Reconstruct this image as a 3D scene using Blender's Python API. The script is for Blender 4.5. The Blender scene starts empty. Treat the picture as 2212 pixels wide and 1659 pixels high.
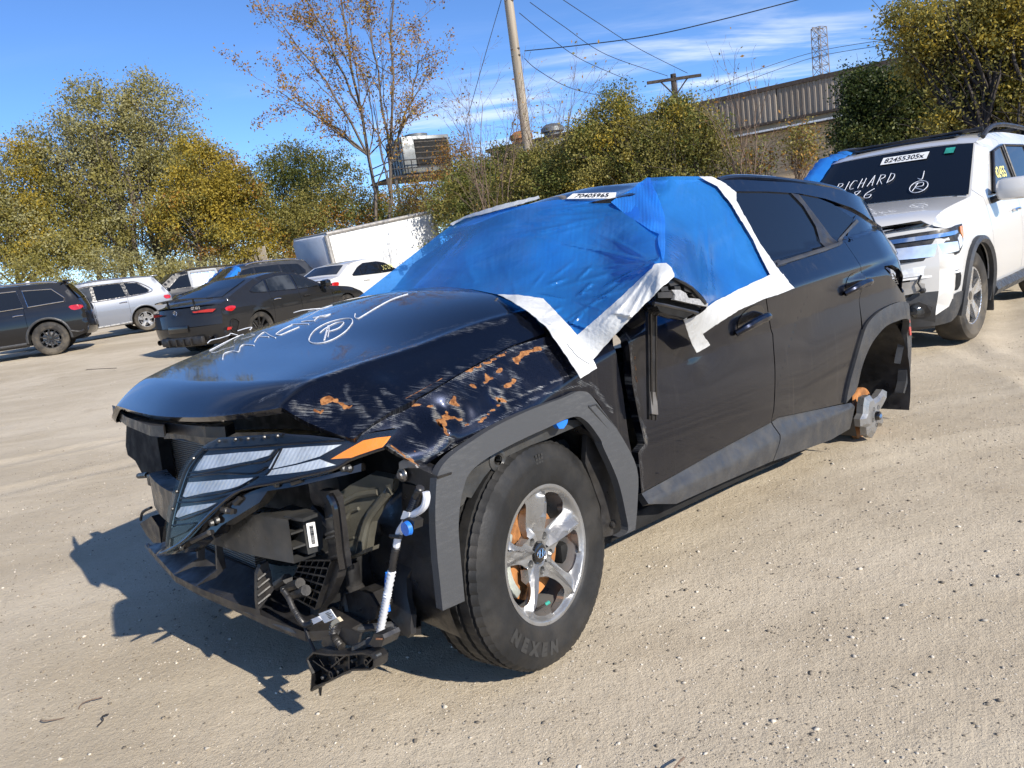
import bpy, bmesh, math, random
import numpy as np
from mathutils import Vector, Matrix
from mathutils.geometry import delaunay_2d_cdt

random.seed(7)
rng = np.random.default_rng(7)
scene = bpy.context.scene
COL = scene.collection

# ------------------------------------------------------------------ camera
FPX, IMG_W, IMG_H = 1672.49, 2212.0, 1659.0        # focal length and frame in measuring units
CAM_H, CAM_PITCH, CAM_ROLL = 1.3507, math.radians(10.507), math.radians(7.672)
_cp, _sp, _cr, _sr = math.cos(CAM_PITCH), math.sin(CAM_PITCH), math.cos(CAM_ROLL), math.sin(CAM_ROLL)
_right, _up, FWD = np.array([1., 0, 0]), np.array([0, _sp, _cp]), np.array([0, _cp, -_sp])
RIGHT, UP = _cr * _right - _sr * _up, _sr * _right + _cr * _up
CAM_O = np.array([0, 0, CAM_H])
cam_data = bpy.data.cameras.new('camera')
cam_data.sensor_width = 36.0
cam_data.lens = 36.0 * FPX / IMG_W
cam_data.clip_start, cam_data.clip_end = 0.05, 3000
cam = bpy.data.objects.new('camera', cam_data)
COL.objects.link(cam)
cam.matrix_world = Matrix(((RIGHT[0], UP[0], -FWD[0], 0), (RIGHT[1], UP[1], -FWD[1], 0),
                           (RIGHT[2], UP[2], -FWD[2], CAM_H), (0, 0, 0, 1)))
scene.camera = cam

# ------------------------------------------------------------------ sky, sun, exposure
SUN_AZ, SUN_EL = math.radians(-48), math.radians(32)
sun_dir = Vector((math.cos(SUN_AZ) * math.cos(SUN_EL), math.sin(SUN_AZ) * math.cos(SUN_EL), math.sin(SUN_EL)))
world = bpy.data.worlds.new('World')
scene.world = world
world.use_nodes = True
world.cycles.sampling_method = 'NONE'          # smooth sky: no light map needed
wn, wl = world.node_tree.nodes, world.node_tree.links
wn.clear()
w_out = wn.new('ShaderNodeOutputWorld')
w_bg = wn.new('ShaderNodeBackground')
w_bg.inputs['Strength'].default_value = 0.145
sky = wn.new('ShaderNodeTexSky')
sky.sky_type = 'NISHITA'
sky.sun_disc = False
sky.sun_elevation = SUN_EL
sky.sun_rotation = math.pi / 2 - SUN_AZ
sky.altitude, sky.air_density, sky.dust_density, sky.ozone_density = 0, 0.68, 0.0, 8.5
# thin cirrus: noise on a flat layer far overhead
w_tc = wn.new('ShaderNodeTexCoord')
w_sep = wn.new('ShaderNodeSeparateXYZ')
w_add = wn.new('ShaderNodeMath'); w_add.operation = 'ADD'; w_add.inputs[1].default_value = 0.12
w_mx = wn.new('ShaderNodeMath'); w_mx.operation = 'MAXIMUM'; w_mx.inputs[1].default_value = 0.03
w_dx = wn.new('ShaderNodeMath'); w_dx.operation = 'DIVIDE'
w_dy = wn.new('ShaderNodeMath'); w_dy.operation = 'DIVIDE'
w_cmb = wn.new('ShaderNodeCombineXYZ')
wl.new(w_tc.outputs['Generated'], w_sep.inputs[0])
wl.new(w_sep.outputs['Z'], w_add.inputs[0]); wl.new(w_add.outputs[0], w_mx.inputs[0])
wl.new(w_sep.outputs['X'], w_dx.inputs[0]); wl.new(w_mx.outputs[0], w_dx.inputs[1])
wl.new(w_sep.outputs['Y'], w_dy.inputs[0]); wl.new(w_mx.outputs[0], w_dy.inputs[1])
wl.new(w_dx.outputs[0], w_cmb.inputs[0]); wl.new(w_dy.outputs[0], w_cmb.inputs[1])
def w_noise(loc, rot, scl, scale, detail, rough, dist):
    mp = wn.new('ShaderNodeMapping'); mp.inputs['Location'].default_value = loc
    mp.inputs['Rotation'].default_value = (0, 0, math.radians(rot)); mp.inputs['Scale'].default_value = scl
    nz = wn.new('ShaderNodeTexNoise')
    for k, v in (('Scale', scale), ('Detail', detail), ('Roughness', rough), ('Distortion', dist)):
        nz.inputs[k].default_value = v
    wl.new(w_cmb.outputs[0], mp.inputs[0]); wl.new(mp.outputs[0], nz.inputs[0])
    return nz
def w_ramp(src, a, b):
    r = wn.new('ShaderNodeMapRange'); r.interpolation_type = 'SMOOTHSTEP'
    r.inputs['From Min'].default_value = a; r.inputs['From Max'].default_value = b
    wl.new(src, r.inputs['Value']); return r
n_wisp = w_noise((3.1, 1.7, 0), -28, (0.55, 2.1, 1), 1.5, 6, .62, .5)
n_area = w_noise((2.2, 7.5, 0), 20, (0.6, 0.8, 1), 0.55, 2, .5, .2)
r_w, r_a = w_ramp(n_wisp.outputs['Fac'], .42, .74), w_ramp(n_area.outputs['Fac'], .47, .66)
w_mul = wn.new('ShaderNodeMath'); w_mul.operation = 'MULTIPLY'
wl.new(r_w.outputs[0], w_mul.inputs[0]); wl.new(r_a.outputs[0], w_mul.inputs[1])
w_mul2 = wn.new('ShaderNodeMath'); w_mul2.operation = 'MULTIPLY'; w_mul2.inputs[1].default_value = .8
wl.new(w_mul.outputs[0], w_mul2.inputs[0])
w_mix = wn.new('ShaderNodeMix'); w_mix.data_type = 'RGBA'
w_mix.inputs['B'].default_value = (5.6, 6.0, 6.6, 1)
wl.new(w_mul2.outputs[0], w_mix.inputs['Factor']); wl.new(sky.outputs[0], w_mix.inputs['A'])
wl.new(w_mix.outputs['Result'], w_bg.inputs['Color']); wl.new(w_bg.outputs[0], w_out.inputs[0])

sun_data = bpy.data.lights.new('sun', 'SUN')
sun_data.energy, sun_data.angle, sun_data.color = 5.0, math.radians(0.53), (1.0, 0.93, 0.83)
sun = bpy.data.objects.new('sun', sun_data)
sun.rotation_euler = sun_dir.to_track_quat('Z', 'Y').to_euler()
COL.objects.link(sun)

vs = scene.view_settings
vs.view_transform, vs.look, vs.exposure, vs.gamma, vs.use_curve_mapping = 'Standard', 'None', 0.45, 1.0, False
scene.cycles.use_denoising = True
scene.cycles.adaptive_threshold = .02
scene.cycles.max_bounces, scene.cycles.transparent_max_bounces = 6, 16
scene.cycles.diffuse_bounces, scene.cycles.glossy_bounces, scene.cycles.transmission_bounces = 2, 3, 3
scene.cycles.sample_clamp_indirect = 6.0

# ------------------------------------------------------------------ measuring helpers
def ray_dirs(D):
    D = np.atleast_2d(np.asarray(D, float))
    return (((D[:, :1] - IMG_W / 2) / FPX) * RIGHT - ((D[:, 1:2] - IMG_H / 2) / FPX) * UP + FWD)
def at_depth(D, dep):
    return CAM_O + ray_dirs(D) * dep
def on_ground(D, z=0.0):
    d = ray_dirs(D); return CAM_O + d * ((z - CAM_H) / d[:, 2])[:, None]
def rot(ax, a):
    c, s = math.cos(a), math.sin(a)
    return np.array({'x': [[1, 0, 0], [0, c, -s], [0, s, c]], 'y': [[c, 0, s], [0, 1, 0], [-s, 0, c]],
                     'z': [[c, -s, 0], [s, c, 0], [0, 0, 1]]}[ax])
# the damaged SUV: x forward from the front axle, y to its left side, z up; rear hub on the ground
CAR_R = rot('z', math.radians(222.994)) @ rot('y', math.radians(-3.535)) @ rot('x', math.radians(1.01))
CAR_T = np.array([-0.5953, 2.9683, 0.0026])
_o_car = CAR_R.T @ (CAM_O - CAR_T)
def hit(D, ax, val):
    d = ray_dirs(D) @ CAR_R
    return _o_car + d * ((val - _o_car[ax]) / d[:, ax])[:, None]
def march(D, f, t0=1.3, t1=6.2, n=64):
    """first place where the sight lines meet a body surface f(P)=0 (f>0 outside)"""
    d = ray_dirs(D) @ CAR_R; ts = np.linspace(t0, t1, n)
    Fv = f((_o_car + d[:, None] * ts[None, :, None]).reshape(-1, 3)).reshape(len(d), n)
    cr = (Fv[:, :-1] > 0) & (Fv[:, 1:] <= 0)
    has = cr.any(1); i = np.where(has, cr.argmax(1), np.abs(Fv).argmin(1).clip(0, n - 2))
    lo, hi = ts[i], ts[i + 1]
    for _ in range(18):
        mid = (lo + hi) / 2; v = f(_o_car + d * mid[:, None]) > 0
        lo, hi = np.where(v, mid, lo), np.where(v, hi, mid)
    return _o_car + d * np.where(has, (lo + hi) / 2, ts[i])[:, None]
def hit_side(D, off=0.0):
    return march(D, lambda P: P[:, 1] - side_y(P[:, 0], P[:, 2]) - off)
def hit_front(D, off=0.0):
    return march(D, lambda P: P[:, 0] - front_x(P[:, 1], P[:, 2]) - off)
def hit_hood(D, off=0.0):
    return march(D, lambda P: np.where((P[:, 1] < .86) & (P[:, 0] > -.5) & (P[:, 0] < .95), P[:, 2] - hood_z(P[:, 0], P[:, 1]) - off, .5))
def zoom(x0, y0, k=.25):
    return lambda *pts: np.array([(x * k + x0 / 1.82278, y * k + y0 / 1.82278) for x, y in pts])
Z1, Z2, Z3, Z4 = zoom(400, 1500), zoom(1000, 1800), zoom(1600, 1900), zoom(1400, 1300)
Z5, Z6, Z7, Z8 = zoom(1000, 1000), zoom(2200, 650), zoom(2700, 1000), zoom(1000, 2200)
ZR, ZF = zoom(2300, 600, .46297), zoom(1300, 1300, .46314)
ZL = zoom(400, 1550, .41340)
ZB = zoom(0, 950, .37203)      # cars in the back at the left
ZP = zoom(3000, 400, .36386)   # white SUV

# ------------------------------------------------------------------ mesh helpers
def link(o, parent=None):
    COL.objects.link(o)
    if parent is not None: o.parent = parent
    return o
def tag(o, label=None, cat=None, group=None, kind=None):
    if label: o['label'] = label
    if cat: o['category'] = cat
    if group: o['group'] = group
    if kind: o['kind'] = kind
    return o
def empty(name, mat4=None, loc=None, rz=0):
    o = bpy.data.objects.new(name, None); link(o)
    o.empty_display_size = .2
    if mat4 is not None: o.matrix_world = mat4
    if loc is not None: o.location = loc; o.rotation_euler = (0, 0, rz)
    return o
def mesh(name, V, F, mat=None, parent=None, smooth=True, normals=None, attrs=None, uv=None, angle=None):
    me = bpy.data.meshes.new(name)
    V = np.asarray(V, float)
    if isinstance(F, np.ndarray) and F.ndim == 2:
        n, k = F.shape
        me.vertices.add(len(V)); me.vertices.foreach_set('co', V.ravel())
        me.loops.add(n * k); me.loops.foreach_set('vertex_index', F.ravel().astype(np.int32))
        me.polygons.add(n); me.polygons.foreach_set('loop_start', np.arange(0, n * k, k, dtype=np.int32))
        me.polygons.foreach_set('loop_total', np.full(n, k, np.int32))
        me.update(calc_edges=True)
    else:
        me.from_pydata(V.tolist(), [], [list(f) for f in F])
    me.validate()
    if smooth and len(me.polygons):
        me.polygons.foreach_set('use_smooth', np.ones(len(me.polygons), bool))
    if normals is not None:
        me.normals_split_custom_set_from_vertices(np.asarray(normals).tolist())
    elif angle is not None and smooth:
        me.set_sharp_from_angle(angle=math.radians(angle))
    for k, a in (attrs or {}).items():
        at = me.attributes.new(k, 'FLOAT', 'POINT'); at.data.foreach_set('value', np.asarray(a, np.float32))
    if mat is not None: me.materials.append(MATS[mat] if isinstance(mat, str) else mat)
    o = bpy.data.objects.new(name, me)
    return link(o, parent)
def copy_tree(o, parent=None):
    c = o.copy(); COL.objects.link(c); c.parent = parent
    for ch in list(o.children): copy_tree(ch, c)
    return c
class MB:
    """collects simple solids into one mesh"""
    def __init__(s): s.Vs, s.F, s.n = [], [], 0
    def add(s, V, F):
        V = np.asarray(V, float).reshape(-1, 3); s.Vs.append(V); b = s.n; s.n += len(V)
        if isinstance(F, np.ndarray): s.F += (F + b).tolist()
        else: s.F += [[int(i) + b for i in f] for f in F]
        return s
    @property
    def V(s): return np.vstack(s.Vs)
    def box(s, c, size, R=None, bev=0.0):
        x, y, z = (np.array(size) / 2)
        if bev:
            b = min(bev, x, y, z)
            bm = bmesh.new(); bmesh.ops.create_cube(bm, size=1)
            for v in bm.verts: v.co = (v.co.x * 2 * x, v.co.y * 2 * y, v.co.z * 2 * z)
            bmesh.ops.bevel(bm, geom=bm.edges[:], offset=b, segments=2, affect='EDGES', profile=.5)
            bm.verts.index_update()
            V = np.array([v.co[:] for v in bm.verts]); F = [[v.index for v in f.verts] for f in bm.faces]; bm.free()
        else:
            V = np.array([(i * x, j * y, k * z) for k in (-1, 1) for j in (-1, 1) for i in (-1, 1)])
            F = [(0, 2, 3, 1), (4, 5, 7, 6), (0, 1, 5, 4), (2, 6, 7, 3), (0, 4, 6, 2), (1, 3, 7, 5)]
        if R is not None: V = V @ np.asarray(R).T
        return s.add(V + np.asarray(c), F)
    def tube(s, pts, r, n=8, cap=True):
        pts = np.asarray(pts, float); m = len(pts)
        r = np.broadcast_to(np.asarray(r, float), (m,))
        T = np.gradient(pts, axis=0); T /= np.linalg.norm(T, axis=1)[:, None] + 1e-12
        a = np.array([0, 0, 1.]) if abs(T[0][2]) < .9 else np.array([1., 0, 0])
        u = np.cross(T[0], a); u /= np.linalg.norm(u)
        U = np.empty((m, 3))
        for i in range(m):
            u = u - T[i] * (u @ T[i]); u = u / (math.sqrt(u @ u) + 1e-12); U[i] = u
        Wv = np.cross(T, U); t = np.arange(n) * (2 * math.pi / n)
        V = (pts[:, None] + r[:, None, None] * (np.cos(t)[None, :, None] * U[:, None] + np.sin(t)[None, :, None] * Wv[:, None])).reshape(-1, 3)
        i, k = np.meshgrid(np.arange(m - 1), np.arange(n), indexing='ij'); i, k = i.ravel(), k.ravel(); k2 = (k + 1) % n
        s.add(V, np.stack([i * n + k, i * n + k2, (i + 1) * n + k2, (i + 1) * n + k], 1))
        if cap: b = s.n - m * n; s.F += [list(range(b, b + n))[::-1], list(range(b + (m - 1) * n, b + m * n))]
        return s
    def lathe(s, prof, c=(0, 0, 0), axis='z', n=32, R=None, cap=False):
        V = []
        for r, h in prof:
            for k in range(n):
                t = 2 * math.pi * k / n
                p = (r * math.cos(t), r * math.sin(t), h)
                if axis == 'y': p = (p[0], p[2], p[1])
                if axis == 'x': p = (p[2], p[0], p[1])
                V.append(p)
        V = np.array(V)
        if R is not None: V = V @ np.asarray(R).T
        m = len(prof)
        F = [(i * n + k, i * n + (k + 1) % n, (i + 1) * n + (k + 1) % n, (i + 1) * n + k) for i in range(m - 1) for k in range(n)]
        if cap: F += [tuple(range(n)), tuple((m - 1) * n + k for k in range(n))]
        return s.add(V + np.asarray(c), F)
    def prism(s, poly3, nrm, th):
        """solid from a planar-ish closed outline and an extrusion vector"""
        P = np.asarray(poly3, float); n = len(P); e = np.asarray(nrm, float) * th
        V = np.vstack([P, P + e])
        F = [tuple(range(n)), tuple(range(2 * n - 1, n - 1, -1))] + [(i, i + n, (i + 1) % n + n, (i + 1) % n) for i in range(n)]
        return s.add(V, F)
    def loft(s, rings, closed=True, cap=False):
        n = len(rings[0]); V = np.vstack(rings)
        F = [(i * n + k, i * n + (k + 1) % n, (i + 1) * n + (k + 1) % n, (i + 1) * n + k)
             for i in range(len(rings) - 1) for k in range(n if closed else n - 1)]
        if cap: F += [tuple(range(n)), tuple((len(rings) - 1) * n + k for k in range(n))]
        return s.add(V, F)
    def build(s, name, mat, parent=None, smooth=True, angle=35, recalc=True):
        o = mesh(name, s.V, s.F, mat, parent, smooth=False)
        if recalc:
            bm = bmesh.new(); bm.from_mesh(o.data); bmesh.ops.recalc_face_normals(bm, faces=bm.faces[:]); bm.to_mesh(o.data); bm.free()
        if smooth:
            me = o.data; me.polygons.foreach_set('use_smooth', np.ones(len(me.polygons), bool)); me.set_sharp_from_angle(angle=math.radians(angle))
        return o
def densify(P, res, closed=True):
    P = np.asarray(P, float); out = []
    n = len(P)
    for i in range(n if closed else n - 1):
        a, b = P[i], P[(i + 1) % n]
        k = max(1, int(math.ceil(np.linalg.norm((b - a)[:2]) / res)))
        for j in range(k): out.append(a + (b - a) * j / k)
    if not closed: out.append(P[-1])
    return np.array(out)
def smooth_poly(P, closed=True, it=2):
    P = np.asarray(P, float)
    for _ in range(it):
        n = len(P); Q = []
        rng_ = range(n) if closed else range(n - 1)
        if not closed: Q.append(P[0])
        for i in rng_:
            a, b = P[i], P[(i + 1) % n]
            Q += [a * .75 + b * .25, a * .25 + b * .75]
        if not closed: Q.append(P[-1])
        P = np.array(Q)
    return P
def spline(P, k=6):
    """Catmull-Rom through open points"""
    P = np.asarray(P, float); n = len(P); out = []
    for i in range(n - 1):
        p0, p1, p2, p3 = P[max(i - 1, 0)], P[i], P[i + 1], P[min(i + 2, n - 1)]
        for j in range(k):
            t = j / k
            out.append(.5 * (2 * p1 + (p2 - p0) * t + (2 * p0 - 5 * p1 + 4 * p2 - p3) * t * t + (3 * p1 - p0 - 3 * p2 + p3) * t ** 3))
    out.append(P[-1]); return np.array(out)
def inside(P, poly):
    x, y = P[:, 0], P[:, 1]; r = np.zeros(len(P), bool); n = len(poly)
    for i in range(n):
        x1, y1 = poly[i][:2]; x2, y2 = poly[(i + 1) % n][:2]
        c = ((y1 > y) != (y2 > y))
        if c.any(): r ^= c & (x < (x2 - x1) * (y - y1) / ((y2 - y1) if y2 != y1 else 1e-12) + x1)
    return r
def seg_dist(P, L, closed=False):
    """distance of 2D points from a polyline"""
    d = np.full(len(P), 1e9); L = np.asarray(L, float); n = len(L)
    for i in range(n if closed else n - 1):
        a, b = L[i][:2], L[(i + 1) % n][:2]; ab = b - a
        t = np.clip(((P - a) @ ab) / (ab @ ab + 1e-12), 0, 1)
        d = np.minimum(d, np.linalg.norm(P - a - t[:, None] * ab, axis=1))
    return d
def panel(name, outline, surf, mat, parent=None, res=.03, holes=(), thick=.012, out=None, center=None, attr_fn=None, smooth_out=False):
    """sheet cut to an outline in (u,v), lying on surf(u,v)->xyz, with surface normals and folded edges"""
    outl = np.asarray(outline, float)[:, :2]
    loops = [densify(outl, res)] + [densify(np.asarray(h, float)[:, :2], res) for h in holes]
    lo, hi = outl.min(0), outl.max(0)
    gu, gv = np.meshgrid(np.arange(lo[0], hi[0], res), np.arange(lo[1], hi[1], res * .9), indexing='ij')
    gu = gu + (np.arange(gu.shape[1]) % 2)[None, :] * res * .5
    G = np.stack([gu.ravel(), gv.ravel()], 1)
    ok = inside(G, loops[0])
    for h in loops[1:]: ok &= ~inside(G, h)
    G = G[ok]
    for L in loops: G = G[seg_dist(G, L, True) > res * .45] if len(G) else G
    pts = np.vstack(loops + [G]); edges = []; b = 0
    for L in loops:
        edges += [(b + i, b + (i + 1) % len(L)) for i in range(len(L))]; b += len(L)
    r = delaunay_2d_cdt([Vector(p) for p in pts], edges, [], 0, 1e-7)
    V2 = np.array([v[:] for v in r[0]]); F = np.array([f[:] for f in r[2] if len(f) == 3])
    cen = V2[F].mean(1)
    keep = inside(cen, loops[0])
    for h in loops[1:]: keep &= ~inside(cen, h)
    F = F[keep]
    used = np.unique(F); remap = -np.ones(len(V2), int); remap[used] = np.arange(len(used)); V2 = V2[used]; F = remap[F]
    P = surf(V2[:, 0], V2[:, 1]); e = 2e-3
    n = np.cross(surf(V2[:, 0] + e, V2[:, 1]) - surf(V2[:, 0] - e, V2[:, 1]), surf(V2[:, 0], V2[:, 1] + e) - surf(V2[:, 0], V2[:, 1] - e))
    n /= np.linalg.norm(n, axis=1)[:, None] + 1e-12
    ref = np.asarray(out, float)[None] if out is not None else P - np.asarray(center if center is not None else (-1.2, 0, .75), float)
    if ((n * ref).sum(1)).mean() < 0: n = -n
    fn = np.cross(P[F[:, 1]] - P[F[:, 0]], P[F[:, 2]] - P[F[:, 0]])
    flip = (fn * n[F[:, 0]]).sum(1) < 0
    F[flip] = F[flip][:, ::-1]
    attrs = attr_fn(V2, P) if attr_fn else None
    if thick:
        ed = {}
        for f in F:
            for a, b2 in ((f[0], f[1]), (f[1], f[2]), (f[2], f[0])): ed[(a, b2)] = ed.get((a, b2), 0) + 1
        bd = np.array([k for k in ed if (k[1], k[0]) not in ed])
        if len(bd):
            A, B = bd[:, 0], bd[:, 1]; m = len(bd); base = len(P)
            t = P[B] - P[A]; ln = np.cross(t, n[A]); ln /= np.linalg.norm(ln, axis=1)[:, None] + 1e-12
            Vn = np.vstack([P[A], P[B], P[B] - n[B] * thick, P[A] - n[A] * thick])
            Fq = np.stack([base + np.arange(m), base + 3 * m + np.arange(m), base + 2 * m + np.arange(m)], 1)
            Fq2 = np.stack([base + np.arange(m), base + 2 * m + np.arange(m), base + m + np.arange(m)], 1)
            if attrs: attrs = {k: np.concatenate([a, a[A], a[B], a[B], a[A]]) for k, a in attrs.items()}
            P = np.vstack([P, Vn]); n = np.vstack([n, ln, ln, ln, ln]); F = np.vstack([F, Fq, Fq2])
    return mesh(name, P, F, mat, parent, normals=n, attrs=attrs)
def text_mesh(txt, size=1.0, bold=0.0):
    """outline lettering as flat 2D triangles"""
    cu = bpy.data.curves.new('lettering', 'FONT'); cu.body = txt; cu.size = size; cu.align_x = 'CENTER'; cu.align_y = 'CENTER'
    cu.offset = bold; cu.resolution_u = 3
    o = bpy.data.objects.new('lettering', cu); COL.objects.link(o)
    dg = bpy.context.evaluated_depsgraph_get(); dg.update()
    me = o.evaluated_get(dg).to_mesh()
    V = np.array([v.co[:] for v in me.vertices]); F = [tuple(p.vertices) for p in me.polygons]
    o.evaluated_get(dg).to_mesh_clear(); bpy.data.objects.remove(o); bpy.data.curves.remove(cu)
    return V, F
def sstep(x, a, b):
    t = np.clip((np.asarray(x, float) - a) / (b - a), 0, 1); return t * t * (3 - 2 * t)
def vnoise(P, scale=1.0, seed=0):
    """cheap smooth noise for shaping (sum of sines)"""
    r = np.random.default_rng(seed); P = np.asarray(P, float) * scale; v = 0
    for i in range(7):
        k = r.normal(size=P.shape[1]) * (1 + .5 * i); v = v + np.sin(P @ k + r.uniform(0, 6.28)) / (1 + .5 * i)
    return v / 3.2
# ------------------------------------------------------------------ materials
MATS = {}
class NT:
    def __init__(s, name):
        m = bpy.data.materials.new(name); m.use_nodes = True; MATS[name] = m
        s.m, s.n, s.l = m, m.node_tree.nodes, m.node_tree.links
        s.b = s.n['Principled BSDF']; s.out = s.n['Material Output']
    def tc(s, kind='Object', scale=(1, 1, 1), rotz=(0, 0, 0), loc=(0, 0, 0)):
        t = s.n.new('ShaderNodeTexCoord'); mp = s.n.new('ShaderNodeMapping')
        mp.inputs['Scale'].default_value = scale; mp.inputs['Rotation'].default_value = rotz; mp.inputs['Location'].default_value = loc
        s.l.new(t.outputs[kind], mp.inputs[0]); return mp.outputs[0]
    def noise(s, scale, detail=4, rough=.55, dist=0, vec=None):
        nz = s.n.new('ShaderNodeTexNoise')
        for k, v in (('Scale', scale), ('Detail', detail), ('Roughness', rough), ('Distortion', dist)): nz.inputs[k].default_value = v
        s.l.new(vec if vec is not None else s.tc(), nz.inputs['Vector']); return nz.outputs['Fac']
    def voro(s, scale, vec=None, feature='F1', out='Distance'):
        v = s.n.new('ShaderNodeTexVoronoi'); v.feature = feature; v.inputs['Scale'].default_value = scale
        s.l.new(vec if vec is not None else s.tc(), v.inputs['Vector']); return v.outputs[out]
    def ramp(s, x, a, b, c=0.0, d=1.0, smooth=True):
        r = s.n.new('ShaderNodeMapRange'); r.interpolation_type = 'SMOOTHSTEP' if smooth else 'LINEAR'
        for k, v in (('From Min', a), ('From Max', b), ('To Min', c), ('To Max', d)): r.inputs[k].default_value = v
        s.l.new(x, r.inputs['Value']); return r.outputs[0]
    def math(s, op, a, b=None):
        m = s.n.new('ShaderNodeMath'); m.operation = op
        for i, v in enumerate((a, b)):
            if v is None: continue
            if isinstance(v, (int, float)): m.inputs[i].default_value = v
            else: s.l.new(v, m.inputs[i])
        return m.outputs[0]
    def mix(s, f, a, b):
        m = s.n.new('ShaderNodeMix'); m.data_type = 'RGBA'
        for k, v in (('Factor', f), ('A', a), ('B', b)):
            if isinstance(v, (int, float)): m.inputs[k].default_value = v
            elif isinstance(v, tuple): m.inputs[k].default_value = (*v, 1) if len(v) == 3 else v
            else: s.l.new(v, m.inputs[k])
        return m.outputs['Result']
    def attr(s, name):
        a = s.n.new('ShaderNodeAttribute'); a.attribute_name = name; return a.outputs['Fac']
    def bump(s, h, strength=.3, dist=.01, nrm=None):
        b = s.n.new('ShaderNodeBump'); b.inputs['Strength'].default_value = strength; b.inputs['Distance'].default_value = dist
        s.l.new(h, b.inputs['Height'])
        if nrm is not None: s.l.new(nrm, b.inputs['Normal'])
        return b.outputs[0]
    def set(s, **k):
        nm = dict(col='Base Color', rough='Roughness', metal='Metallic', coat='Coat Weight', crough='Coat Roughness', spec='Specular IOR Level',
                  nrm='Normal', trans='Transmission Weight', alpha='Alpha', ior='IOR', sub='Subsurface Weight', em='Emission Color', ems='Emission Strength', sheen='Sheen Weight')
        for a, v in k.items():
            i = s.b.inputs[nm[a]]
            if isinstance(v, tuple): i.default_value = (*v, 1) if len(v) == 3 else v
            elif isinstance(v, (int, float)): i.default_value = v
            else: s.l.new(v, i)
        return s
def pm(name, col, rough=.5, metal=0.0, coat=0.0, spec=.5, var=.25, vs=8, bump=0.0, bs=60, rvar=.15, dirt=0.0, dcol=(.26, .22, .17), ds=5, stretch=(1, 1, 1)):
    t = NT(name); vec = t.tc(scale=stretch)
    nz = t.noise(vs, 5, .6, vec=vec)
    dark, lite = tuple(c * (1 - var) for c in col), tuple(min(1, c * (1 + var)) for c in col)
    c = t.mix(t.ramp(nz, .3, .7), dark, lite)
    r = t.ramp(t.noise(vs * 2.3, 4, vec=vec), .3, .7, max(0, rough - rvar), min(1, rough + rvar))
    if dirt:
        f = t.math('MULTIPLY', t.ramp(t.noise(ds, 6, .65, vec=vec), .38, .75), dirt)
        c = t.mix(f, c, dcol)
        r = t.math('MAXIMUM', r, t.math('MULTIPLY', f, .9))
    t.set(col=c, rough=r, metal=metal, coat=coat, spec=spec, crough=.03)
    if bump: t.set(nrm=t.bump(t.noise(bs, 4, .6, vec=vec), bump, .004))
    return t

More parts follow.
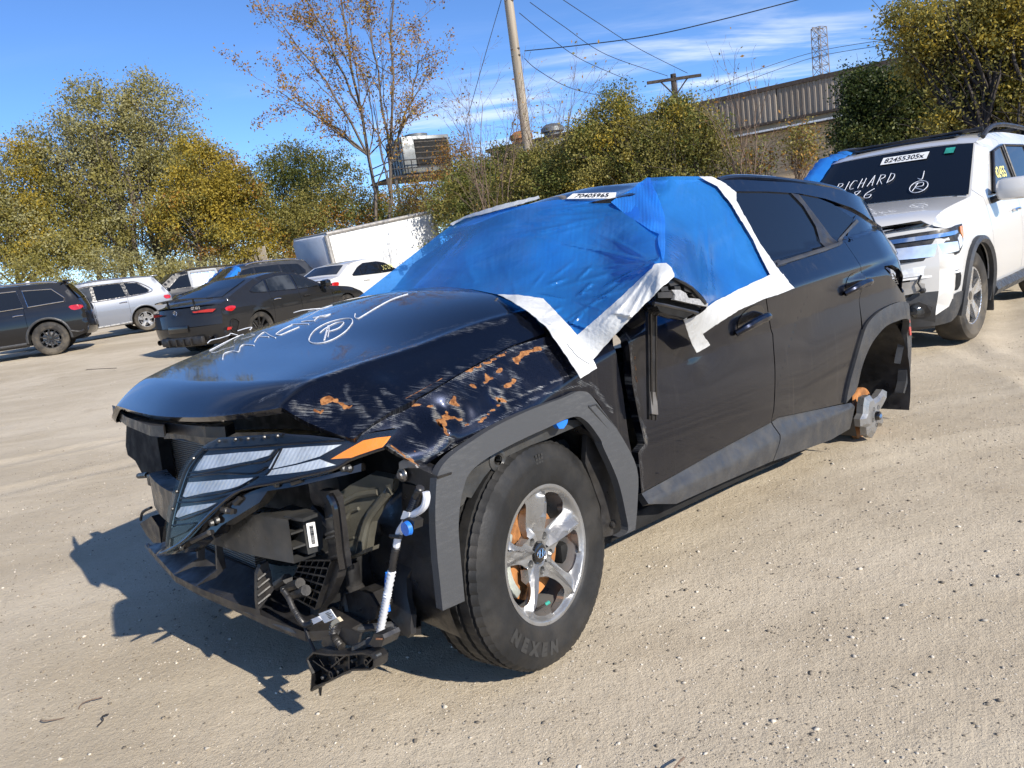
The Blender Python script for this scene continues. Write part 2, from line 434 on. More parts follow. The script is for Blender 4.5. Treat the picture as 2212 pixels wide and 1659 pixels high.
def paint(name, col, metal=.35, rough=.3, dust=.12, dcol=(.33, .29, .24), flake=.0, worn=False, streak=True, coat=1.0):
    t = NT(name); oc = t.tc()
    c = t.mix(t.ramp(t.noise(900, 1, .5, vec=oc), .35, .75), tuple(x * (1 - flake) for x in col), tuple(x * (1 + flake) for x in col))
    # road dust: blotches, and run-off streaks that hang down
    d = t.math('MULTIPLY', t.ramp(t.noise(2.2, 7, .65, vec=oc), .45, .85), .5)
    if streak:
        sv = t.tc(scale=(34, 34, 1.1)); s_ = t.ramp(t.noise(1.0, 6, .7, vec=sv), .52, .78)
        msk = t.ramp(t.noise(1.6, 2, .5, vec=oc), .38, .68)
        d = t.math('ADD', t.math('MULTIPLY', d, .55 if worn else .2), t.math('MULTIPLY', t.math('MULTIPLY', s_, msk), .5 if worn else 1.7))
    spk = t.ramp(t.voro(55, oc), .03, .075, 1, 0)
    spk = t.math('MULTIPLY', spk, t.ramp(t.noise(6, 3, vec=oc), .52, .62))
    d = t.math('MINIMUM', t.math('MULTIPLY', t.math('ADD', d, t.math('MULTIPLY', spk, 1.6)), dust), 1.0)
    c = t.mix(d, c, dcol)
    r = t.math('ADD', t.math('MULTIPLY', d, 1.2), rough)
    t.set(col=c, metal=t.math('MULTIPLY', t.math('SUBTRACT', 1.0, d), metal), rough=r, coat=t.math('MULTIPLY', t.math('SUBTRACT', 1.0, t.math('MINIMUM', t.math('MULTIPLY', d, 1.5), 1.0)), coat), crough=.03, spec=.15); t.b.inputs['Coat IOR'].default_value = 1.47 if 'navy' in name else 1.5
    t.set(rough=r)
    t.set(nrm=t.bump(t.noise(1.3, 2, vec=oc), .03, .02))
    if worn:
        w, ru, ua = t.attr('wear'), t.attr('rust'), t.attr('along')
        cmb = t.n.new('ShaderNodeCombineXYZ'); t.l.new(t.math('MULTIPLY', ua, 13), cmb.inputs[0]); t.l.new(t.math('MULTIPLY', t.attr('across'), 400), cmb.inputs[1])
        st = t.noise(1.0, 5, .75, vec=cmb.outputs[0])
        fine = t.noise(38, 6, .7, vec=oc)
        sc = t.math('ADD', t.math('MULTIPLY', st, .8), t.math('MULTIPLY', fine, .2))
        f = t.math('MULTIPLY', t.ramp(t.math('ADD', t.math('MULTIPLY', t.math('SUBTRACT', sc, .54), 2.4), t.math('MULTIPLY', w, .80)), .42, 1.0), t.ramp(w, .0, .12))
        prim = t.mix(t.ramp(t.noise(25, 4, vec=oc), .3, .7), (.13, .14, .15), (.30, .31, .31))
        bare = t.mix(t.ramp(w, .8, 1.0), prim, (.27, .25, .21))
        rcol = t.mix(t.ramp(t.noise(60, 6, .7, vec=oc), .35, .65), (.12, .04, .012), (.36, .165, .06))
        fr = t.ramp(t.math('ADD', ru, t.math('MULTIPLY', t.noise(45, 5, .7, vec=oc), .5)), .72, .86)
        c2 = t.mix(fr, t.mix(f, c, bare), rcol)
        anyf = t.math('MAXIMUM', f, fr)
        t.set(col=c2, rough=t.math('MAXIMUM', r, t.math('MULTIPLY', anyf, .55)))
        t.set(metal=t.math('MULTIPLY', t.math('SUBTRACT', 1.0, anyf), metal), coat=t.math('SUBTRACT', 1.0, anyf))
        t.set(nrm=t.bump(t.math('ADD', t.math('MULTIPLY', f, .4), t.math('MULTIPLY', fr, t.noise(90, 4, .7, vec=oc))), .5, .002))
    return t

paint('paint_navy', (.011, .014, .026), metal=.8, rough=.30, dust=.14, flake=.5)
paint('paint_navy_worn', (.011, .014, .026), metal=.8, rough=.32, dust=.17, flake=.5, worn=True)
paint('paint_white', (.56, .555, .535), metal=0, rough=.35, dust=.08, streak=False)
paint('paint_black', (.006, .006, .007), metal=.1, rough=.3, dust=.03, streak=False)
paint('paint_silver', (.20, .215, .245), metal=.25, rough=.45, dust=.08, streak=False)
paint('paint_graphite', (.02, .02, .021), metal=.3, rough=.42, dust=.03, streak=False, coat=.7)
paint('paint_charcoal', (.03, .032, .035), metal=.5, rough=.35, dust=.15, streak=False)
pm('cladding', (.034, .036, .040), .5, var=.12, vs=9, bump=.2, bs=260, dirt=.22, ds=11, dcol=(.16, .145, .12))
# scuffed arch trim
t = NT('cladding_scuffed'); oc = t.tc()
sv = t.tc(scale=(14, 120, 60), rotz=(0, .9, 0)); sk = t.ramp(t.noise(2.2, 6, .75, vec=sv), .42, .78)
msk = t.ramp(t.noise(3.0, 3, .5, vec=oc), .35, .65)
t.set(col=t.mix(t.math('MULTIPLY', sk, t.math('ADD', t.math('MULTIPLY', msk, .5), .08)), (.052, .054, .057), (.13, .13, .128)), rough=.55, nrm=t.bump(t.noise(240, 3, vec=oc), .25, .002))
pm('black_plastic', (.016, .016, .0175), .42, var=.4, vs=9, bump=.12, bs=150, dirt=.22, ds=7, dcol=(.12, .105, .085))
pm('gloss_black', (.006, .006, .007), .12, var=.2, coat=.7, dirt=.05, rvar=.05)
pm('beam_steel', (.055, .057, .058), .38, metal=.3, var=.35, vs=6, bump=.08, dirt=.35, ds=9, dcol=(.14, .125, .10))
pm('olive_metal', (.135, .130, .105), .38, metal=.25, var=.3, vs=5, coat=.3, dirt=.3, ds=7, dcol=(.18, .16, .12))
pm('dark_void', (.004, .004, .004), .9, var=.3)  # near-black: the shade inside gaps and hollows is put into the colour
pm('interior', (.02, .022, .026), .8, var=.4, vs=4)
pm('rubber', (.014, .014, .014), .62, var=.3, vs=7, bump=.15, bs=120, dirt=.3, ds=6, dcol=(.075, .065, .052), spec=.35)
pm('rubber_letter', (.035, .034, .032), .6, var=.2, spec=.35)
pm('rubber_dusty', (.03, .028, .026), .75, var=.3, vs=7, bump=.15, bs=120, dirt=.75, ds=4, dcol=(.16, .135, .10), spec=.3)
pm('alloy', (.30, .30, .297), .36, metal=.65, var=.06, vs=6, dirt=.30, ds=8, dcol=(.36, .32, .26))
pm('alloy_dark', (.02, .02, .021), .4, metal=.4, var=.2, dirt=.15)
pm('alloy_polished', (.7, .7, .7), .25, metal=.9, var=.05)
pm('chrome', (.75, .75, .76), .1, metal=1, var=.05, rvar=.05)
pm('rust_disc', (.36, .15, .045), .8, var=.5, vs=14, bump=.4, bs=120)
pm('steel', (.22, .21, .20), .45, metal=.8, var=.3, dirt=.3)
pm('caliper', (.42, .44, .38), .5, metal=.2, var=.2, dirt=.3)
pm('amber', (.85, .26, .012), .12, var=.1, coat=1, rvar=.03)
pm('red_lens', (.42, .012, .012), .12, var=.15, coat=1, rvar=.03)
pm('white_lens', (.7, .72, .75), .12, metal=.55, var=.12, coat=1, rvar=.05)
pm('paper', (.78, .78, .76), .6, var=.04)
pm('ink', (.012, .012, .013), .6, var=.1)
pm('chalk', (.62, .64, .68), .8, var=.2, vs=60)
pm('chalk_yellow', (.62, .58, .22), .8, var=.2, vs=60)
pm('scratch', (.30, .30, .30), .6, var=.3, vs=80)
pm('blue_plastic', (.015, .16, .62), .35, var=.1)
pm('white_hose', (.72, .74, .78), .4, var=.06)
pm('tan_cloth', (.55, .47, .33), .8, var=.1)
pm('teal_cap', (.03, .28, .22), .4)
pm('copper', (.55, .26, .14), .4, metal=.6)
# DRL reflector: fluted chrome behind clear plastic
t = NT('fluted_lens'); vec = t.tc(scale=(1, 1, 1), rotz=(.5, .4, .6))
wv = t.n.new('ShaderNodeTexWave'); wv.inputs['Scale'].default_value = 34; wv.inputs['Distortion'].default_value = .6; t.l.new(vec, wv.inputs['Vector'])
wv2 = t.n.new('ShaderNodeTexWave'); wv2.inputs['Scale'].default_value = 9; wv2.bands_direction = 'Z'; t.l.new(t.tc(), wv2.inputs['Vector'])
hh = t.math('ADD', wv.outputs['Fac'], wv2.outputs['Fac'])
t.set(col=t.mix(t.ramp(t.noise(14, 3), .35, .65), (.60, .62, .64), (.80, .82, .84)), metal=.1, rough=.25, coat=1.0, nrm=t.bump(hh, .22, .006))
# windows: dark, seen-through only a little
t = NT('tinted_glass'); t.set(col=(.006, .008, .012), rough=.03, spec=.5, nrm=t.bump(t.noise(2.0, 2), .05, .02))
t = NT('tinted_glass_light'); t.set(col=t.mix(t.ramp(t.noise(2.3, 4), .4, .65), (.012, .014, .016), (.05, .055, .06)), rough=.04, spec=.5)
t = NT('clear_lens')
tr, gl, mx = t.n.new('ShaderNodeBsdfTransparent'), t.n.new('ShaderNodeBsdfGlossy'), t.n.new('ShaderNodeMixShader')
lw = t.n.new('ShaderNodeLayerWeight'); lw.inputs['Blend'].default_value = .25
tr.inputs[0].default_value = (.9, .92, .93, 1); gl.inputs['Roughness'].default_value = .06
t.l.new(t.math('MULTIPLY', lw.outputs['Fresnel'], .5), mx.inputs[0]); t.l.new(tr.outputs[0], mx.inputs[1]); t.l.new(gl.outputs[0], mx.inputs[2]); t.l.new(mx.outputs[0], t.out.inputs[0])
# blue crash-wrap film: thin translucent sheet with its own gloss
def film(name, opac, seed):
    t = NT(name); oc = t.tc(loc=(seed, 0, 0))
    tr, pr, mx = t.n.new('ShaderNodeBsdfTransparent'), t.b, t.n.new('ShaderNodeMixShader')
    tl = t.n.new('ShaderNodeBsdfTranslucent'); mx2 = t.n.new('ShaderNodeMixShader')
    tr.inputs[0].default_value = (.12, .42, .92, 1); tl.inputs[0].default_value = (.02, .24, .80, 1)
    wr = t.noise(2.2, 4, .55, .8, vec=oc); wf = t.noise(9, 3, .5, 1.2, vec=oc)
    wx = t.noise(26, 3, .5, 2.0, vec=oc); nb = t.bump(wx, .12, .004, t.bump(wf, .22, .012, t.bump(wr, .25, .05)))
    t.set(col=t.mix(t.ramp(wr, .3, .7), (.030, .26, .86), (.045, .33, .93)), rough=.16, spec=.6, coat=1.0, crough=.16, nrm=nb); t.b.inputs['Coat IOR'].default_value = 1.6
    t.l.new(nb, tl.inputs['Normal'])
    mx2.inputs[0].default_value = .3
    t.l.new(pr.outputs[0], mx2.inputs[1]); t.l.new(tl.outputs[0], mx2.inputs[2])
    op = t.ramp(t.noise(3, 3, .5, .5, vec=oc), .3, .7, opac - .07, min(1, opac + .07))
    t.l.new(op, mx.inputs[0]); t.l.new(tr.outputs[0], mx.inputs[1]); t.l.new(mx2.outputs[0], mx.inputs[2]); t.l.new(mx.outputs[0], t.out.inputs[0])
film('blue_film', .60, 0); film('blue_film_dense', .85, 3)
t = NT('white_tape'); t.set(col=t.mix(t.ramp(t.noise(6, 5, .65), .45, .8), (.55, .56, .555), (.44, .44, .42)), rough=.33, spec=.5, nrm=t.bump(t.noise(30, 4, .6, 1.5), .5, .006, t.bump(t.noise(9, 3, .6, 1.0), .6, .012)))
# radiator core: fine horizontal tubes
t = NT('radiator_core'); wv = t.n.new('ShaderNodeTexWave'); wv.bands_direction = 'Z'; wv.inputs['Scale'].default_value = 36; wv.inputs['Distortion'].default_value = .6
t.l.new(t.tc(), wv.inputs['Vector'])
t.set(col=t.mix(t.ramp(wv.outputs['Fac'], .55, .8), (.05, .046, .04), (.20, .185, .155)), rough=.55, metal=.3, nrm=t.bump(wv.outputs['Fac'], .6, .004))

# ground: packed dirt with grit
t = NT('packed_dirt'); oc = t.tc()
big = t.noise(.35, 5, .6, .6, vec=oc); mid = t.noise(2.4, 6, .65, vec=oc); fin = t.noise(38, 6, .7, vec=oc); grit = t.noise(150, 3, .6, vec=oc)
c = t.mix(t.ramp(big, .36, .64), (.435, .365, .262), (.565, .487, .368))
c = t.mix(t.math('MULTIPLY', t.ramp(mid, .45, .75), .45), c, (.40, .33, .235))
c = t.mix(t.math('MULTIPLY', t.ramp(fin, .50, .72), .40), c, (.34, .275, .19))
c = t.mix(t.math('MULTIPLY', t.ramp(grit, .58, .75), .35), c, (.50, .45, .37))
peb = t.voro(62, oc); pm_ = t.math('MULTIPLY', t.ramp(peb, .05, .17, 1, 0), t.ramp(t.noise(9, 4, .6, vec=oc), .47, .60))
c = t.mix(t.math('MULTIPLY', pm_, .45), c, (.44, .40, .33))
trk = t.noise(1.1, 4, .6, .3, vec=t.tc(scale=(.25, 2.2, 1), rotz=(0, 0, .55)))
c = t.mix(t.math('MULTIPLY', t.ramp(trk, .48, .68), .45), c, (.60, .52, .39))
vp = t.voro(150, oc); pv = t.ramp(vp, .10, .26, 1, 0); pv = t.math('MULTIPLY', pv, t.ramp(t.noise(3.1, 4, .65, vec=oc), .40, .62))
vc = t.n.new('ShaderNodeTexVoronoi'); vc.inputs['Scale'].default_value = 150; t.l.new(oc, vc.inputs['Vector']); vs_ = t.n.new('ShaderNodeSeparateColor'); t.l.new(vc.outputs['Color'], vs_.inputs[0])
c = t.mix(t.math('MULTIPLY', pv, .62), c, t.mix(vs_.outputs[0], (.27, .22, .155), (.66, .58, .46)))
c = t.mix(t.math('MULTIPLY', t.ramp(t.noise(.9, 5, .6, 1.0, vec=oc), .60, .74), .45), c, (.33, .265, .185))
h = t.math('ADD', t.math('ADD', t.math('MULTIPLY', fin, .55), t.math('MULTIPLY', grit, .22)), t.math('ADD', t.math('ADD', t.math('MULTIPLY', pm_, .3), t.math('MULTIPLY', pv, .30)), t.math('MULTIPLY', mid, .9)))
t.set(col=c, rough=.95, spec=.2, nrm=t.bump(h, .62, .022))
pm('stone', (.50, .45, .37), .85, var=.35, vs=30, bump=.3, bs=90)
pm('stone_dark', (.20, .17, .13), .9, var=.35, vs=30, bump=.3, bs=90)

# foliage
def leaf(name, c1, c2, c3, tl=.35):
    t = NT(name); oi = t.n.new('ShaderNodeAttribute'); oi.attribute_name = 'tint'
    a = oi.outputs['Fac']
    c = t.mix(t.ramp(a, .0, .5), c1, c2); c = t.mix(t.ramp(a, .55, 1.0), c, c3)
    tr = t.n.new('ShaderNodeBsdfTranslucent'); t.l.new(c, tr.inputs[0])
    t.set(col=c, rough=.55, spec=.3)
    mx = t.n.new('ShaderNodeMixShader'); mx.inputs[0].default_value = tl
    t.l.new(t.b.outputs[0], mx.inputs[1]); t.l.new(tr.outputs[0], mx.inputs[2]); t.l.new(mx.outputs[0], t.out.inputs[0])
leaf('leaf_olive', (.135, .13, .032), (.255, .225, .058), (.38, .32, .095))
leaf('leaf_pale', (.19, .18, .075), (.32, .295, .13), (.44, .40, .20))
leaf('leaf_yellow', (.20, .165, .03), (.39, .29, .04), (.52, .37, .06))
leaf('leaf_green', (.09, .11, .025), (.165, .185, .045), (.29, .27, .065))
leaf('leaf_dark', (.022, .038, .010), (.048, .070, .018), (.14, .13, .03))
leaf('leaf_brown', (.14, .07, .02), (.34, .17, .03), (.48, .29, .06))
pm('bark', (.105, .085, .068), .9, var=.4, vs=6, bump=.6, bs=25, stretch=(1, 1, .25))
pm('bark_dark', (.035, .028, .024), .9, var=.4, vs=6, bump=.6, bs=25, stretch=(1, 1, .25))
pm('twig', (.15, .105, .075), .9, var=.3)
pm('pole_wood', (.30, .255, .195), .85, var=.3, vs=3, bump=.5, bs=30, stretch=(3, 3, .12))
pm('dark_wood', (.045, .036, .03), .9, var=.4, vs=4, bump=.4, bs=30)
pm('fence_wood', (.42, .36, .27), .85, var=.25, vs=3, stretch=(3, 3, .3))
pm('wire', (.02, .02, .022), .6, var=.1)
pm('galvanised', (.17, .18, .18), .5, metal=.5, var=.2, vs=2)
pm('tower_steel', (.25, .23, .22), .6, metal=.4, var=.2)
pm('corrugated', (.58, .53, .43), .5, metal=.1, var=.3, vs=.6, stretch=(1, 1, .12), dirt=.4, ds=1.2, dcol=(.20, .155, .11))
pm('corrugated_dark', (.26, .22, .175), .5, metal=.1, var=.3, vs=.6, stretch=(1, 1, .12), dirt=.4, ds=1.2, dcol=(.10, .075, .055))
pm('block_wall', (.52, .40, .255), .9, var=.14, vs=1.5, bump=.2, bs=20, dirt=.3, ds=.8, dcol=(.33, .25, .16))
pm('roof_edge', (.06, .045, .036), .8, var=.3)
pm('flashing', (.66, .67, .68), .4, metal=.3, var=.1)
pm('truck_white', (.76, .77, .77), .45, var=.04, vs=1, dirt=.10, ds=1.5)
pm('truck_shaded', (.50, .53, .58), .5, var=.06, vs=1, dirt=.2, ds=1.5)  # shade of the box's unlit end put into a darker, bluer colour
pm('truck_trim', (.38, .36, .33), .5, metal=.4, var=.2)
# ------------------------------------------------------------------ ground
def grid_sheet(name, xs, ys, zf, mat):
    X, Y = np.meshgrid(xs, ys, indexing='ij'); Zv = zf(X, Y); nx, ny = X.shape
    V = np.stack([X.ravel(), Y.ravel(), Zv.ravel()], 1); i, j = np.meshgrid(np.arange(nx - 1), np.arange(ny - 1), indexing='ij')
    a = (i * ny + j).ravel(); F = np.stack([a, a + ny, a + ny + 1, a + 1], 1)
    return mesh(name, V, F, mat)
def gz(X, Y):
    r = np.hypot(X, Y - 3); P = np.stack([X.ravel(), Y.ravel()], 1)
    n_ = (.010 * vnoise(P, 1.1, 11) + .005 * vnoise(P, 4.3, 12) + .0025 * vnoise(P, 13., 13)).reshape(X.shape)
    yard = sum(a * np.exp(-((X - cx) ** 2 + (Y - cy) ** 2) / (2 * w ** 2)) for cx, cy, a, w in ((-11, 20, .10, 3.0), (-5.5, 18.5, -.12, 3.0)))
    ruts = 0
    for cx, cy, an, w in ((2.2, 2.4, 62, .11), (2.9, 2.0, 60, .11), (-3.2, 6.0, 28, .12), (-3.6, 7.2, 27, .12), (3.4, 4.6, 75, .10)):
        u_ = (X - cx) * math.sin(math.radians(an)) - (Y - cy) * math.cos(math.radians(an)); u_ = u_ + .10 * np.sin(.8 * (X + Y)); ruts = ruts - .010 * np.exp(-(u_ / w) ** 2) + .006 * np.exp(-((np.abs(u_) - 1.7 * w) / (.6 * w)) ** 2)
    return n_ * sstep(r, 60, 12) - .012 + yard + ruts * sstep(r, 14, 7)
xs = np.unique(np.concatenate([np.linspace(-6, 6, 240), np.sign(np.linspace(-1, 1, 120)) * 6 * (1 + np.abs(np.linspace(-1, 1, 120)) ** 3 * 200)]))
ys = np.unique(np.concatenate([np.linspace(.3, 9, 220), 9 + np.linspace(0, 1, 70) ** 3 * 1400, -np.linspace(0, 1, 20) ** 3 * 400 + .3]))
tag(grid_sheet('ground', xs, ys, gz, 'packed_dirt'), kind='structure')
def stones(name, n, seed, mat, smin, smax, area, kind=True):
    r = np.random.default_rng(seed)
    base = np.array([(0, 0, 1), (.9, 0, .3), (.28, .85, .3), (-.72, .53, .3), (-.72, -.53, .3), (.28, -.85, .3), (.5, .5, -.5), (-.6, .0, -.5), (.3, -.6, -.5)])
    f0 = np.array([(0, 1, 2), (0, 2, 3), (0, 3, 4), (0, 4, 5), (0, 5, 1), (1, 6, 2), (2, 6, 7), (2, 7, 3), (3, 7, 4), (4, 7, 8), (4, 8, 5), (5, 8, 1), (1, 8, 6)])
    xy_ = area(r, n); s = smin * (smax / smin) ** (r.random(n) ** 4.2)
    a = r.uniform(0, 6.28, n); ca, sa = np.cos(a), np.sin(a)
    B = base[None] * (1 + r.normal(0, .22, (n, 9, 3))) * np.stack([s * r.uniform(.8, 1.4, n), s, s * r.uniform(.4, .8, n)], 1)[:, None]
    V = np.stack([B[..., 0] * ca[:, None] - B[..., 1] * sa[:, None], B[..., 0] * sa[:, None] + B[..., 1] * ca[:, None], B[..., 2]], -1)
    zz = gz(xy_[:, 0], xy_[:, 1])
    V = V + np.concatenate([xy_, (zz + s * .12)[:, None]], 1)[:, None]
    F = (f0[None] + (np.arange(n) * 9)[:, None, None]).reshape(-1, 3)
    return mesh(name, V.reshape(-1, 3), F, mat, smooth=False)
def fan(r, n):
    d = 1.0 + 15 * r.random(n) ** 1.7; a = r.uniform(-.72, .72, n); return np.stack([d * np.sin(a), d * np.cos(a) + .2], 1)
tag(stones('gravel', 9000, 21, 'stone', .0015, .0105, fan), 'scattered pale gravel on the packed dirt yard', 'gravel', kind='stuff')
tag(stones('gravel', 6000, 22, 'stone_dark', .0015, .011, fan), 'scattered brown gravel and clods on the packed dirt yard', 'gravel', kind='stuff')

def grit(name, n, seed, mat, smin, smax, area):
    """tiny eight-sided stones"""
    r = np.random.default_rng(seed); base = np.array([(1, 0, 0), (0, 1, 0), (-1, 0, 0), (0, -1, 0), (0, 0, .8), (0, 0, -.8)])
    f0 = np.array([(0, 1, 4), (1, 2, 4), (2, 3, 4), (3, 0, 4)]); q = area(r, n); s = smin * (smax / smin) ** (r.random(n) ** 2.2); a = r.uniform(0, 6.28, n)
    B = base[None] * (1 + r.normal(0, .25, (n, 6, 3))) * s[:, None, None]
    V = np.stack([B[..., 0] * np.cos(a)[:, None] - B[..., 1] * np.sin(a)[:, None], B[..., 0] * np.sin(a)[:, None] + B[..., 1] * np.cos(a)[:, None], B[..., 2]], -1)
    V = V + np.concatenate([q, (gz(q[:, 0], q[:, 1]) + s * .15)[:, None]], 1)[:, None]
    return mesh(name, V.reshape(-1, 3), (f0[None] + (np.arange(n) * 6)[:, None, None]).reshape(-1, 3), mat, smooth=False)
def near_fan(r, n):
    d = 1.0 + 6.5 * r.random(n) ** 1.25; a = r.uniform(-.70, .70, n); P = np.stack([d * np.sin(a), d * np.cos(a) + .2], 1)
    keep = vnoise(P, 1.3, 31) + .5 * r.normal(size=n) > -.1
    P[~keep] = P[keep][r.integers(0, keep.sum(), (~keep).sum())] + r.normal(0, .06, ((~keep).sum(), 2)); return P
tag(grit('grit', 30000, 23, 'stone', .0012, .0052, near_fan), 'fine pale grit strewn over the dirt near the crashed SUV', 'gravel', kind='stuff')
tag(grit('grit', 22000, 24, 'stone_dark', .0012, .0055, near_fan), 'fine brown grit strewn over the dirt near the crashed SUV', 'gravel', kind='stuff')
# ------------------------------------------------------------------ damaged SUV: body surfaces
def sp(t, w=.008):
    t = np.asarray(t, float); return w * np.logaddexp(0, t / w)
def crease_z(x):
    return np.interp(x, [-3.6, -2.95, -2.18, -1.74, -.6, -.3, .0, .25, .6], [1.18, 1.139, 1.088, 1.055, .985, .92, .835, .79, .74])
def belt_z(x):
    return np.interp(x, [-3.4, -2.45, -2.27, -1.76, -.6, -.2], [1.33, 1.247, 1.227, 1.175, 1.065, 1.03])
def plan_y(x):
    x = np.asarray(x, float)
    return .925 - .58 * np.maximum(0, x - .1) ** 2 - .42 * np.maximum(0, -x - 2.8) ** 2 - 1.2 * np.maximum(0, -x - 3.2) ** 2
_hA, _hB, _hC = [p[[0, 2]] for p in hit(Z7((1050, 920), (1250, 310), (1660, 120)), 1, .93)]
_hn = np.array([-(_hB - _hA)[1], (_hB - _hA)[0]]); _hn /= np.linalg.norm(_hn)
if _hn[0] > 0: _hn = -_hn
_dents = [(hit(Z4(p), 1, .87)[0][[0, 2]], r, a) for p, r, a in (((620, 720), .045, -.016), ((860, 700), .03, -.012), ((1230, 620), .035, -.014),
          ((1290, 460), .04, -.010), ((1120, 430), .03, -.006), ((760, 860), .022, .012), ((560, 960), .05, -.008), ((980, 640), .03, .007), ((1420, 560), .05, -.005), ((1020, 500), .02, -.005))]
def side_y(x, z):
    x, z = np.asarray(x, float), np.asarray(z, float)
    zc_, zb_ = crease_z(x), belt_z(x)
    y = plan_y(x)
    sl = np.interp(x, [-.55, -.05], [.52, .85])
    upx = sp(z - zc_)
    hx = np.where(x < -.3, sp(z - zb_, .004), 0)
    y = y - sl * (upx - hx) - hx * .40 - .13 * hx ** 2 - np.where(x < -.3, .028 * sstep(z, zb_ - .004, zb_ + .012), 0)
    dn = sp(zc_ - z)
    door = sstep(x, -.35, -.6)
    y = y - door * (.17 * np.minimum(dn, .16) - .10 * sp(dn - .16, .05) + .15 * sp(dn - .38, .05))
    # rear haunch facet
    q = np.stack([x - _hA[0], z - _hA[1]], -1) @ _hn
    ztop = _hB[1] + (x - _hB[0]) * (_hC[1] - _hB[1]) / (_hC[0] - _hB[0])
    th_ = ztop - z; tgt = plan_y(x) - .012 + .14 * th_ + .028 * (1 - np.exp(-np.maximum(th_, -.1) / .12))
    hb = np.minimum(np.minimum(tgt - y + .02, .085 * q), .12); hb = .5 * (hb + np.sqrt(hb ** 2 + 2e-5))
    y = y + np.where(q > -.15, hb, 0) * sstep(x, -3.3, -3.0) * sstep(th_, -.04, .02) * sstep(z, _hA[1] - .25, _hA[1] + .15)
    # crash dents in the fender
    fm = sstep(x, -.1, .05) * sstep(z, .68, .76)
    for c, r, a in _dents: y = y + a * np.exp(-((x - c[0]) ** 2 + (z - c[1]) ** 2) / r ** 2) * 1.3
    y = y + fm * .0055 * np.sin(23 * x + 9 * z + 1.3 * np.sin(31 * z)) * sstep(x, .0, .3)
    # dent in the front door behind the mirror
    y = y - .012 * np.exp(-((x + .93) / .20) ** 2 - ((z - .93) / .13) ** 2) + .004 * np.exp(-((x + .93) / .06) ** 2 - ((z - .82) / .05) ** 2)
    return y
class Tab:
    def __init__(s, xs, ys, Zv):
        s.xs, s.ys, s.Z = np.array(xs, float), np.array(ys, float), np.array(Zv, float); s.Kx, s.Ky = s.K(s.xs), s.K(s.ys)
    @staticmethod
    def K(x):
        n = len(x); A, B = np.eye(n), np.zeros((n, n)); h = np.diff(x)
        for i in range(1, n - 1):
            A[i, i - 1], A[i, i], A[i, i + 1] = h[i - 1], 2 * (h[i - 1] + h[i]), h[i]
            B[i, i - 1], B[i, i], B[i, i + 1] = 6 / h[i - 1], -6 / h[i - 1] - 6 / h[i], 6 / h[i]
        return np.linalg.solve(A, B)
    @staticmethod
    def ev(xs, q, Y, M):          # Y, M: (N, n)
        q = np.clip(q, xs[0] - .12, xs[-1] + .12)
        i = np.clip(np.searchsorted(xs, q) - 1, 0, len(xs) - 2); r = np.arange(len(q)); h = xs[i + 1] - xs[i]
        a, b = (xs[i + 1] - q) / h, (q - xs[i]) / h
        return a * Y[r, i] + b * Y[r, i + 1] + ((a ** 3 - a) * M[r, i] + (b ** 3 - b) * M[r, i + 1]) * h * h / 6 * ((a >= 0) & (b >= 0))
    def __call__(s, x, y):
        sh = np.shape(x); x, y = np.ravel(x).astype(float), np.ravel(y).astype(float)
        N = len(x); Mx = s.Kx @ s.Z
        row = np.stack([s.ev(s.xs, x, np.broadcast_to(s.Z[:, k], (N, len(s.xs))), np.broadcast_to(Mx[:, k], (N, len(s.xs)))) for k in range(len(s.ys))], 1)
        return s.ev(s.ys, y, row, row @ s.Ky.T).reshape(sh)
_hood_tab = Tab([-.4, -.25, .0, .2, .4, .55, .7, .82], [-.80, -.55, 0, .3, .5, .62, .78], [
    [1.195, 1.210, 1.222, 1.200, 1.168, 1.135, 1.075], [1.185, 1.200, 1.210, 1.190, 1.160, 1.127, 1.068], [1.140, 1.150, 1.145, 1.130, 1.105, 1.078, 1.030], [1.105, 1.112, 1.090, 1.068, 1.048, 1.030, 1.002],
    [1.050, 1.058, 1.045, 1.030, 1.015, 1.001, .985], [1.005, 1.016, 1.010, 1.000, .990, .978, .962], [.950, .965, .972, .968, .962, .955, .945], [.910, .927, .940, .937, .933, .925, .915]])
_fs = spline(np.array([(-.84, .64), (-.74, .727), (-.5, .765), (-.1, .785), (.2, .765), (.38, .735), (.52, .685), (.66, .615), (.77, .545), (.86, .47)]), 12)
def hood_front(y): return np.interp(y, _fs[:, 0], _fs[:, 1])
def ridge_y(x): return np.interp(x, [-.3, -.2, .02, .22, .36, .56, .71, .9], [.705, .69, .64, .605, .59, .58, .575, .57])
def gap_z(x): return np.interp(x, [-.3, -.22, -.035, .075, .174, .268, .378, .48, .57, .7, .85], [1.045, 1.035, 1.000, .976, .951, .924, .895, .868, .836, .79, .73])
_hdent = [(np.array([.50, .60]), .07, -.02), (np.array([.40, .66]), .05, .012)]
def hood_z(x, y):
    x, y = np.asarray(x, float), np.asarray(y, float)
    s_ = np.maximum(0, hood_front(y) - x)
    dr = (.032 + .030 * (1 - np.minimum(1, (y / .78) ** 2))) * np.maximum(0, 1 - s_ / .13) ** 2
    yr = ridge_y(x); zi = _hood_tab(x, np.minimum(y, .80)); k = (_hood_tab(x, np.full(np.shape(x), .78)) - gap_z(x)) / (.78 - yr)
    z = zi - k * sp(y - yr, .007) - .42 * sp(-y - .54, .008) - dr
    z = z + .004 * np.exp(-((y - yr) / .02) ** 2)                     # rolled edge of the crease
    z = z - .012 * np.exp(-((x - .5) / .06) ** 2 - ((y - .67) / .05) ** 2) + .008 * np.exp(-((x - .40) / .05) ** 2 - ((y - .70) / .045) ** 2) - .006 * np.exp(-((x - .58) / .04) ** 2 - ((y - .62) / .04) ** 2)
    return z
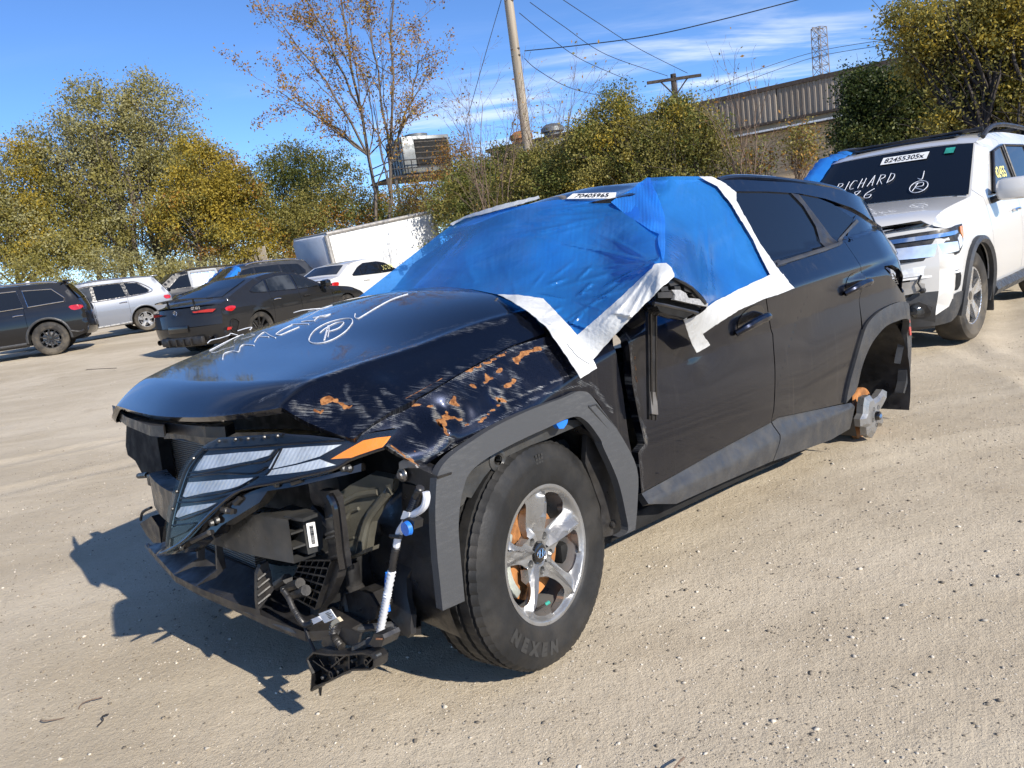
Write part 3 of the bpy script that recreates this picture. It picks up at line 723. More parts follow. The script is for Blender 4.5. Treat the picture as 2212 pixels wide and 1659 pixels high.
def front_x(y, z):
    return np.interp(np.abs(y), [0, .15, .3, .4, .5, .6, .7, .78, .85, .92], [.84, .828, .80, .772, .735, .682, .61, .535, .455, .36]) - .25 * (np.asarray(z) - .7)
def wind_x(y, z): return -.36 - 1.58 * (z - 1.15) - .24 * (y / .65) ** 2
def roof_z(x, y):
    c = np.interp(x, [-3.6, -3.4, -3.1, -2.7, -2.2, -1.7, -1.45, -1.25, -1.1, -.95, -.8], [1.50, 1.545, 1.585, 1.606, 1.625, 1.632, 1.625, 1.605, 1.575, 1.535, 1.48])
    z = c - .030 * (np.abs(y) / .6) ** 2.5 - .02 * (np.abs(y) / .62) ** 8
    return z + .014 * np.sin(9 * y + 5 * x) * sstep(x, -1.6, -1.15) * sstep(np.abs(y), .6, .4)   # buckled front of the roof

SUV = empty('suv', Matrix(np.vstack([np.hstack([CAR_R, CAR_T[:, None]]), [0, 0, 0, 1]]).tolist()))
tag(SUV, 'crashed dark navy SUV with bumper torn off and blue film over its windshield', 'suv')
def on_side(off=0.0): return lambda u, v: np.stack([u, side_y(u, v) + off, v], -1)
def on_front(off=0.0): return lambda u, v: np.stack([front_x(u, v) + off, u, v], -1)
def on_hood(off=0.0): return lambda u, v: np.stack([u, v, hood_z(u, v) + off], -1)
def on_roof(off=0.0): return lambda u, v: np.stack([u, v, roof_z(u, v) + off], -1)
def on_wind(off=0.0): return lambda u, v: np.stack([wind_x(u, v) + off, u, v], -1)
xz, yz, xy = [0, 2], [1, 2], [0, 1]

# ---- crash marks: scraped and rusted places, measured on the panels
def marks(V2, spec, ang):
    """wear/rust amounts from strokes (polyline, half width, amount)"""
    w, r = np.zeros(len(V2)), np.zeros(len(V2)); wob, wob2 = vnoise(V2, 38., 3), vnoise(V2, 95., 4)
    for kind, L, hw, amt in spec:
        if kind == 'w': amt = min(1, amt * .72 + .30)
        else: hw = hw * .78
        d = seg_dist(V2, L, len(L) > 3 and np.allclose(L[0], L[-1])) + hw * (.38 * wob + .22 * wob2)
        if len(L) > 3 and np.allclose(L[0], L[-1]): d = np.where(inside(V2, L), 0, d)
        v = amt * (sstep(d, hw * 1.25, hw * .1) if kind == 'w' else sstep(d, hw, hw * .3))
        if kind == 'w': w = np.maximum(w, v)
        else: r = np.maximum(r, v); w = np.maximum(w, amt * sstep(d, hw * 3.0, hw * .7) * .72)
    c, s = math.cos(ang), math.sin(ang)
    return dict(wear=w, rust=r, along=V2[:, 0] * c + V2[:, 1] * s, across=-V2[:, 0] * s + V2[:, 1] * c)
HM = lambda *p: hit_hood(Z5(*p))[:, :2]
hood_marks = [('w', HM((90, 1250), (240, 1180), (500, 1085), (800, 985)), .022, .85), ('w', HM((300, 1120), (600, 1000), (900, 890), (1200, 800)), .034, .62),
              ('w', HM((800, 985), (1200, 850), (1600, 720), (2000, 610), (2200, 560)), .024, .72), ('w', HM((1000, 880), (1500, 690), (2100, 540)), .035, .50),
              ('w', HM((340, 1320), (480, 1340), (640, 1360)), .026, .85), ('w', HM((200, 1480), (250, 1440), (320, 1400)), .018, .85),
              ('w', HM((200, 1400), (420, 1420), (680, 1440)), .05, .50), ('w', HM((220, 1500), (500, 1500), (600, 1540)), .04, .45),
              ('w', HM((640, 1290), (740, 1290), (850, 1320)), .03, .75), ('w', HM((790, 1150), (800, 1230), (880, 1330), (990, 1420)), .022, .75),
              ('w', HM((880, 1290), (950, 1370), (1000, 1430)), .024, .8), ('w', HM((870, 1570), (1000, 1480), (1150, 1380), (1350, 1260), (1600, 1120)), .030, .62),
              ('w', HM((1600, 1120), (1800, 1010), (2000, 900), (2190, 790)), .022, .52), ('w', HM((1050, 1240), (1130, 1340), (1160, 1360)), .016, .85),
              ('w', HM((1100, 1160), (1190, 1230), (1300, 1260)), .026, .62), ('w', HM((1350, 1230), (1500, 1120), (1700, 1040)), .05, .62), ('w', HM((1750, 980), (1790, 990)), .02, .7),
              ('w', HM((1900, 900), (2100, 800), (2212, 740)), .035, .55), ('w', HM((880, 1200), (1000, 1260), (1060, 1330)), .05, .42),
              ('w', HM((330, 1085), (370, 1050), (440, 1020)), .008, .7),
              ('r', HM((590, 1275), (650, 1250), (715, 1265)), .016, .95), ('r', HM((755, 1290), (790, 1325), (840, 1315)), .012, .95), ('r', HM((520, 1350), (590, 1365)), .006, .9),
              ('r', HM((1150, 1350), (1400, 1200), (1700, 1035)), .004, .62)]
_a = HM((350, 1300), (650, 1330)); HANG = math.atan2(_a[1, 1] - _a[0, 1], _a[1, 0] - _a[0, 0])
gapA = hit_hood(Z5((880, 1575), (1100, 1418), (1350, 1278), (1600, 1138), (1800, 1020), (2000, 908), (2212, 798)))[:, :2]
gap_y = lambda x: np.interp(-x, -gapA[:, 0], gapA[:, 1])
fe = np.array([(hood_front(y), y) for y in np.linspace(-.79, gapA[0, 1], 40)])
rear = hit(Z5((2130, 352)), 1, .62)[0]
hood_out = np.vstack([fe, gapA[1:], [(-.10, .785), (-.215, .79), (-.245, .70), (-.262, .58), (-.29, .42), (-.335, .25), (-.37, .10), (-.385, -.2), (-.37, -.45), (-.34, -.58), (-.28, -.72), (.2, -.80)]])
panel('hood', hood_out, on_hood(), 'paint_navy_worn', SUV, res=.0085, thick=.02, out=(0, 0, 1), attr_fn=lambda V2, P: marks(V2, hood_marks, HANG))
# hood inner panel and seal below it
panel('hood_inner_panel', np.array([(.70, -.70), (.735, -.45), (.75, -.1), (.73, .2), (.66, .45), (.57, .62), (-.25, .62), (-.3, -.7)]), on_hood(-.035), 'black_plastic', SUV, res=.06, thick=.02, out=(0, 0, 1))

# ---- fender, doors, quarter panel
HS = lambda off, *p: hit_side(np.vstack(p), off)[:, xz]
arch_out_f = np.vstack([Z4((700, 1240), (740, 1160), (830, 1070), (960, 980), (1200, 830), (1500, 690), (1800, 580), (1900, 535), (1960, 528), (2060, 560), (2140, 650)),
                        ZF((1330, 470), (1415, 620))])
arch_out_f_xz = spline(hit(arch_out_f, 1, .935)[:, xz], 4)
fen_top = HS(0, Z4((20, 915)), Z5((1100, 1428), (1350, 1288), (1600, 1150), (1800, 1030), (2000, 920), (2212, 808)))
fen_front = HS(0, Z4((700, 1240), (540, 1172), (400, 1090), (262, 1000), (300, 950), (372, 860), (330, 845), (180, 870)))
fen_rear = HS(0, ZF((1418, 640), (1392, 500), (1366, 300), (1340, 150), (1300, 40)))
fender_out = np.vstack([fen_top, [(-.20, 1.02), (-.36, 1.045)], fen_rear[::-1], arch_out_f_xz[::-1] + np.array([0, -.004]), fen_front[1:]])
FMk = lambda *p: hit_side(Z4(*p))[:, xz]
FL = lambda *p: np.vstack([FMk(*p), FMk(p[0])])
fender_marks = [('w', FMk((30, 910), (430, 660), (800, 450), (1100, 290), (1350, 170), (1620, 40)), .012, .78),
                ('r', FMk((440, 660), (530, 640), (660, 660)), .010, .85), ('w', FMk((660, 660), (700, 730), (700, 790)), .018, .95),
                ('r', FMk((850, 580), (835, 630), (880, 640)), .013, .95), ('r', FMk((790, 710), (770, 760), (840, 755), (915, 775)), .010, .95),
                ('w', FMk((870, 660), (910, 700), (925, 790)), .016, .95), ('r', FMk((715, 790), (760, 790), (775, 860), (790, 900)), .010, .95),
                ('r', FMk((950, 360), (1090, 300), (1180, 260), (1300, 195)), .009, .85), ('w', FMk((900, 420), (1000, 360), (1200, 290)), .010, .9),
                ('r', FMk((1380, 265), (1430, 220), (1500, 180), (1590, 160)), .013, .95), ('w', FMk((1340, 270), (1450, 270)), .018, .62), ('w', FMk((1600, 150), (1690, 130)), .010, .9),
                ('r', FMk((1110, 460), (1150, 420), (1200, 400)), .010, .92), ('r', FMk((1130, 395), (1140, 400)), .012, .92), ('r', FMk((1230, 360), (1260, 340)), .013, .92), ('w', FMk((1100, 480), (1130, 430)), .012, .9),
                ('r', FMk((1010, 480), (1030, 485)), .012, .9), ('r', FMk((1290, 490), (1340, 465), (1370, 435)), .011, .92), ('w', FMk((1330, 340), (1390, 420), (1400, 530), (1370, 560)), .030, .62),
                ('w', FMk((1160, 500), (1170, 570), (1230, 600)), .020, .92), ('w', FMk((1200, 500), (1260, 520), (1265, 590)), .022, .85), ('r', FMk((1215, 595), (1250, 600), (1290, 615)), .010, .95),
                ('r', FMk((1240, 640), (1150, 720), (1070, 800)), .007, .85), ('w', FMk((1290, 620), (1320, 690)), .014, .92), ('w', FMk((930, 830), (1100, 740), (1220, 660)), .008, .9),
                ('r', FMk((940, 830), (980, 815)), .008, .8), ('w', FMk((1300, 615), (1500, 535), (1700, 450), (1900, 370)), .009, .92), ('w', FMk((1420, 590), (1600, 500)), .006, .6),
                ('w', FMk((1480, 620), (1650, 550), (1870, 490), (2000, 480)), .010, .85), ('w', FMk((880, 1010), (1100, 850), (1300, 730), (1430, 650)), .016, .62),
                ('w', FMk((500, 960), (560, 1000), (610, 1080)), .035, .62), ('w', FMk((600, 1120), (700, 1010), (780, 930)), .018, .85), ('w', FMk((560, 880), (480, 790), (330, 850)), .012, .75),
                ('w', FMk((680, 1180), (740, 1090), (900, 1000)), .014, .9), ('r', FMk((300, 1000), (430, 1090), (540, 1170)), .008, .8), ('w', FMk((280, 1000), (420, 1085), (540, 1170)), .014, .9),
                ('w', FMk((470, 700), (400, 760), (300, 850)), .03, .5), ('w', FMk((900, 480), (870, 570), (990, 470), (1000, 400)), .05, .55), ('w', FMk((900, 600), (970, 560)), .02, .6),
                ('w', FMk((820, 920), (840, 960), (860, 1010)), .014, .8), ('w', FMk((1650, 180), (1800, 300), (1900, 350)), .05, .40), ('w', FMk((1920, 440), (2060, 480), (2150, 620), (2212, 700)), .020, .78),
                ('w', FMk((490, 1040), (520, 1050)), .010, .7), ('r', FMk((500, 1045), (515, 1050)), .006, .8)]
_a = FMk((560, 960), (500, 1080)); FANG = math.atan2(_a[1, 1] - _a[0, 1], _a[1, 0] - _a[0, 0])
hole1 = smooth_poly(hit_side(Z4((700, 790), (720, 785), (735, 815), (762, 835), (755, 845), (715, 825)))[:, xz], True, 1)
hole2 = smooth_poly(hit_side(Z4((1225, 598), (1245, 595), (1258, 618), (1238, 630)))[:, xz], True, 1)
fender = panel('fender', fender_out, on_side(), 'paint_navy_worn', SUV, res=.0085, thick=.02, out=(0, 1, 0), holes=[hole1, hole2], attr_fn=lambda V2, P: marks(V2, fender_marks, math.radians(28)))

b_top = HS(0, ZR((850, 690)))[0]
bgap = HS(0, ZR((850, 690), (880, 850), (890, 1000), (885, 1200), (872, 1255)))
door_front_edge = HS(0, ZF((1372, 20), (1397, 100), (1410, 250), (1442, 420), (1468, 530)), ZR((252, 1400), (268, 1590)))
sill_f = HS(0, ZR((268, 1590), (450, 1490), (600, 1404), (760, 1318), (872, 1258)))
door_marks = [('w', door_front_edge[:5] + np.array([-.012, 0]), .022, .95), ('w', door_front_edge[3:] + np.array([-.012, 0]), .022, .72),
              ('r', door_front_edge[1:3] + np.array([-.03, 0]), .010, .72), ('w', HS(0, ZR((240, 1290), (285, 1360))), .02, .85), ('w', HS(0, ZR((285, 1280), (284, 1310))), .008, .9)]
fd_out = np.vstack([door_front_edge, sill_f[1:], bgap[::-1][1:] + np.array([.004, 0]), [(-1.47, belt_z(-1.47)), (-1.2, belt_z(-1.2)), (-.9, belt_z(-.9)), (-.6, 1.06), (-.46, 1.04)]])
door_f = panel('front_door', fd_out, on_side(), 'paint_navy_worn', SUV, res=.016, thick=.03, out=(0, 1, 0), attr_fn=lambda V2, P: marks(V2, door_marks, math.radians(80)))
arch_out_r = spline(hit(Z7((1405, 1290), (1440, 1000), (1470, 800), (1520, 620), (1620, 500), (1740, 430), (1820, 415), (1880, 450), (1930, 560), (1960, 780)), 1, .93)[:, xz], 5)
arch_in_r = spline(hit(Z7((1480, 1200), (1500, 1130), (1515, 950), (1560, 780), (1650, 640), (1740, 585), (1830, 562), (1880, 600), (1915, 700), (1925, 850), (1905, 1100), (1880, 1200)), 1, .93)[:, xz], 5)
sill_r = HS(0, ZR((872, 1258), (905, 1236), (1060, 1204), (1232, 1168)))
rd_rear = np.array([(-2.47, belt_z(-2.47)), (-2.50, 1.06), (-2.44, .93)])
ao = arch_out_r
cut = np.argmin(np.abs(ao[:, 0] + 2.44))
rd_out = np.vstack([bgap + np.array([-.004, 0]), sill_r[1:-1], [ao[0] + np.array([.006, .0])], ao[1:cut], rd_rear[::-1], [(-2.1, belt_z(-2.1)), (-1.76, belt_z(-1.76)), (-1.475, belt_z(-1.475))]])
door_r = panel('rear_door', rd_out, on_side(), 'paint_navy', SUV, res=.011, thick=.03, out=(0, 1, 0))
lampcav = hit(Z7((1660, 130), (1672, 108), (1730, 98), (1790, 130), (1830, 190), (1885, 290), (1870, 310), (1800, 342), (1785, 330), (1760, 280), (1700, 210)), 1, .905)[:, xz]
q_rear = hit(Z7((1940, 420), (1905, 300), (1850, 140), (1826, 30), (1812, 10)), 1, .895)[:, xz]
dp = hit(ZR((1462, 470), (1380, 400), (1290, 290), (1270, 312), (1190, 425)), 1, .80)[:, xz]
q_out = np.vstack([rd_rear + np.array([-.004, 0]), ao[cut:-3], q_rear, dp])
panel('quarter_panel', q_out, on_side(), 'paint_navy', SUV, res=.012, thick=.03, out=(0, 1, 0), holes=[lampcav])
panel('lamp_cavity', smooth_poly(lampcav + 0, True, 1) * 1.0, on_side(-.06), 'dark_void', SUV, res=.03, thick=0, out=(0, 1, 0))
g = MB()
for (a, b) in (((1700, 185), (1795, 170)), ((1712, 215), (1812, 195)), ((1722, 235), (1820, 215)), ((1735, 255), (1828, 235)), ((1748, 275), (1835, 255))):
    g.tube(hit_side(Z7(a, b), -.03), .0035, 6)
for (a, b) in (((1705, 185), (1755, 280)), ((1760, 172), (1800, 268)), ((1795, 170), (1832, 258))): g.tube(hit_side(Z7(a, b), -.03), .0035, 6)
g.build('lamp_connector', 'steel', SUV)
# rear bumper corner beside the arch, and its reflectors
bc = hit(Z7((1935, 420), (1962, 560), (1976, 700), (1972, 800), (1952, 1010), (1892, 1205), (1880, 1200), (1905, 1100), (1925, 850), (1915, 700), (1882, 600), (1850, 572), (1890, 470)), 1, .90)[:, xz]
panel('rear_bumper', bc, lambda u, v: np.stack([u, .90 - .5 * np.maximum(0, -u - 3.12) ** 2, v], -1), 'cladding', SUV, res=.03, thick=.05, out=(0, 1, 0))
for q in (((1905, 520), (1928, 520), (1942, 590), (1918, 600)), ((1930, 630), (1946, 628), (1952, 700), (1940, 705))):
    panel('reflector', hit(Z7(*q), 1, .908)[:, xz], lambda u, v: np.stack([u, .908 + 0 * u, v], -1), 'red_lens', SUV, res=.02, thick=.006, out=(0, 1, 0))
# rear arch trim and sill cladding
ra_out = np.vstack([ao, arch_in_r[::-1][8:]])
panel('wheel_arch_trim', ra_out, on_side(.014), 'cladding', SUV, res=.02, thick=.035, out=(0, 1, 0))
def sill_surf(u, v):
    top = np.interp(u, [-2.35, -1.53, -1.46, -.5], [.42, .485, .482, .41]); mid = np.interp(u, [-2.35, -1.53, -.5], [.40, .385, .36])
    y = .905 + .03 * sstep(v, top, mid) - .28 * np.maximum(0, mid - v) ** 1.15
    return np.stack([u, y, v], -1)
def HSill(*p):
    y = np.full(len(p), .92); D = np.vstack(p)
    for _ in range(12):
        d = ray_dirs(D) @ CAR_R; P = _o_car + d * ((y - _o_car[1]) / d[:, 1])[:, None]; y = sill_surf(P[:, 0], P[:, 2])[:, 1]
    return P[:, xz]
cl_f = HSill(*ZR((268, 1592), (450, 1492), (600, 1406), (760, 1320), (872, 1260), (912, 1320), (880, 1440), (660, 1535), (430, 1640), (300, 1640)))
cl_r = HSill(*ZR((876, 1258), (905, 1238), (1060, 1206), (1245, 1168), (1240, 1290), (1150, 1342), (884, 1440), (916, 1318)))
panel('door_cladding', cl_f, sill_surf, 'cladding', SUV, res=.022, thick=.03, out=(0, 1, 0))
panel('door_cladding', cl_r, sill_surf, 'cladding', SUV, res=.022, thick=.03, out=(0, 1, 0))
MB().box((-1.15, 0, .27), (2.0, 1.66, .08), bev=.02).box((-2.0, .72, .22), (.25, .06, .06)).build('floor_pan', 'dark_void', SUV)
# front arch trim with its torn, hanging front end
fa_in = np.vstack([Z2((1770, 900), (1745, 620), (1760, 400), (1790, 265)), Z4((960, 1240), (1080, 1130), (1250, 1030), (1450, 930), (1650, 840), (1800, 770), (1900, 745), (1960, 770), (2020, 830), (2100, 950)), ZF((1262, 545), (1330, 700), (1370, 850), (1385, 935), (1345, 965))])
fa_out = np.vstack([ZF((1420, 930), (1425, 800), (1418, 640), (1340, 482), (1270, 382), (1210, 300)), Z4((1960, 528), (1900, 535), (1800, 580), (1500, 690), (1200, 830), (960, 980), (830, 1070), (740, 1160), (695, 1245)), Z2((1560, 215), (1548, 420), (1550, 640), (1570, 900), (1625, 1325), (1812, 1240))])
ft_o = hit(np.vstack([spline(fa_in, 4), spline(fa_out[:-2], 4), fa_out[-2:]]), 1, .945)[:, xz]
def trim_surf(u, v): return np.stack([u, .945 + .012 * np.sin(np.clip((v - .25) / .6, 0, 1) * 3) - .12 * np.maximum(0, u - .34) ** 2, v], -1)
ftrim = panel('wheel_arch_trim', ft_o, trim_surf, 'cladding_scuffed', SUV, res=.014, thick=.03, out=(0, 1, 0))
g = MB()
for q in (((1205, 355), (1240, 345), (1335, 460), (1345, 480), (1310, 478)), ((1320, 505), (1355, 500), (1415, 610), (1390, 625))):
    pp = hit(ZF(*q), 1, .952); g.tube(np.vstack([pp, pp[:1]]), .003, 5)
g.build('trim_ribs', 'cladding', SUV)
# inner flange between trim and tyre, with bolt hole; blue clip
fl = hit(Z4((885, 1545), (905, 1380), (965, 1250), (1085, 1140), (1250, 1040), (1450, 940), (1650, 850), (1800, 780), (1960, 775), (1965, 812), (1800, 880), (1650, 945), (1500, 1000), (1330, 1080), (1200, 1165), (1110, 1270), (1035, 1390), (1000, 1450), (960, 1440), (935, 1500)), 1, .90)[:, xz]
hc = hit(Z4((1225, 1122)), 1, .90)[0]
holeF = [(hc[0] + .014 * math.cos(a), hc[2] + .016 * math.sin(a)) for a in np.linspace(0, 2 * math.pi, 12, endpoint=False)]
panel('fender_flange', fl, lambda u, v: np.stack([u, .90 + 0 * u, v], -1), 'beam_steel', SUV, res=.02, holes=[holeF], thick=.02, out=(0, 1, 0))
MB().lathe([(.016, .004), (.022, .008), (.034, .004), (.036, -.002)], (hc[0], .90, hc[2]), 'y', 20).build('bolt_collar', 'beam_steel', SUV)
cp = hit(Z4((1690, 800), (1720, 775), (1795, 768), (1790, 800), (1760, 845), (1720, 848)), 1, .925)
MB().prism(cp, (0, 1, 0), .02).build('clip', 'blue_plastic', SUV)
# wheel house liners
def liner(cx, cz, r, y0, y1, a0, a1, nm, mat='black_plastic'):
    an = np.linspace(math.radians(a0), math.radians(a1), 28); rings = []
    for y, rr in ((y1, r), (y0 + .04, r - .01), (y0, r - .06), (y0, .02)):
        rings.append(np.array([(cx + rr * math.cos(a), y, cz + rr * math.sin(a)) for a in an]))
    MB().loft(rings, closed=False).build(nm, mat, SUV)
liner(-2.75, .40, .415, .42, .915, -25, 205, 'wheel_liner'); liner(.0, .375, .405, .40, .90, -25, 150, 'wheel_liner')
lb = hit(ZF((1200, 430), (1260, 545), (1330, 700), (1372, 850), (1385, 940), (1268, 968), (1262, 820), (1190, 620)), 1, .88)
MB().prism(lb, (0, -1, 0), .02).build('liner_panel', 'black_plastic', SUV)
MB().lathe([(.0, .01), (.012, .008), (.014, 0)], hit(ZF((1318, 905)), 1, .885)[0], 'y', 12).build('liner_clip', 'black_plastic', SUV)

# ---- glass, pillars, roof
rw = hit_side(ZR((712, 182), (957, 190), (985, 205), (1030, 270), (1075, 350), (1118, 442), (895, 512)))[:, xz]
rwin = panel('rear_window', np.vstack([rw, [(-1.50, belt_z(-1.5) + .01), (-1.50, 1.52)]]), on_side(-.004), 'tinted_glass', SUV, res=.04, thick=.004, out=(0, 1, 0))
pt = hit_side(ZR((962, 190), (1000, 197), (1180, 418), (1122, 442), (1078, 345), (1020, 250)))[:, xz]
panel('pillar_trim', pt, on_side(.004), 'black_plastic', SUV, res=.03, thick=.02, out=(0, 1, 0))
qw = hit_side(ZR((1005, 198), (1060, 200), (1160, 240), (1262, 312), (1186, 418)))[:, xz]
panel('quarter_window', qw, on_side(-.002), 'tinted_glass', SUV, res=.04, thick=.004, out=(0, 1, 0))
fw = np.array([(-1.49, belt_z(-1.49) + .01), (-1.49, 1.52), (-1.25, 1.52), (-1.05, 1.47), (-.85, 1.36), (-.66, 1.20), (-.60, 1.085), (-1.0, belt_z(-1.0) + .01)])
panel('front_door_window', fw, on_side(-.006), 'tinted_glass_light', SUV, res=.04, thick=.004, out=(0, 1, 0))
wm = hit_side(ZR((895, 512), (1118, 442), (1186, 418), (1270, 312), (1282, 322), (1195, 432), (1122, 460), (898, 530)), .006)[:, xz]
panel('belt_molding', np.vstack([wm]), on_side(.008), 'cladding', SUV, res=.03, thick=.014, out=(0, 1, 0))
bm_f = np.array([(x, belt_z(x) + d) for x, d in ((-.6, -.012), (-1.0, -.012), (-1.45, -.012), (-1.78, -.012), (-1.78, .012), (-1.45, .012), (-1.0, .012), (-.6, .012))])
panel('belt_molding', bm_f, on_side(.006), 'black_plastic', SUV, res=.03, thick=.014, out=(0, 1, 0))
# door frames and body side above the glass up to the roof
top_line = [(-.62, 1.10), (-.80, 1.30), (-1.0, 1.455), (-1.2, 1.54), (-1.45, 1.575), (-1.8, 1.585), (-2.3, 1.575), (-2.7, 1.55), (-3.05, 1.50), (-3.3, 1.45)]
low_line = [(-3.36, 1.30), (-3.02, 1.365), (-2.8, 1.435), (-2.55, 1.487), (-2.3, 1.515), (-2.0, 1.525), (-1.49, 1.525), (-1.25, 1.525), (-1.05, 1.475), (-.85, 1.365), (-.66, 1.20), (-.60, 1.08)]
panel('roof_side', np.array(top_line + low_line), on_side(.004), 'paint_navy', SUV, res=.03, thick=.03, out=(0, 1, 0))
panel('d_pillar', np.array([(-2.40, 1.26), (-2.40, 1.46), (-2.75, 1.44), (-3.05, 1.40), (-3.36, 1.36), (-3.45, 1.12), (-3.0, 1.16), (-2.55, 1.22)]), on_side(-.010), 'paint_navy', SUV, res=.03, thick=.02, out=(0, 1, 0))
rf = np.array([(-.96, -.58), (-.93, -.3), (-.92, 0), (-.93, .3), (-.97, .52), (-1.08, .60), (-1.4, .655), (-2.3, .655), (-3.0, .62), (-3.3, .58), (-3.42, .45), (-3.45, 0), (-3.42, -.45), (-3.3, -.58), (-2.3, -.655), (-1.2, -.64)])
roof_ = panel('roof', rf, on_roof(), 'paint_navy', SUV, res=.03, thick=.02, out=(0, 0, 1))
# rear spoiler lip
sp_o = np.array([(-3.28, -.60), (-3.28, .60), (-3.40, .60), (-3.50, .50), (-3.53, 0), (-3.50, -.50), (-3.40, -.60)])
panel('spoiler', sp_o, lambda u, v: np.stack([u, v, roof_z(u, v) + .012], -1), 'paint_navy', SUV, res=.04, thick=.035, out=(0, 0, 1))
g = MB()
for s_ in (1, -1):
    xs = np.linspace(-1.66, -3.15, 24)
    pts = np.array([(x, s_ * (.615 - .02 * abs((x + 2.1) / 1.0) ** 3), roof_z(x, .60) + .022 - .03 * abs((x + 2.4) / .76) ** 6) for x in xs])
    g.tube(pts, .016, 8)
g.build('roof_rail', 'gloss_black', SUV)
panel('windshield', np.array([(-.74, 1.08), (-.67, 1.34), (-.60, 1.50), (0, 1.535), (.60, 1.50), (.67, 1.34), (.74, 1.08)]), on_wind(), 'tinted_glass_light', SUV, res=.05, thick=.006, out=(1, 0, 1))
for s_ in (1, -1):
    zs = np.linspace(1.08, 1.56, 14)
    pts = np.array([(wind_x(.66, z) - .01, s_ * (side_y(np.array([wind_x(.66, z)]), np.array([z]))[0] - .024 if s_ > 0 else .80 - .40 * (z - 1.08)), z) for z in zs])
    MB().tube(pts, .024, 8).build('a_pillar', 'paint_navy', SUV)
MB().box((-.36, 0, 1.07), (.24, 1.16, .10), bev=.03).build('cowl', 'black_plastic', SUV)
# cabin: dash, seats, dark shell so that no daylight leaks through
g = MB().box((-.75, 0, 1.05), (.42, 1.36, .16), bev=.05).box((-2.3, 0, .98), (1.5, 1.50, .04)).box((-1.2, 0, .62), (1.9, 1.5, .04))
g.box((-3.22, 0, .95), (.04, 1.4, .6)); g.build('dashboard_and_dark_shell', 'interior', SUV)
for yy in (.36, -.36):
    R_ = rot('y', math.radians(-14))
    MB().box((-1.55, yy, 1.05), (.16, .48, .58), R_, .06).box((-1.64, yy, 1.42), (.10, .27, .18), R_, .045).box((-1.25, yy, .76), (.52, .5, .14), None, .05).build('seat', 'interior', SUV)
# far side, tailgate and front-end backing (closed body)
far = np.array([(.40, .70), (.45, .84), (.0, .98), (-.45, 1.03), (-.62, 1.10), (-.85, 1.36), (-1.2, 1.54), (-1.8, 1.585), (-2.7, 1.55), (-3.2, 1.46), (-3.42, 1.2), (-3.40, .8), (-3.25, .45)] + [(-2.75 + .42 * math.cos(a), .40 + .42 * math.sin(a)) for a in np.linspace(math.pi, 0, 14)] + [(-2.2, .30), (-.50, .30)] + [(.42 * math.cos(a), .40 + .42 * math.sin(a)) for a in np.linspace(math.pi, 0.2, 14)])
panel('far_side_panel', far, lambda u, v: np.stack([u, -side_y(u, v), v], -1), 'paint_navy', SUV, res=.05, thick=.03, out=(0, -1, 0))
tg = np.array([(-.80, .45), (-.82, .9), (-.78, 1.15), (-.60, 1.52), (.60, 1.52), (.78, 1.15), (.82, .9), (.80, .45)])
panel('tailgate', tg, lambda u, v: np.stack([-3.42 + .30 * np.maximum(0, v - 1.1) + .18 * (u / .8) ** 4, u, v], -1), 'paint_navy', SUV, res=.06, thick=.03, out=(-1, 0, 0))
# ------------------------------------------------------------------ wheels
def tyre_mesh(R=.365, W=.235, rim=.224, n=256, tread=True):
    h = W / 2; prof = [(rim - .012, -h * .80), (rim + .008, -h * .92), (rim + .045, -h * .99), (rim + .085, -h * 1.0), (R - .035, -h * .96), (R - .012, -h * .86), (R - .004, -h * .74)]
    if tread:
        for g_ in (-.44, -.15, .15, .44):
            prof += [(R, (g_ - .045) * h * 1.45), (R - .008, (g_ - .035) * h * 1.45), (R - .008, (g_ + .035) * h * 1.45), (R, (g_ + .045) * h * 1.45)]
    else: prof += [(R, -h * .5), (R, h * .5)]
    prof += [(R - .004, h * .74), (R - .012, h * .86), (R - .035, h * .96), (rim + .085, h * 1.0), (rim + .079, h * 1.012), (rim + .070, h * 1.0), (rim + .045, h * .99), (rim + .012, h * .94), (rim + .004, h * .92), (rim - .012, h * .80)]
    V = []
    for r, y in prof:
        for k in range(n):
            a = 2 * math.pi * k / n; rr = r
            if tread and r > R - .02 and abs(y) > h * .60 and k % 4 == 0: rr = r - .0032
            if tread and abs(y) < h * .60 and r > R - .001 and k % 4 == 0: rr = r - .002
            V.append((rr * math.cos(a), y, rr * math.sin(a)))
    m = len(prof)
    F = np.array([(i * n + k, i * n + (k + 1) % n, (i + 1) * n + (k + 1) % n, (i + 1) * n + k) for i in range(m - 1) for k in range(n)])
    return np.array(V), F
def polar_panel(name, holes, depth, mat, parent, R, res=.007, r0=0.0, thick=.03):
    c = [(R * math.cos(a), R * math.sin(a)) for a in np.linspace(0, 2 * math.pi, 72, endpoint=False)]
    return panel(name, c, lambda u, v: np.stack([-u, depth(u, v), v], -1), mat, parent, res=res, holes=holes, thick=thick, out=(0, 1, 0))
def alloy_depth(u, v):
    r = np.hypot(u, v); th = np.degrees(np.arctan2(v, u)); ph = (th - 90 + 36) % 72 - 36
    ridge = np.maximum(0, 1 - np.abs(ph + 4) / (16 - 45 * np.minimum(r, .2)))
    blade = np.where(ph > 4, .020 * sstep(ph, 4, 16), 0)
    return .070 + .020 * sstep(r, .05, .20) + .022 * ridge * sstep(r, .045, .09) * sstep(r, .208, .185) - blade * sstep(r, .06, .1) * sstep(r, .208, .19) + .014 * sstep(r, .198, .212) - .012 * sstep(r, .040, .034)
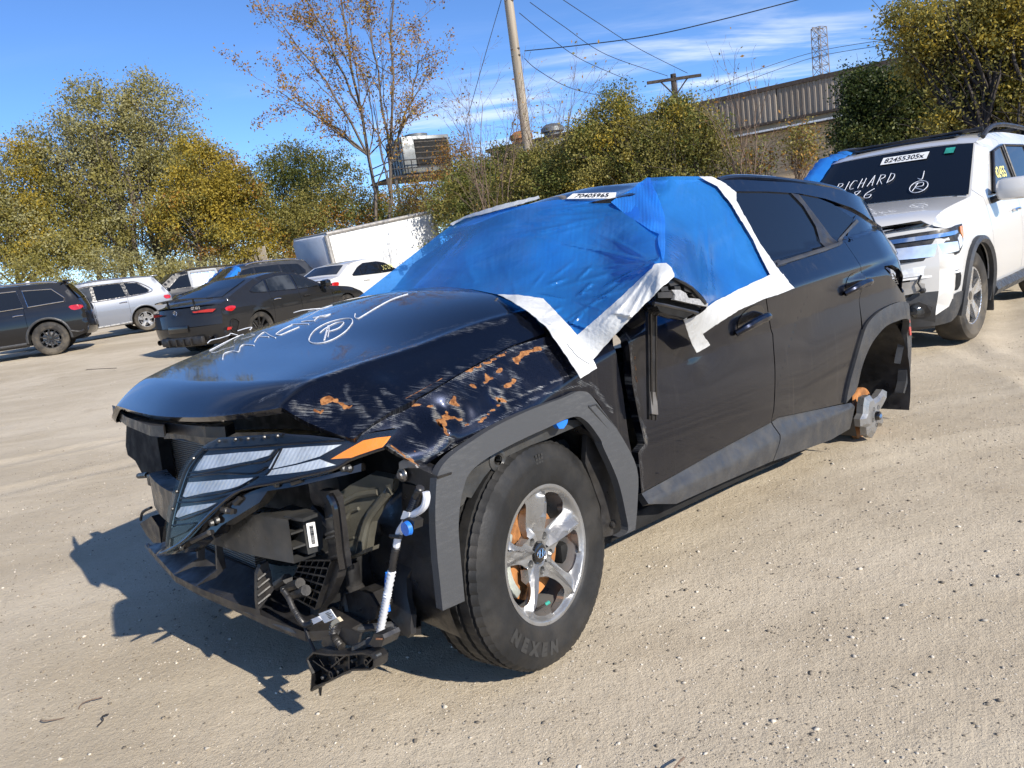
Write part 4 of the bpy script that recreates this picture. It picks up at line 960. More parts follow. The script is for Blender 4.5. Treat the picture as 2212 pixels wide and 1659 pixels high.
def alloy_holes():
    H = []
    for k in range(5):
        base = 90 + 36 + 72 * k
        pts = [(.078, 2), (.092, 17), (.125, 26), (.172, 27), (.197, 21), (.2025, 2), (.200, -14), (.188, -23), (.150, -22), (.112, -17), (.086, -12)]
        P = np.array([(r * math.cos(math.radians(base + a)), r * math.sin(math.radians(base + a))) for r, a in pts])
        H.append(smooth_poly(P, True, 2))
    for k in range(5):
        a = math.radians(90 + 36 + 72 * k); H.append(np.array([(.0575 * math.cos(a) + .0125 * math.cos(b), .0575 * math.sin(a) + .0125 * math.sin(b)) for b in np.linspace(0, 2 * math.pi, 14, endpoint=False)]))
    return H
def emblem(parent, y, s_=1.0, z=0, x=0):
    g = MB(); a = np.linspace(0, 2 * math.pi, 28)
    g.tube(np.array([(x - .021 * s_ * math.cos(t), y, z + .013 * s_ * math.sin(t) + .002 * math.cos(t)) for t in a]), .0015 * s_, 5)
    g.tube([(x + .011 * s_, y, z - .010 * s_), (x + .005 * s_, y, z + .010 * s_)], .0018 * s_, 5); g.tube([(x - .005 * s_, y, z - .010 * s_), (x - .011 * s_, y, z + .010 * s_)], .0018 * s_, 5)
    g.tube([(x + .008 * s_, y, z + .001), (x - .008 * s_, y, z - .001)], .0015 * s_, 5)
    return g.build('emblem', 'chrome', parent)
WH = bpy.data.objects.new('front_wheel', None); link(WH, SUV)
Rw = rot('z', math.radians(8.87)) @ rot('x', math.radians(2.12))
wc = np.array([0, .9127, .3429]) - Rw @ np.array([0, .100, 0])
WH.matrix_local = Matrix(np.vstack([np.hstack([Rw, wc[:, None]]), [0, 0, 0, 1]]).tolist())
V, F = tyre_mesh(.362)
mesh('tyre', V, F, 'rubber', WH, angle=28)
# raised brand letters round the sidewall, and block graphics
g = MB()
def on_sidewall(txt, size, r0, mid_deg, step, lift=.0015):
    for i, ch in enumerate(txt):
        Vt, Ft = text_mesh(ch, size, .004 * size / .05); a0 = math.radians(mid_deg + (i - (len(txt) - 1) / 2) * step)
        P = []
        for q in Vt:
            rr, a = r0 - q[1], a0 + q[0] / r0
            P.append((-(rr * math.cos(a)), .1175 - .03 * max(0, rr - .315) + lift, rr * math.sin(a)))
        g.add(P, Ft)
on_sidewall('NEXEN', .052, .292, -121, 10.5)
g.build('tyre_lettering', 'rubber_letter', WH, recalc=False)
g = MB()
for i in range(3):
    for j in range(3):
        a = math.radians(93 - i * 2.6); r_ = .300 + j * .011
        g.box((-(r_ * math.cos(a)), .1178, r_ * math.sin(a)), (.010, .002, .008), rot('y', -a + math.pi / 2))
g.build('sidewall_blocks', 'rubber_letter', WH)
# rim: barrel, spoked face, cap, nuts
MB().lathe([(.220, .086), (.238, .106), (.243, .110), (.240, .104), (.224, .090), (.205, .075), (.196, .02), (.192, -.10), (.20, -.112)], (0, 0, 0), 'y', 96).build('rim_barrel', 'alloy', WH)
polar_panel('rim_face', alloy_holes(), alloy_depth, 'alloy', WH, .2215, .0062, thick=.028)
for k in range(5):
    a = math.radians(86 + 72 * k); rd, tn = np.array([-math.cos(a), 0, math.sin(a)]), np.array([math.sin(a), 0, math.cos(a)])
    P5 = [(.040, .013, .076), (.075, .014, .090), (.120, .011, .104), (.165, .007, .110), (.203, .003, .106)]
    MB().loft([np.array([rd * r_ - tn * w_ + (0, y_ - .020, 0), rd * r_ - tn * w_ * .1 + (0, y_ + .004, 0), rd * r_ + tn * w_ * 1.6 + (0, y_ - .024, 0)]) for r_, w_, y_ in P5], closed=False).build('spoke_blade', 'alloy', WH, smooth=False)
MB().lathe([(.0, .071), (.026, .071), (.031, .068), (.032, .055)], (0, .004, 0), 'y', 28).build('wheel_cap', 'gloss_black', WH)
emblem(WH, .0765)
for k in range(5):
    a = math.radians(90 + 36 + 72 * k)
    MB().lathe([(.0, .060), (.006, .059), (.0085, .054), (.0085, .03)], (-.0575 * math.cos(a), 0, .0575 * math.sin(a)), 'y', 10).lathe([(.0128, .072), (.0120, .045), (0, .044)], (-.0575 * math.cos(a), 0, .0575 * math.sin(a)), 'y', 14).build('wheel_nut', 'alloy', WH)
av = math.radians(-100)
MB().tube([(-.185 * math.cos(av), .05, .185 * math.sin(av)), (-.172 * math.cos(av) - .016, .078, .172 * math.sin(av) + .004)], .0045, 8).build('valve_stem', 'black_plastic', WH)
MB().tube([(-.172 * math.cos(av) - .016, .078, .172 * math.sin(av) + .004), (-.168 * math.cos(av) - .026, .088, .168 * math.sin(av) + .006)], .0055, 8).build('valve_cap', 'teal_cap', WH)
MB().lathe([(.07, .028), (.152, .028), (.152, .004), (.07, .004)], (0, 0, 0), 'y', 64).build('brake_disc', 'rust_disc', WH)
MB().lathe([(.0, .040), (.07, .038), (.075, .0), (.075, -.05), (0, -.05)], (0, 0, 0), 'y', 32).build('hub', 'steel', WH)
g = MB()
for t_ in np.linspace(150, 212, 9):
    a = math.radians(t_); g.box((-.145 * math.cos(a), .012, .145 * math.sin(a)), (.062, .085, .03), rot('y', math.pi / 2 + a), .008)
g.build('brake_caliper', 'caliper', WH)
far_wheel = copy_tree(WH, SUV)
far_wheel.matrix_local = Matrix(np.vstack([np.hstack([rot('z', math.radians(188.87)), np.array([0, -.80, .352])[:, None]]), [0, 0, 0, 1]]).tolist())
# rear hub with rusted disc and the broken-off wheel centre
rc = hit(Z7((1510, 1380)), 1, .785)[0]; hcn = hit(Z7((1612, 1395)), 1, .87)[0]
HB = bpy.data.objects.new('rear_hub', None); link(HB, SUV)
ax_ = np.array([hcn[0] - rc[0], hcn[1] - rc[1], hcn[2] - rc[2]]); ax_ /= np.linalg.norm(ax_)
MB().lathe([(.03, .012), (.149, .012), (.151, .008), (.151, -.012), (.149, -.014), (.03, -.014)], rc, 'y', 56).build('brake_disc', 'rust_disc', HB)
MB().lathe([(.0, .07), (.072, .065), (.085, .05), (.09, .012)], rc, 'y', 32).lathe([(.13, -.014), (.09, -.10), (.02, -.12)], rc, 'y', 32).build('hub_drum', 'rubber', HB)
star = hit(Z7((1545, 1240), (1590, 1218), (1608, 1262), (1655, 1232), (1700, 1170), (1738, 1190), (1692, 1282), (1655, 1335), (1682, 1385), (1702, 1450), (1690, 1490), (1640, 1470), (1635, 1530), (1608, 1590), (1565, 1568), (1560, 1500), (1510, 1490), (1505, 1430), (1530, 1380), (1535, 1300)), 1, .875)
c_ = hcn
top = np.array([p + (c_ - p) * .25 + np.array([0, .018, 0]) for p in star])
MB().loft([star + np.array([0, -.035, 0]), star, top], cap=True).build('broken_wheel_centre', 'alloy', HB, angle=15)
MB().lathe([(.0, .034), (.022, .034), (.025, .028), (.026, .0)], (c_[0], c_[1] + .01, c_[2]), 'y', 24).build('wheel_cap', 'gloss_black', HB)
emblem(HB, c_[1] + .046, .85, c_[2], c_[0])
g = MB()
for k in range(5):
    a = math.radians(54 + 72 * k); MB().lathe([(.012, .02), (.010, .0), (0, -.002)], (c_[0] + .052 * math.cos(a), c_[1] + .004, c_[2] + .052 * math.sin(a)), 'y', 12).build('nut_hole', 'dark_void', HB)
g = MB().box(rc + np.array([.16, -.02, .03]), (.08, .10, .13), None, .02); g.build('brake_caliper', 'steel', HB)
MB().tube([rc + np.array([0, -.05, 0]), rc + np.array([.02, -.5, .06])], .035, 10).tube([rc + np.array([.1, -.1, .0]), (-2.0, .45, .32)], .025, 8).build('suspension_arm', 'beam_steel', SUV)

# ------------------------------------------------------------------ door handles, mirror, hanging moulding
for pts, cup in (((420, 690), (470, 630), (560, 580), (640, 545), (692, 555)), None), (((1360, 345), (1400, 300), (1470, 265), (1530, 245), (1572, 250)), None):
    c = hit_side(Z7(*pts)); c[:, 1] += .038
    c[0, 1] -= .03; c[-1, 1] -= .03
    base = hit_side(Z7(pts[2]))[0]
    e = np.linspace(0, 2 * math.pi, 24, endpoint=False); w_ = np.linalg.norm(c[-1] - c[0])
    dv = (c[-1] - c[0]) / w_; cup_o = np.array([(base[0] + .42 * w_ * math.cos(t) * dv[0], base[2] + .012 + .42 * w_ * math.cos(t) * dv[2] + .05 * math.sin(t)) for t in e])
    panel('handle_recess', cup_o, on_side(.0025), 'dark_void' if 0 else 'gloss_black', SUV, res=.02, thick=0, out=(0, 1, 0))
    sc_ = spline(c, 5); rr = .014 + .006 * np.sin(np.linspace(0, math.pi, len(sc_)))
    h_ = MB().tube(sc_, rr, 10).build('door_handle', 'paint_navy', SUV)
mo = Z6((800, 1080), (840, 1020), (900, 985), (990, 968), (1060, 1000), (1150, 1060), (1220, 1130), (1268, 1195), (1262, 1240), (1200, 1290), (1100, 1340), (1020, 1330), (900, 1290), (820, 1260))
mir = bpy.data.objects.new('door_mirror', None); link(mir, SUV)
mo3 = hit(mo, 1, 1.09); mc = mo3.mean(0)
rings = []
for dy, k, dx in ((-.16, .30, -.05), (-.12, .70, -.03), (-.06, .95, -.01), (-.02, 1.0, .0), (.012, .97, .0)):
    rings.append(mc + (mo3 - mc) * k + np.array([dx, dy, 0]))
MB().loft([smooth_poly(r_, True, 1) for r_ in rings]).build('mirror_housing', 'gloss_black', mir, angle=50)
MB().prism(smooth_poly(mc + (mo3 - mc) * .95 + np.array([0, -.012, 0]), True, 1), (0, -1, 0), .01).build('mirror_backing', 'dark_void', mir)
g = MB()
for q in (((815, 1105), (930, 1095), (960, 1150), (820, 1150)), ((900, 1010), (1000, 985), (1030, 1030), (930, 1050)), ((1040, 1030), (1110, 1060), (1120, 1110), (1050, 1090)), ((840, 1060), (900, 1050), (910, 1090), (850, 1095)), ((960, 1050), (1010, 1050), (1020, 1085), (970, 1090)), ((1120, 1090), (1180, 1130), (1170, 1170), (1110, 1130))):
    g.prism(hit(Z6(*q), 1, 1.09), (0, 1, 0), .018)
g.build('mirror_mechanism', 'black_plastic', mir, smooth=False)
MB().prism(hit(Z6((945, 1080), (1020, 1080), (1070, 1110), (1090, 1150), (1200, 1160), (1262, 1200), (1255, 1225), (1100, 1195), (970, 1165), (975, 1120)), 1, 1.10), (0, 1, 0), .014).build('scraped_plastic', 'scratch', mir, smooth=False)
MB().tube(hit(Z6((820, 1195), (930, 1215), (1080, 1250), (1200, 1280)), 1, 1.12), .006, 6).tube(hit(Z6((990, 970), (1150, 1062), (1268, 1195)), 1, 1.115), .006, 6).build('mirror_seam', 'black_plastic', mir)
MB().tube([mc + np.array([.06, -.10, -.03]), (-.56, .86, 1.02)], .035, 10).build('mirror_arm', 'black_plastic', mir)
st = hit(Z6((745, 1170), (815, 1130)), 1, 1.0); sb = hit(ZR((292, 1245), (322, 1248)), 1, .955)
MB().prism(np.array([st[0], st[1], sb[1], sb[0]]), (0, 1, 0), .012).build('window_channel', 'black_plastic', SUV, smooth=False)
g = MB().tube([st[0] * .7 + st[1] * .3 + np.array([0, .014, 0]), sb[0] * .7 + sb[1] * .3 + np.array([0, .014, 0])], .005, 6).tube([st[1] + np.array([0, .012, 0]), sb[1] + np.array([0, .012, 0])], .005, 6)
g.build('channel_lip', 'gloss_black', SUV)
MB().prism(np.array([sb[0] + (0, .014, .10), sb[1] + (0, .014, .10), sb[1] + (0, .014, .02), sb[0] + (0, .014, .02)]), (0, 1, 0), .010).build('channel_clip', 'steel', SUV, smooth=False)
# hinge gap between fender and door
MB().box((-.455, .80, .68), (.14, .05, .75)).build('hinge_pillar', 'dark_void', SUV)
g = MB()
for zz in (.90, .56): g.box((-.435, .86, zz), (.05, .04, .07), None, .008)
g.tube(spline([(-.43, .86, .80), (-.425, .875, .76), (-.435, .88, .70), (-.43, .86, .66)], 4), .016, 8); g.build('door_hinge', 'black_plastic', SUV)

# ------------------------------------------------------------------ torn-open front end
HF = lambda *p: hit_front(np.vstack(p))[:, yz]
hl = bpy.data.objects.new('headlight', None); link(hl, SUV)
hl_out = np.vstack([HF(Z1((905, 552), (1010, 490), (1150, 482), (1540, 452), (1800, 468), (2100, 500))), HF(Z4((20, 905), (370, 852), (300, 945), (250, 1010), (0, 1105))),
                    HF(Z1((1980, 790), (1700, 860), (1370, 910), (1200, 960), (1080, 1040), (900, 1220), (790, 1340), (690, 1440), (600, 1498), (505, 1492), (560, 1440), (575, 1300), (620, 1090), (660, 950), (720, 770), (800, 650), (870, 582)))])
panel('lamp_housing', hl_out, on_front(0), 'gloss_black', hl, res=.02, thick=.09, out=(1, 1, 0))
def lampseg(nm, mat, pts, lift=.006, th=.006):
    return panel(nm, HF(pts), on_front(lift), mat, hl, res=.014, thick=th, out=(1, 1, 0))
panel('lamp_lens', hl_out, on_front(.016), 'clear_lens', hl, res=.02, thick=.004, out=(1, 1, 0))
lampseg('running_light', 'fluted_lens', Z1((818, 770), (850, 715), (900, 642), (1200, 615), (1505, 590), (1460, 640), (1330, 680), (1050, 735), (850, 772)))
lampseg('running_light', 'fluted_lens', Z1((718, 992), (735, 940), (762, 872), (1050, 850), (1325, 832), (1275, 882), (1130, 925), (900, 965), (740, 1000)))
lampseg('running_light', 'fluted_lens', Z1((655, 1168), (675, 1120), (702, 1085), (860, 1065), (1010, 1048), (930, 1092), (800, 1135), (680, 1176)))
lampseg('side_marker', 'tinted_glass_light', Z1((580, 1368), (590, 1310), (602, 1262), (815, 1238), (740, 1300)))
lampseg('main_beam', 'fluted_lens', Z1((1460, 752), (1510, 660), (1565, 580), (1800, 562), (2090, 545), (1900, 648), (1700, 708), (1480, 756)))
lampseg('low_reflector', 'fluted_lens', Z1((1430, 815), (1470, 768), (1700, 722), (1900, 672), (2040, 722), (1800, 772)))
lampseg('turn_signal', 'amber', np.vstack([Z1((1995, 672), (2090, 615)), Z4((80, 950), (200, 925), (322, 912), (285, 965), (245, 1010), (120, 1050), (-10, 1098))]))
panel('upper_lens_strip', HF(Z1((880, 575), (940, 530), (1020, 498), (1540, 462), (1980, 500), (1500, 540), (1150, 562))), on_front(.004), 'tinted_glass_light', hl, res=.02, thick=.004, out=(1, 1, 0))
g = MB()
for pts, r_ in ((((865, 592), (1200, 575), (1600, 545), (2100, 512)), .006), (((760, 792), (900, 790), (1220, 722), (1420, 690), (1530, 590)), .005), (((745, 830), (1000, 800), (1300, 800), (1420, 745)), .005),
                (((1420, 812), (1470, 755), (1560, 580)), .006), (((680, 1008), (760, 1010), (1100, 950), (1340, 830)), .005), (((660, 1050), (900, 1035), (1160, 965)), .005), (((630, 1195), (700, 1195), (900, 1120), (1030, 1050)), .005), (((590, 1250), (800, 1230)), .005)):
    g.tube(spline(hit_front(Z1(*pts), .005), 5), r_ * .6, 6)
g.build('lamp_dividers', 'gloss_black', hl)
g = MB()
g.tube(spline(hit_front(np.vstack([Z1((510, 1488), (600, 1450), (720, 1370), (850, 1235), (1000, 1090), (1150, 970), (1300, 915), (1500, 880), (1750, 822), (2000, 765)), Z4((-40, 1120), (150, 1052), (250, 1020))]), .012), 5), .005, 6)
g.build('lamp_lower_trim', 'gloss_black', hl)
g = MB(); g.tube(spline(hit_front(Z1((880, 590), (810, 655), (730, 770), (665, 950), (625, 1095), (580, 1300), (565, 1430)), .008), 5), .005, 6)
g.build('lamp_rim', 'black_plastic', hl)
for q in ((800, 668), (655, 955), (617, 1105), (1020, 520), (1160, 505), (1270, 498), (1410, 485), (1525, 475)): MB().lathe([(.0, .006), (.005, .005), (.006, 0)], hit_front(Z1(q), .014)[0], 'x', 8).build('lamp_stud', 'black_plastic', hl)
# lower trim strip of the lamp and mounting rail below it
rail = np.vstack([Z1((500, 1492), (620, 1420), (760, 1340), (880, 1210), (1010, 1100), (1180, 985), (1400, 920), (1700, 870), (2000, 800), (2212, 720)), Z1((2212, 790), (1950, 850), (1650, 920), (1400, 960), (1330, 1060), (1150, 1170), (1000, 1260), (930, 1340), (800, 1390), (700, 1460), (600, 1502))])
panel('lamp_mounting_rail', HF(rail), on_front(-.012), 'gloss_black', SUV, res=.025, thick=.05, out=(1, 1, 0))
for q in ((1085, 1120), (695, 1430), (2095, 755), (2145, 752), (1520, 890), (960, 1225), (1010, 1200)): MB().lathe([(.0, .010), (.009, .009), (.011, 0)], hit_front(Z1(q), -.008)[0], 'x', 10).build('rail_bolt', 'beam_steel', SUV)
for a_, b_ in (((1040, 1110), (1130, 1130)), ((2070, 740), (2160, 770)), ((780, 1385), (930, 1310)), ((1640, 880), (1730, 850)), ((1150, 1060), (1200, 1010))): MB().tube(hit_front(Z1(a_, b_), -.006), .009, 6).build('rail_clip', 'black_plastic', SUV)
# radiator, shroud and upper seal
def slab(nm, pts, ax, val, th, mat, parent=SUV, nrm=None, smooth=False):
    p = hit(np.vstack(pts), ax, val); n_ = np.zeros(3); n_[ax] = -1
    return MB().prism(p, n_ if nrm is None else nrm, th).build(nm, mat, parent, smooth=smooth)
slab('radiator', [Z1((480, 485), (930, 540), (940, 1000), (545, 905), (520, 760))], 0, .50, .04, 'radiator_core')
slab('radiator_shroud', [Z1((215, 370), (330, 415), (480, 490), (545, 890), (360, 820), (290, 690), (225, 640), (208, 560))], 0, .56, .05, 'dark_void')
slab('lower_radiator', [Z1((700, 1420), (880, 1380), (1320, 1480), (1340, 1700), (1100, 1640), (760, 1500))], 0, .56, .04, 'radiator_core')
seal = Z1((95, 235), (250, 300), (480, 345), (860, 365), (1150, 395), (1070, 440), (900, 440), (560, 408), (540, 445), (420, 435), (215, 350), (100, 260))
panel('hood_seal', hit(seal, 2, .84)[:, xy], lambda u, v: np.stack([u, v, .835 + .03 * u], -1), 'black_plastic', SUV, res=.04, thick=.035, out=(0, 0, 1))
g = MB()
for i in range(12):
    q = np.array((225, 350)) + (np.array((520, 435)) - np.array((225, 350))) * i / 11
    p = hit(Z1(tuple(q)), 0, .72)[0]; g.box(p, (.012, .010, .022))
g.build('seal_clips', 'black_plastic', SUV, smooth=False)
slab('upper_crossmember', [Z1((540, 445), (900, 452), (1500, 440), (1800, 470), (900, 560), (700, 500), (540, 500))], 0, .60, .05, 'black_plastic')
# bumper beam
ys = np.linspace(.555, -.64, 19); bx = lambda y: .655 + .085 * (1 - (y / .64) ** 2)
hz = .066; rings = []
for y in ys: rings.append(np.array([(bx(y), y, .53 + hz), (bx(y), y, .53 - hz), (bx(y) - .07, y, .53 - hz), (bx(y) - .07, y, .53 + hz)]))
beam = MB().loft(rings)
for dz in (.022, -.022): beam.loft([np.array([(bx(y) - .002, y, .53 + dz + .003), (bx(y) - .002, y, .53 + dz - .003), (bx(y) - .068, y, .53 + dz - .003), (bx(y) - .068, y, .53 + dz + .003)]) for y in ys[:3]], cap=True)
beam.build('bumper_beam', 'beam_steel', SUV, angle=30)
# crash box with bar-code sticker
cb = hit(Z1((1730, 1185), (1870, 1130), (1905, 1180), (1915, 1440), (1880, 1470), (1785, 1500), (1770, 1420)), 1, .56)
MB().prism(cb, (0, -1, 0), .16).build('crash_box', 'beam_steel', SUV, smooth=False)
cbt = hit(Z1((1570, 1165), (1640, 1145), (1870, 1120), (1880, 1135), (1740, 1190)), 2, .60)
MB().prism(cbt, (0, 0, -1), .01).build('crash_box_flange', 'beam_steel', SUV, smooth=False)
lab = hit(Z1((1768, 1232), (1842, 1218), (1872, 1425), (1798, 1440)), 1, .567)
stk = bpy.data.objects.new('barcode_sticker', None); link(stk, SUV)
MB().prism(lab, (0, -1, 0), .002).build('sticker_paper', 'paper', stk, smooth=False)
g = MB(); r0 = random.Random(3); t_ = .12
while t_ < .86:
    w_ = r0.choice((.008, .014, .022)); a, b = lab[0] + (lab[3] - lab[0]) * t_, lab[1] + (lab[2] - lab[1]) * t_
    u0, u1 = a + (b - a) * .28, a + (b - a) * .72; v0 = u0 + (lab[3] - lab[0]) * w_; v1 = u1 + (lab[3] - lab[0]) * w_
    g.prism(np.array([u0, u1, v1, v0]) + np.array([0, .0012, 0]), (0, -1, 0), .001); t_ += w_ + r0.choice((.008, .014))
g.build('barcode', 'ink', stk, smooth=False)
# upright plastic bracket in front of the rail, and its rubber hose
up = np.vstack([Z2((565, 285), (650, 300), (690, 350), (720, 560), (745, 760), (770, 960), (725, 985), (715, 1050), (660, 1180), (560, 1330), (540, 1400), (485, 1400), (485, 1290), (570, 1170), (650, 1000), (640, 800), (620, 560), (600, 400))])
slab('upright_bracket', [up], 0, .58, .03, 'black_plastic')
MB().tube(spline(hit(Z2((655, 330), (700, 420), (725, 600), (745, 800), (770, 960)), 0, .595), 5), .012, 8).build('hose', 'gloss_black', SUV)
g = MB()
for yq in (500, 640, 680, 860): g.tube(hit(Z2((625, yq + 30), (735, yq - 10)), 0, .588), .006, 5)
g.build('bracket_ribs', 'black_plastic', SUV)
# olive upper rail and apron
ol = Z2((700, 335), (830, 240), (1000, 150), (1120, 170), (1205, 190), (1190, 290), (1090, 420), (1010, 560), (985, 700), (975, 790), (930, 830), (780, 885), (765, 700), (740, 560), (720, 450))
def ol_surf(u, v): return np.stack([.50 - .10 * np.sin((v - .45) * 9) * .3 - .25 * (u - .55), u, v], -1)
def hit_fn(D, fn, it=30):
    d = ray_dirs(D) @ CAR_R; x = np.full(len(d), .5)
    for _ in range(it):
        P = _o_car + d * ((x - _o_car[0]) / d[:, 0])[:, None]; x = .6 * x + .4 * fn(P[:, 1], P[:, 2])[:, 0]
    return P
panel('upper_rail', hit_fn(ol, ol_surf)[:, yz], ol_surf, 'olive_metal', SUV, res=.02, thick=.03, out=(1, 1, 0))
g = MB()
for pts, r_ in ((((760, 400), (900, 330), (1080, 300)), .010), (((920, 830), (950, 680), (1000, 520), (1100, 380), (1180, 290)), .014), (((800, 530), (840, 470), (910, 440)), .006), (((780, 720), (870, 690)), .004)):
    P = hit_fn(Z2(*pts), ol_surf) + np.array([.004, .002, 0]); g.tube(spline(P, 5), r_, 8)
g.build('rail_swages', 'olive_metal', SUV)
slab('rail_end_plate', [Z2((775, 880), (900, 830), (960, 795), (955, 830), (880, 870), (790, 895))], 0, .52, .05, 'olive_metal')
# horn canister on its bracket
hc0 = hit(Z2((815, 900), (820, 1000), (790, 1180), (860, 1400)), 0, .46)
ct, cm, cbm, cf = hc0
MB().lathe([(.0, .0), (.033, 0), (.033, -.075), (.045, -.085), (.048, -.10), (.055, -.19), (.062, -.20), (.066, -.21), (0, -.21)], ct, 'z', 28).build('washer_canister', 'black_plastic', SUV)
slab('canister_bracket', [Z2((640, 1190), (720, 1210), (900, 1150), (1000, 1180), (1070, 1290), (1050, 1400), (900, 1450), (800, 1440), (740, 1370), (640, 1250))], 0, .50, .10, 'black_plastic')
g = MB()
for q in (((735, 1300), (765, 1290), (775, 1360), (745, 1400)), ((845, 1390), (880, 1380), (885, 1440), (850, 1445)), ((885, 1325), (925, 1315), (930, 1330), (890, 1335))): MB().prism(hit(Z2(*q), 0, .512), (1, 0, 0), .002).build('bracket_slot', 'dark_void', SUV, smooth=False)
# ribbed plastic carrier (open cells)
g = MB(); r0 = random.Random(5)
A0, A1, A2, A3 = [np.array(q, float) for q in ((400, 900), (660, 900), (520, 1320), (270, 1180))]
def cell(s_, t_): return (1 - s_) * (1 - t_) * A0 + s_ * (1 - t_) * A1 + s_ * t_ * A2 + (1 - s_) * t_ * A3
for i in range(6):
    P = hit(np.array([Z2(tuple(cell(i / 5, t_)))[0] for t_ in np.linspace(0, 1, 5)]), 0, .60); Q = P + np.array([-.07, 0, 0])
    g.loft([np.vstack([P[k], Q[k], Q[k] + (0, .004, 0), P[k] + (0, .004, 0)]) for k in range(5)], cap=True)
for j in range(7):
    P = hit(np.array([Z2(tuple(cell(s_, j / 6)))[0] for s_ in np.linspace(0, 1, 5)]), 0, .602); Q = P + np.array([-.07, 0, 0])
    g.loft([np.vstack([P[k], Q[k], Q[k] + (0, 0, .005), P[k] + (0, 0, .005)]) for k in range(5)], cap=True)
for q in (((270, 1140), (400, 1090)), ((320, 1200), (450, 1150)), ((200, 1110), (290, 1050))): g.tube(hit(Z2(*q), 0, .625), .017, 10)
g.build('ribbed_carrier', 'black_plastic', SUV, smooth=False)
# air guide beside the lower grille, and grille uprights
slab('air_guide', [Z2((30, 1010), (60, 930), (120, 900), (150, 1000), (170, 1150), (90, 1260), (40, 1320), (30, 1240))], 1, .36, .02, 'black_plastic')
g = MB()
for i in range(4): g.tube(hit(Z2((35, 1060 + 70 * i), (140, 975 + 70 * i)), 1, .372), .004, 5)
g.build('guide_ribs', 'black_plastic', SUV)
# lower front fascia: shelf, uprights, splitter edge
low_c = hit(ZL((240, 790), (300, 850), (380, 945), (500, 1010), (640, 1085), (730, 1110), (820, 1130), (900, 1180), (1060, 1240), (1300, 1225), (1560, 1200), (1680, 1245)), 2, .22)
fas_o = hit(ZL((240, 790), (275, 830), (380, 945), (500, 1010), (730, 1110), (860, 1170), (1060, 1245), (1300, 1228), (1400, 1180), (1000, 1000), (820, 1000), (640, 900), (440, 780)), 2, .24)
panel('lower_fascia', fas_o[:, xy], lambda u, v: np.stack([u, v, .24 + 0 * u], -1), 'black_plastic', SUV, res=.04, thick=.03, out=(0, 0, 1))
sh = [hit(ZL(*q), 2, .26) for q in (((245, 800), (380, 950), (500, 1012), (640, 1070), (730, 1105), (825, 1130)), ((440, 770), (520, 860), (610, 905), (700, 945), (760, 970), (820, 1000)))]
MB().loft([sh[0] + (0, 0, -.02), sh[0], sh[1] + (0, 0, .05)], closed=False).build('fascia_shelf', 'black_plastic', SUV, angle=30)
for q in (((500, 770), (540, 770), (540, 860), (600, 900), (480, 905), (380, 945), (505, 860)), ((600, 780), (630, 785), (650, 910), (600, 960), (490, 1008), (605, 920))):
    slab('grille_upright', [ZL(*q)], 1, .12, .012, 'black_plastic')
rimf = spline(hit(ZL((240, 795), (380, 950), (500, 1016), (730, 1118), (860, 1175), (1060, 1250), (1300, 1232), (1560, 1205)), 2, .225), 5)
MB().tube(rimf, .012, 8).build('splitter_edge', 'cladding', SUV)
# far-side fog lamp carrier
slab('far_side_carrier', [ZL((200, 680), (260, 640), (300, 700), (310, 780), (270, 780), (235, 740))], 0, .66, .06, 'black_plastic')
MB().tube(spline(hit(ZL((205, 660), (215, 620), (260, 595)), 0, .66), 5), .006, 6).build('far_side_cable', 'wire', SUV)
MB().tube(hit(ZL((195, 430), (240, 425)), 0, .62), .012, 8).box(hit(ZL((265, 450)), 0, .62)[0], (.03, .05, .05), None, .008).build('beam_clip', 'black_plastic', SUV)
# splash liner in front of the wheel with its slot
sl_o = hit(Z2((1240, 240), (1500, 290), (1560, 330), (1550, 640), (1330, 960), (1300, 1050), (1360, 1200), (1430, 1330), (1460, 1480), (1440, 1510), (1400, 1480), (1330, 1400), (1200, 1300), (1150, 1000), (1150, 600), (1180, 400)), 0, .42)[:, yz]
slot = hit(Z2((1440, 580), (1510, 610), (1500, 640), (1410, 740), (1330, 860), (1290, 900), (1265, 870), (1300, 760), (1370, 660)), 0, .42)[:, yz]
panel('splash_liner', sl_o, lambda u, v: np.stack([.42 + .05 * np.sin(9 * v), u, v], -1), 'black_plastic', SUV, res=.02, holes=[smooth_poly(slot, True, 1)], thick=.02, out=(1, 0, 0))
slab('under_tray', [Z2((1060, 1420), (1200, 1300), (1330, 1380), (1440, 1360), (1440, 1480), (1250, 1490), (1100, 1480))], 2, .22, .02, 'black_plastic')
# torn fender corner and bracket bolt
slab('fender_bracket', [Z2((1210, 180), (1260, 100), (1390, 80), (1500, 130), (1590, 170), (1560, 260), (1480, 290), (1380, 230), (1250, 190))], 0, .43, .05, 'black_plastic')
MB().lathe([(.0, .012), (.010, .012), (.014, .004), (.020, .002), (.021, -.002)], hit(Z2((1280, 155)), 0, .44)[0], 'x', 14).build('bracket_bolt', 'steel', SUV)
sv_ = hit(Z2((1250, 40), (1290, 10), (1380, 60), (1400, 100), (1330, 95), (1270, 100)), 0, .45)
MB().prism(sv_ + rng.normal(0, .004, sv_.shape), (-1, 0, 0), .006).build('torn_metal', 'steel', SUV, smooth=False)
# near-black backing boxes added as the dark of the engine bay
MB().box((.28, .0, .56), (.05, 1.36, .62)).box((.10, -.1, .80), (.5, 1.2, .06)).box((.40, .42, .36), (.30, .16, .18), None, .02).build('engine_bay_backing', 'dark_void', SUV)
MB().box((.36, .30, .62), (.12, .22, .22), None, .03).tube(spline([(.40, .55, .50), (.44, .50, .46), (.42, .40, .44), (.40, .2, .5)], 4), .018, 8).build('engine_ancillaries', 'black_plastic', SUV)

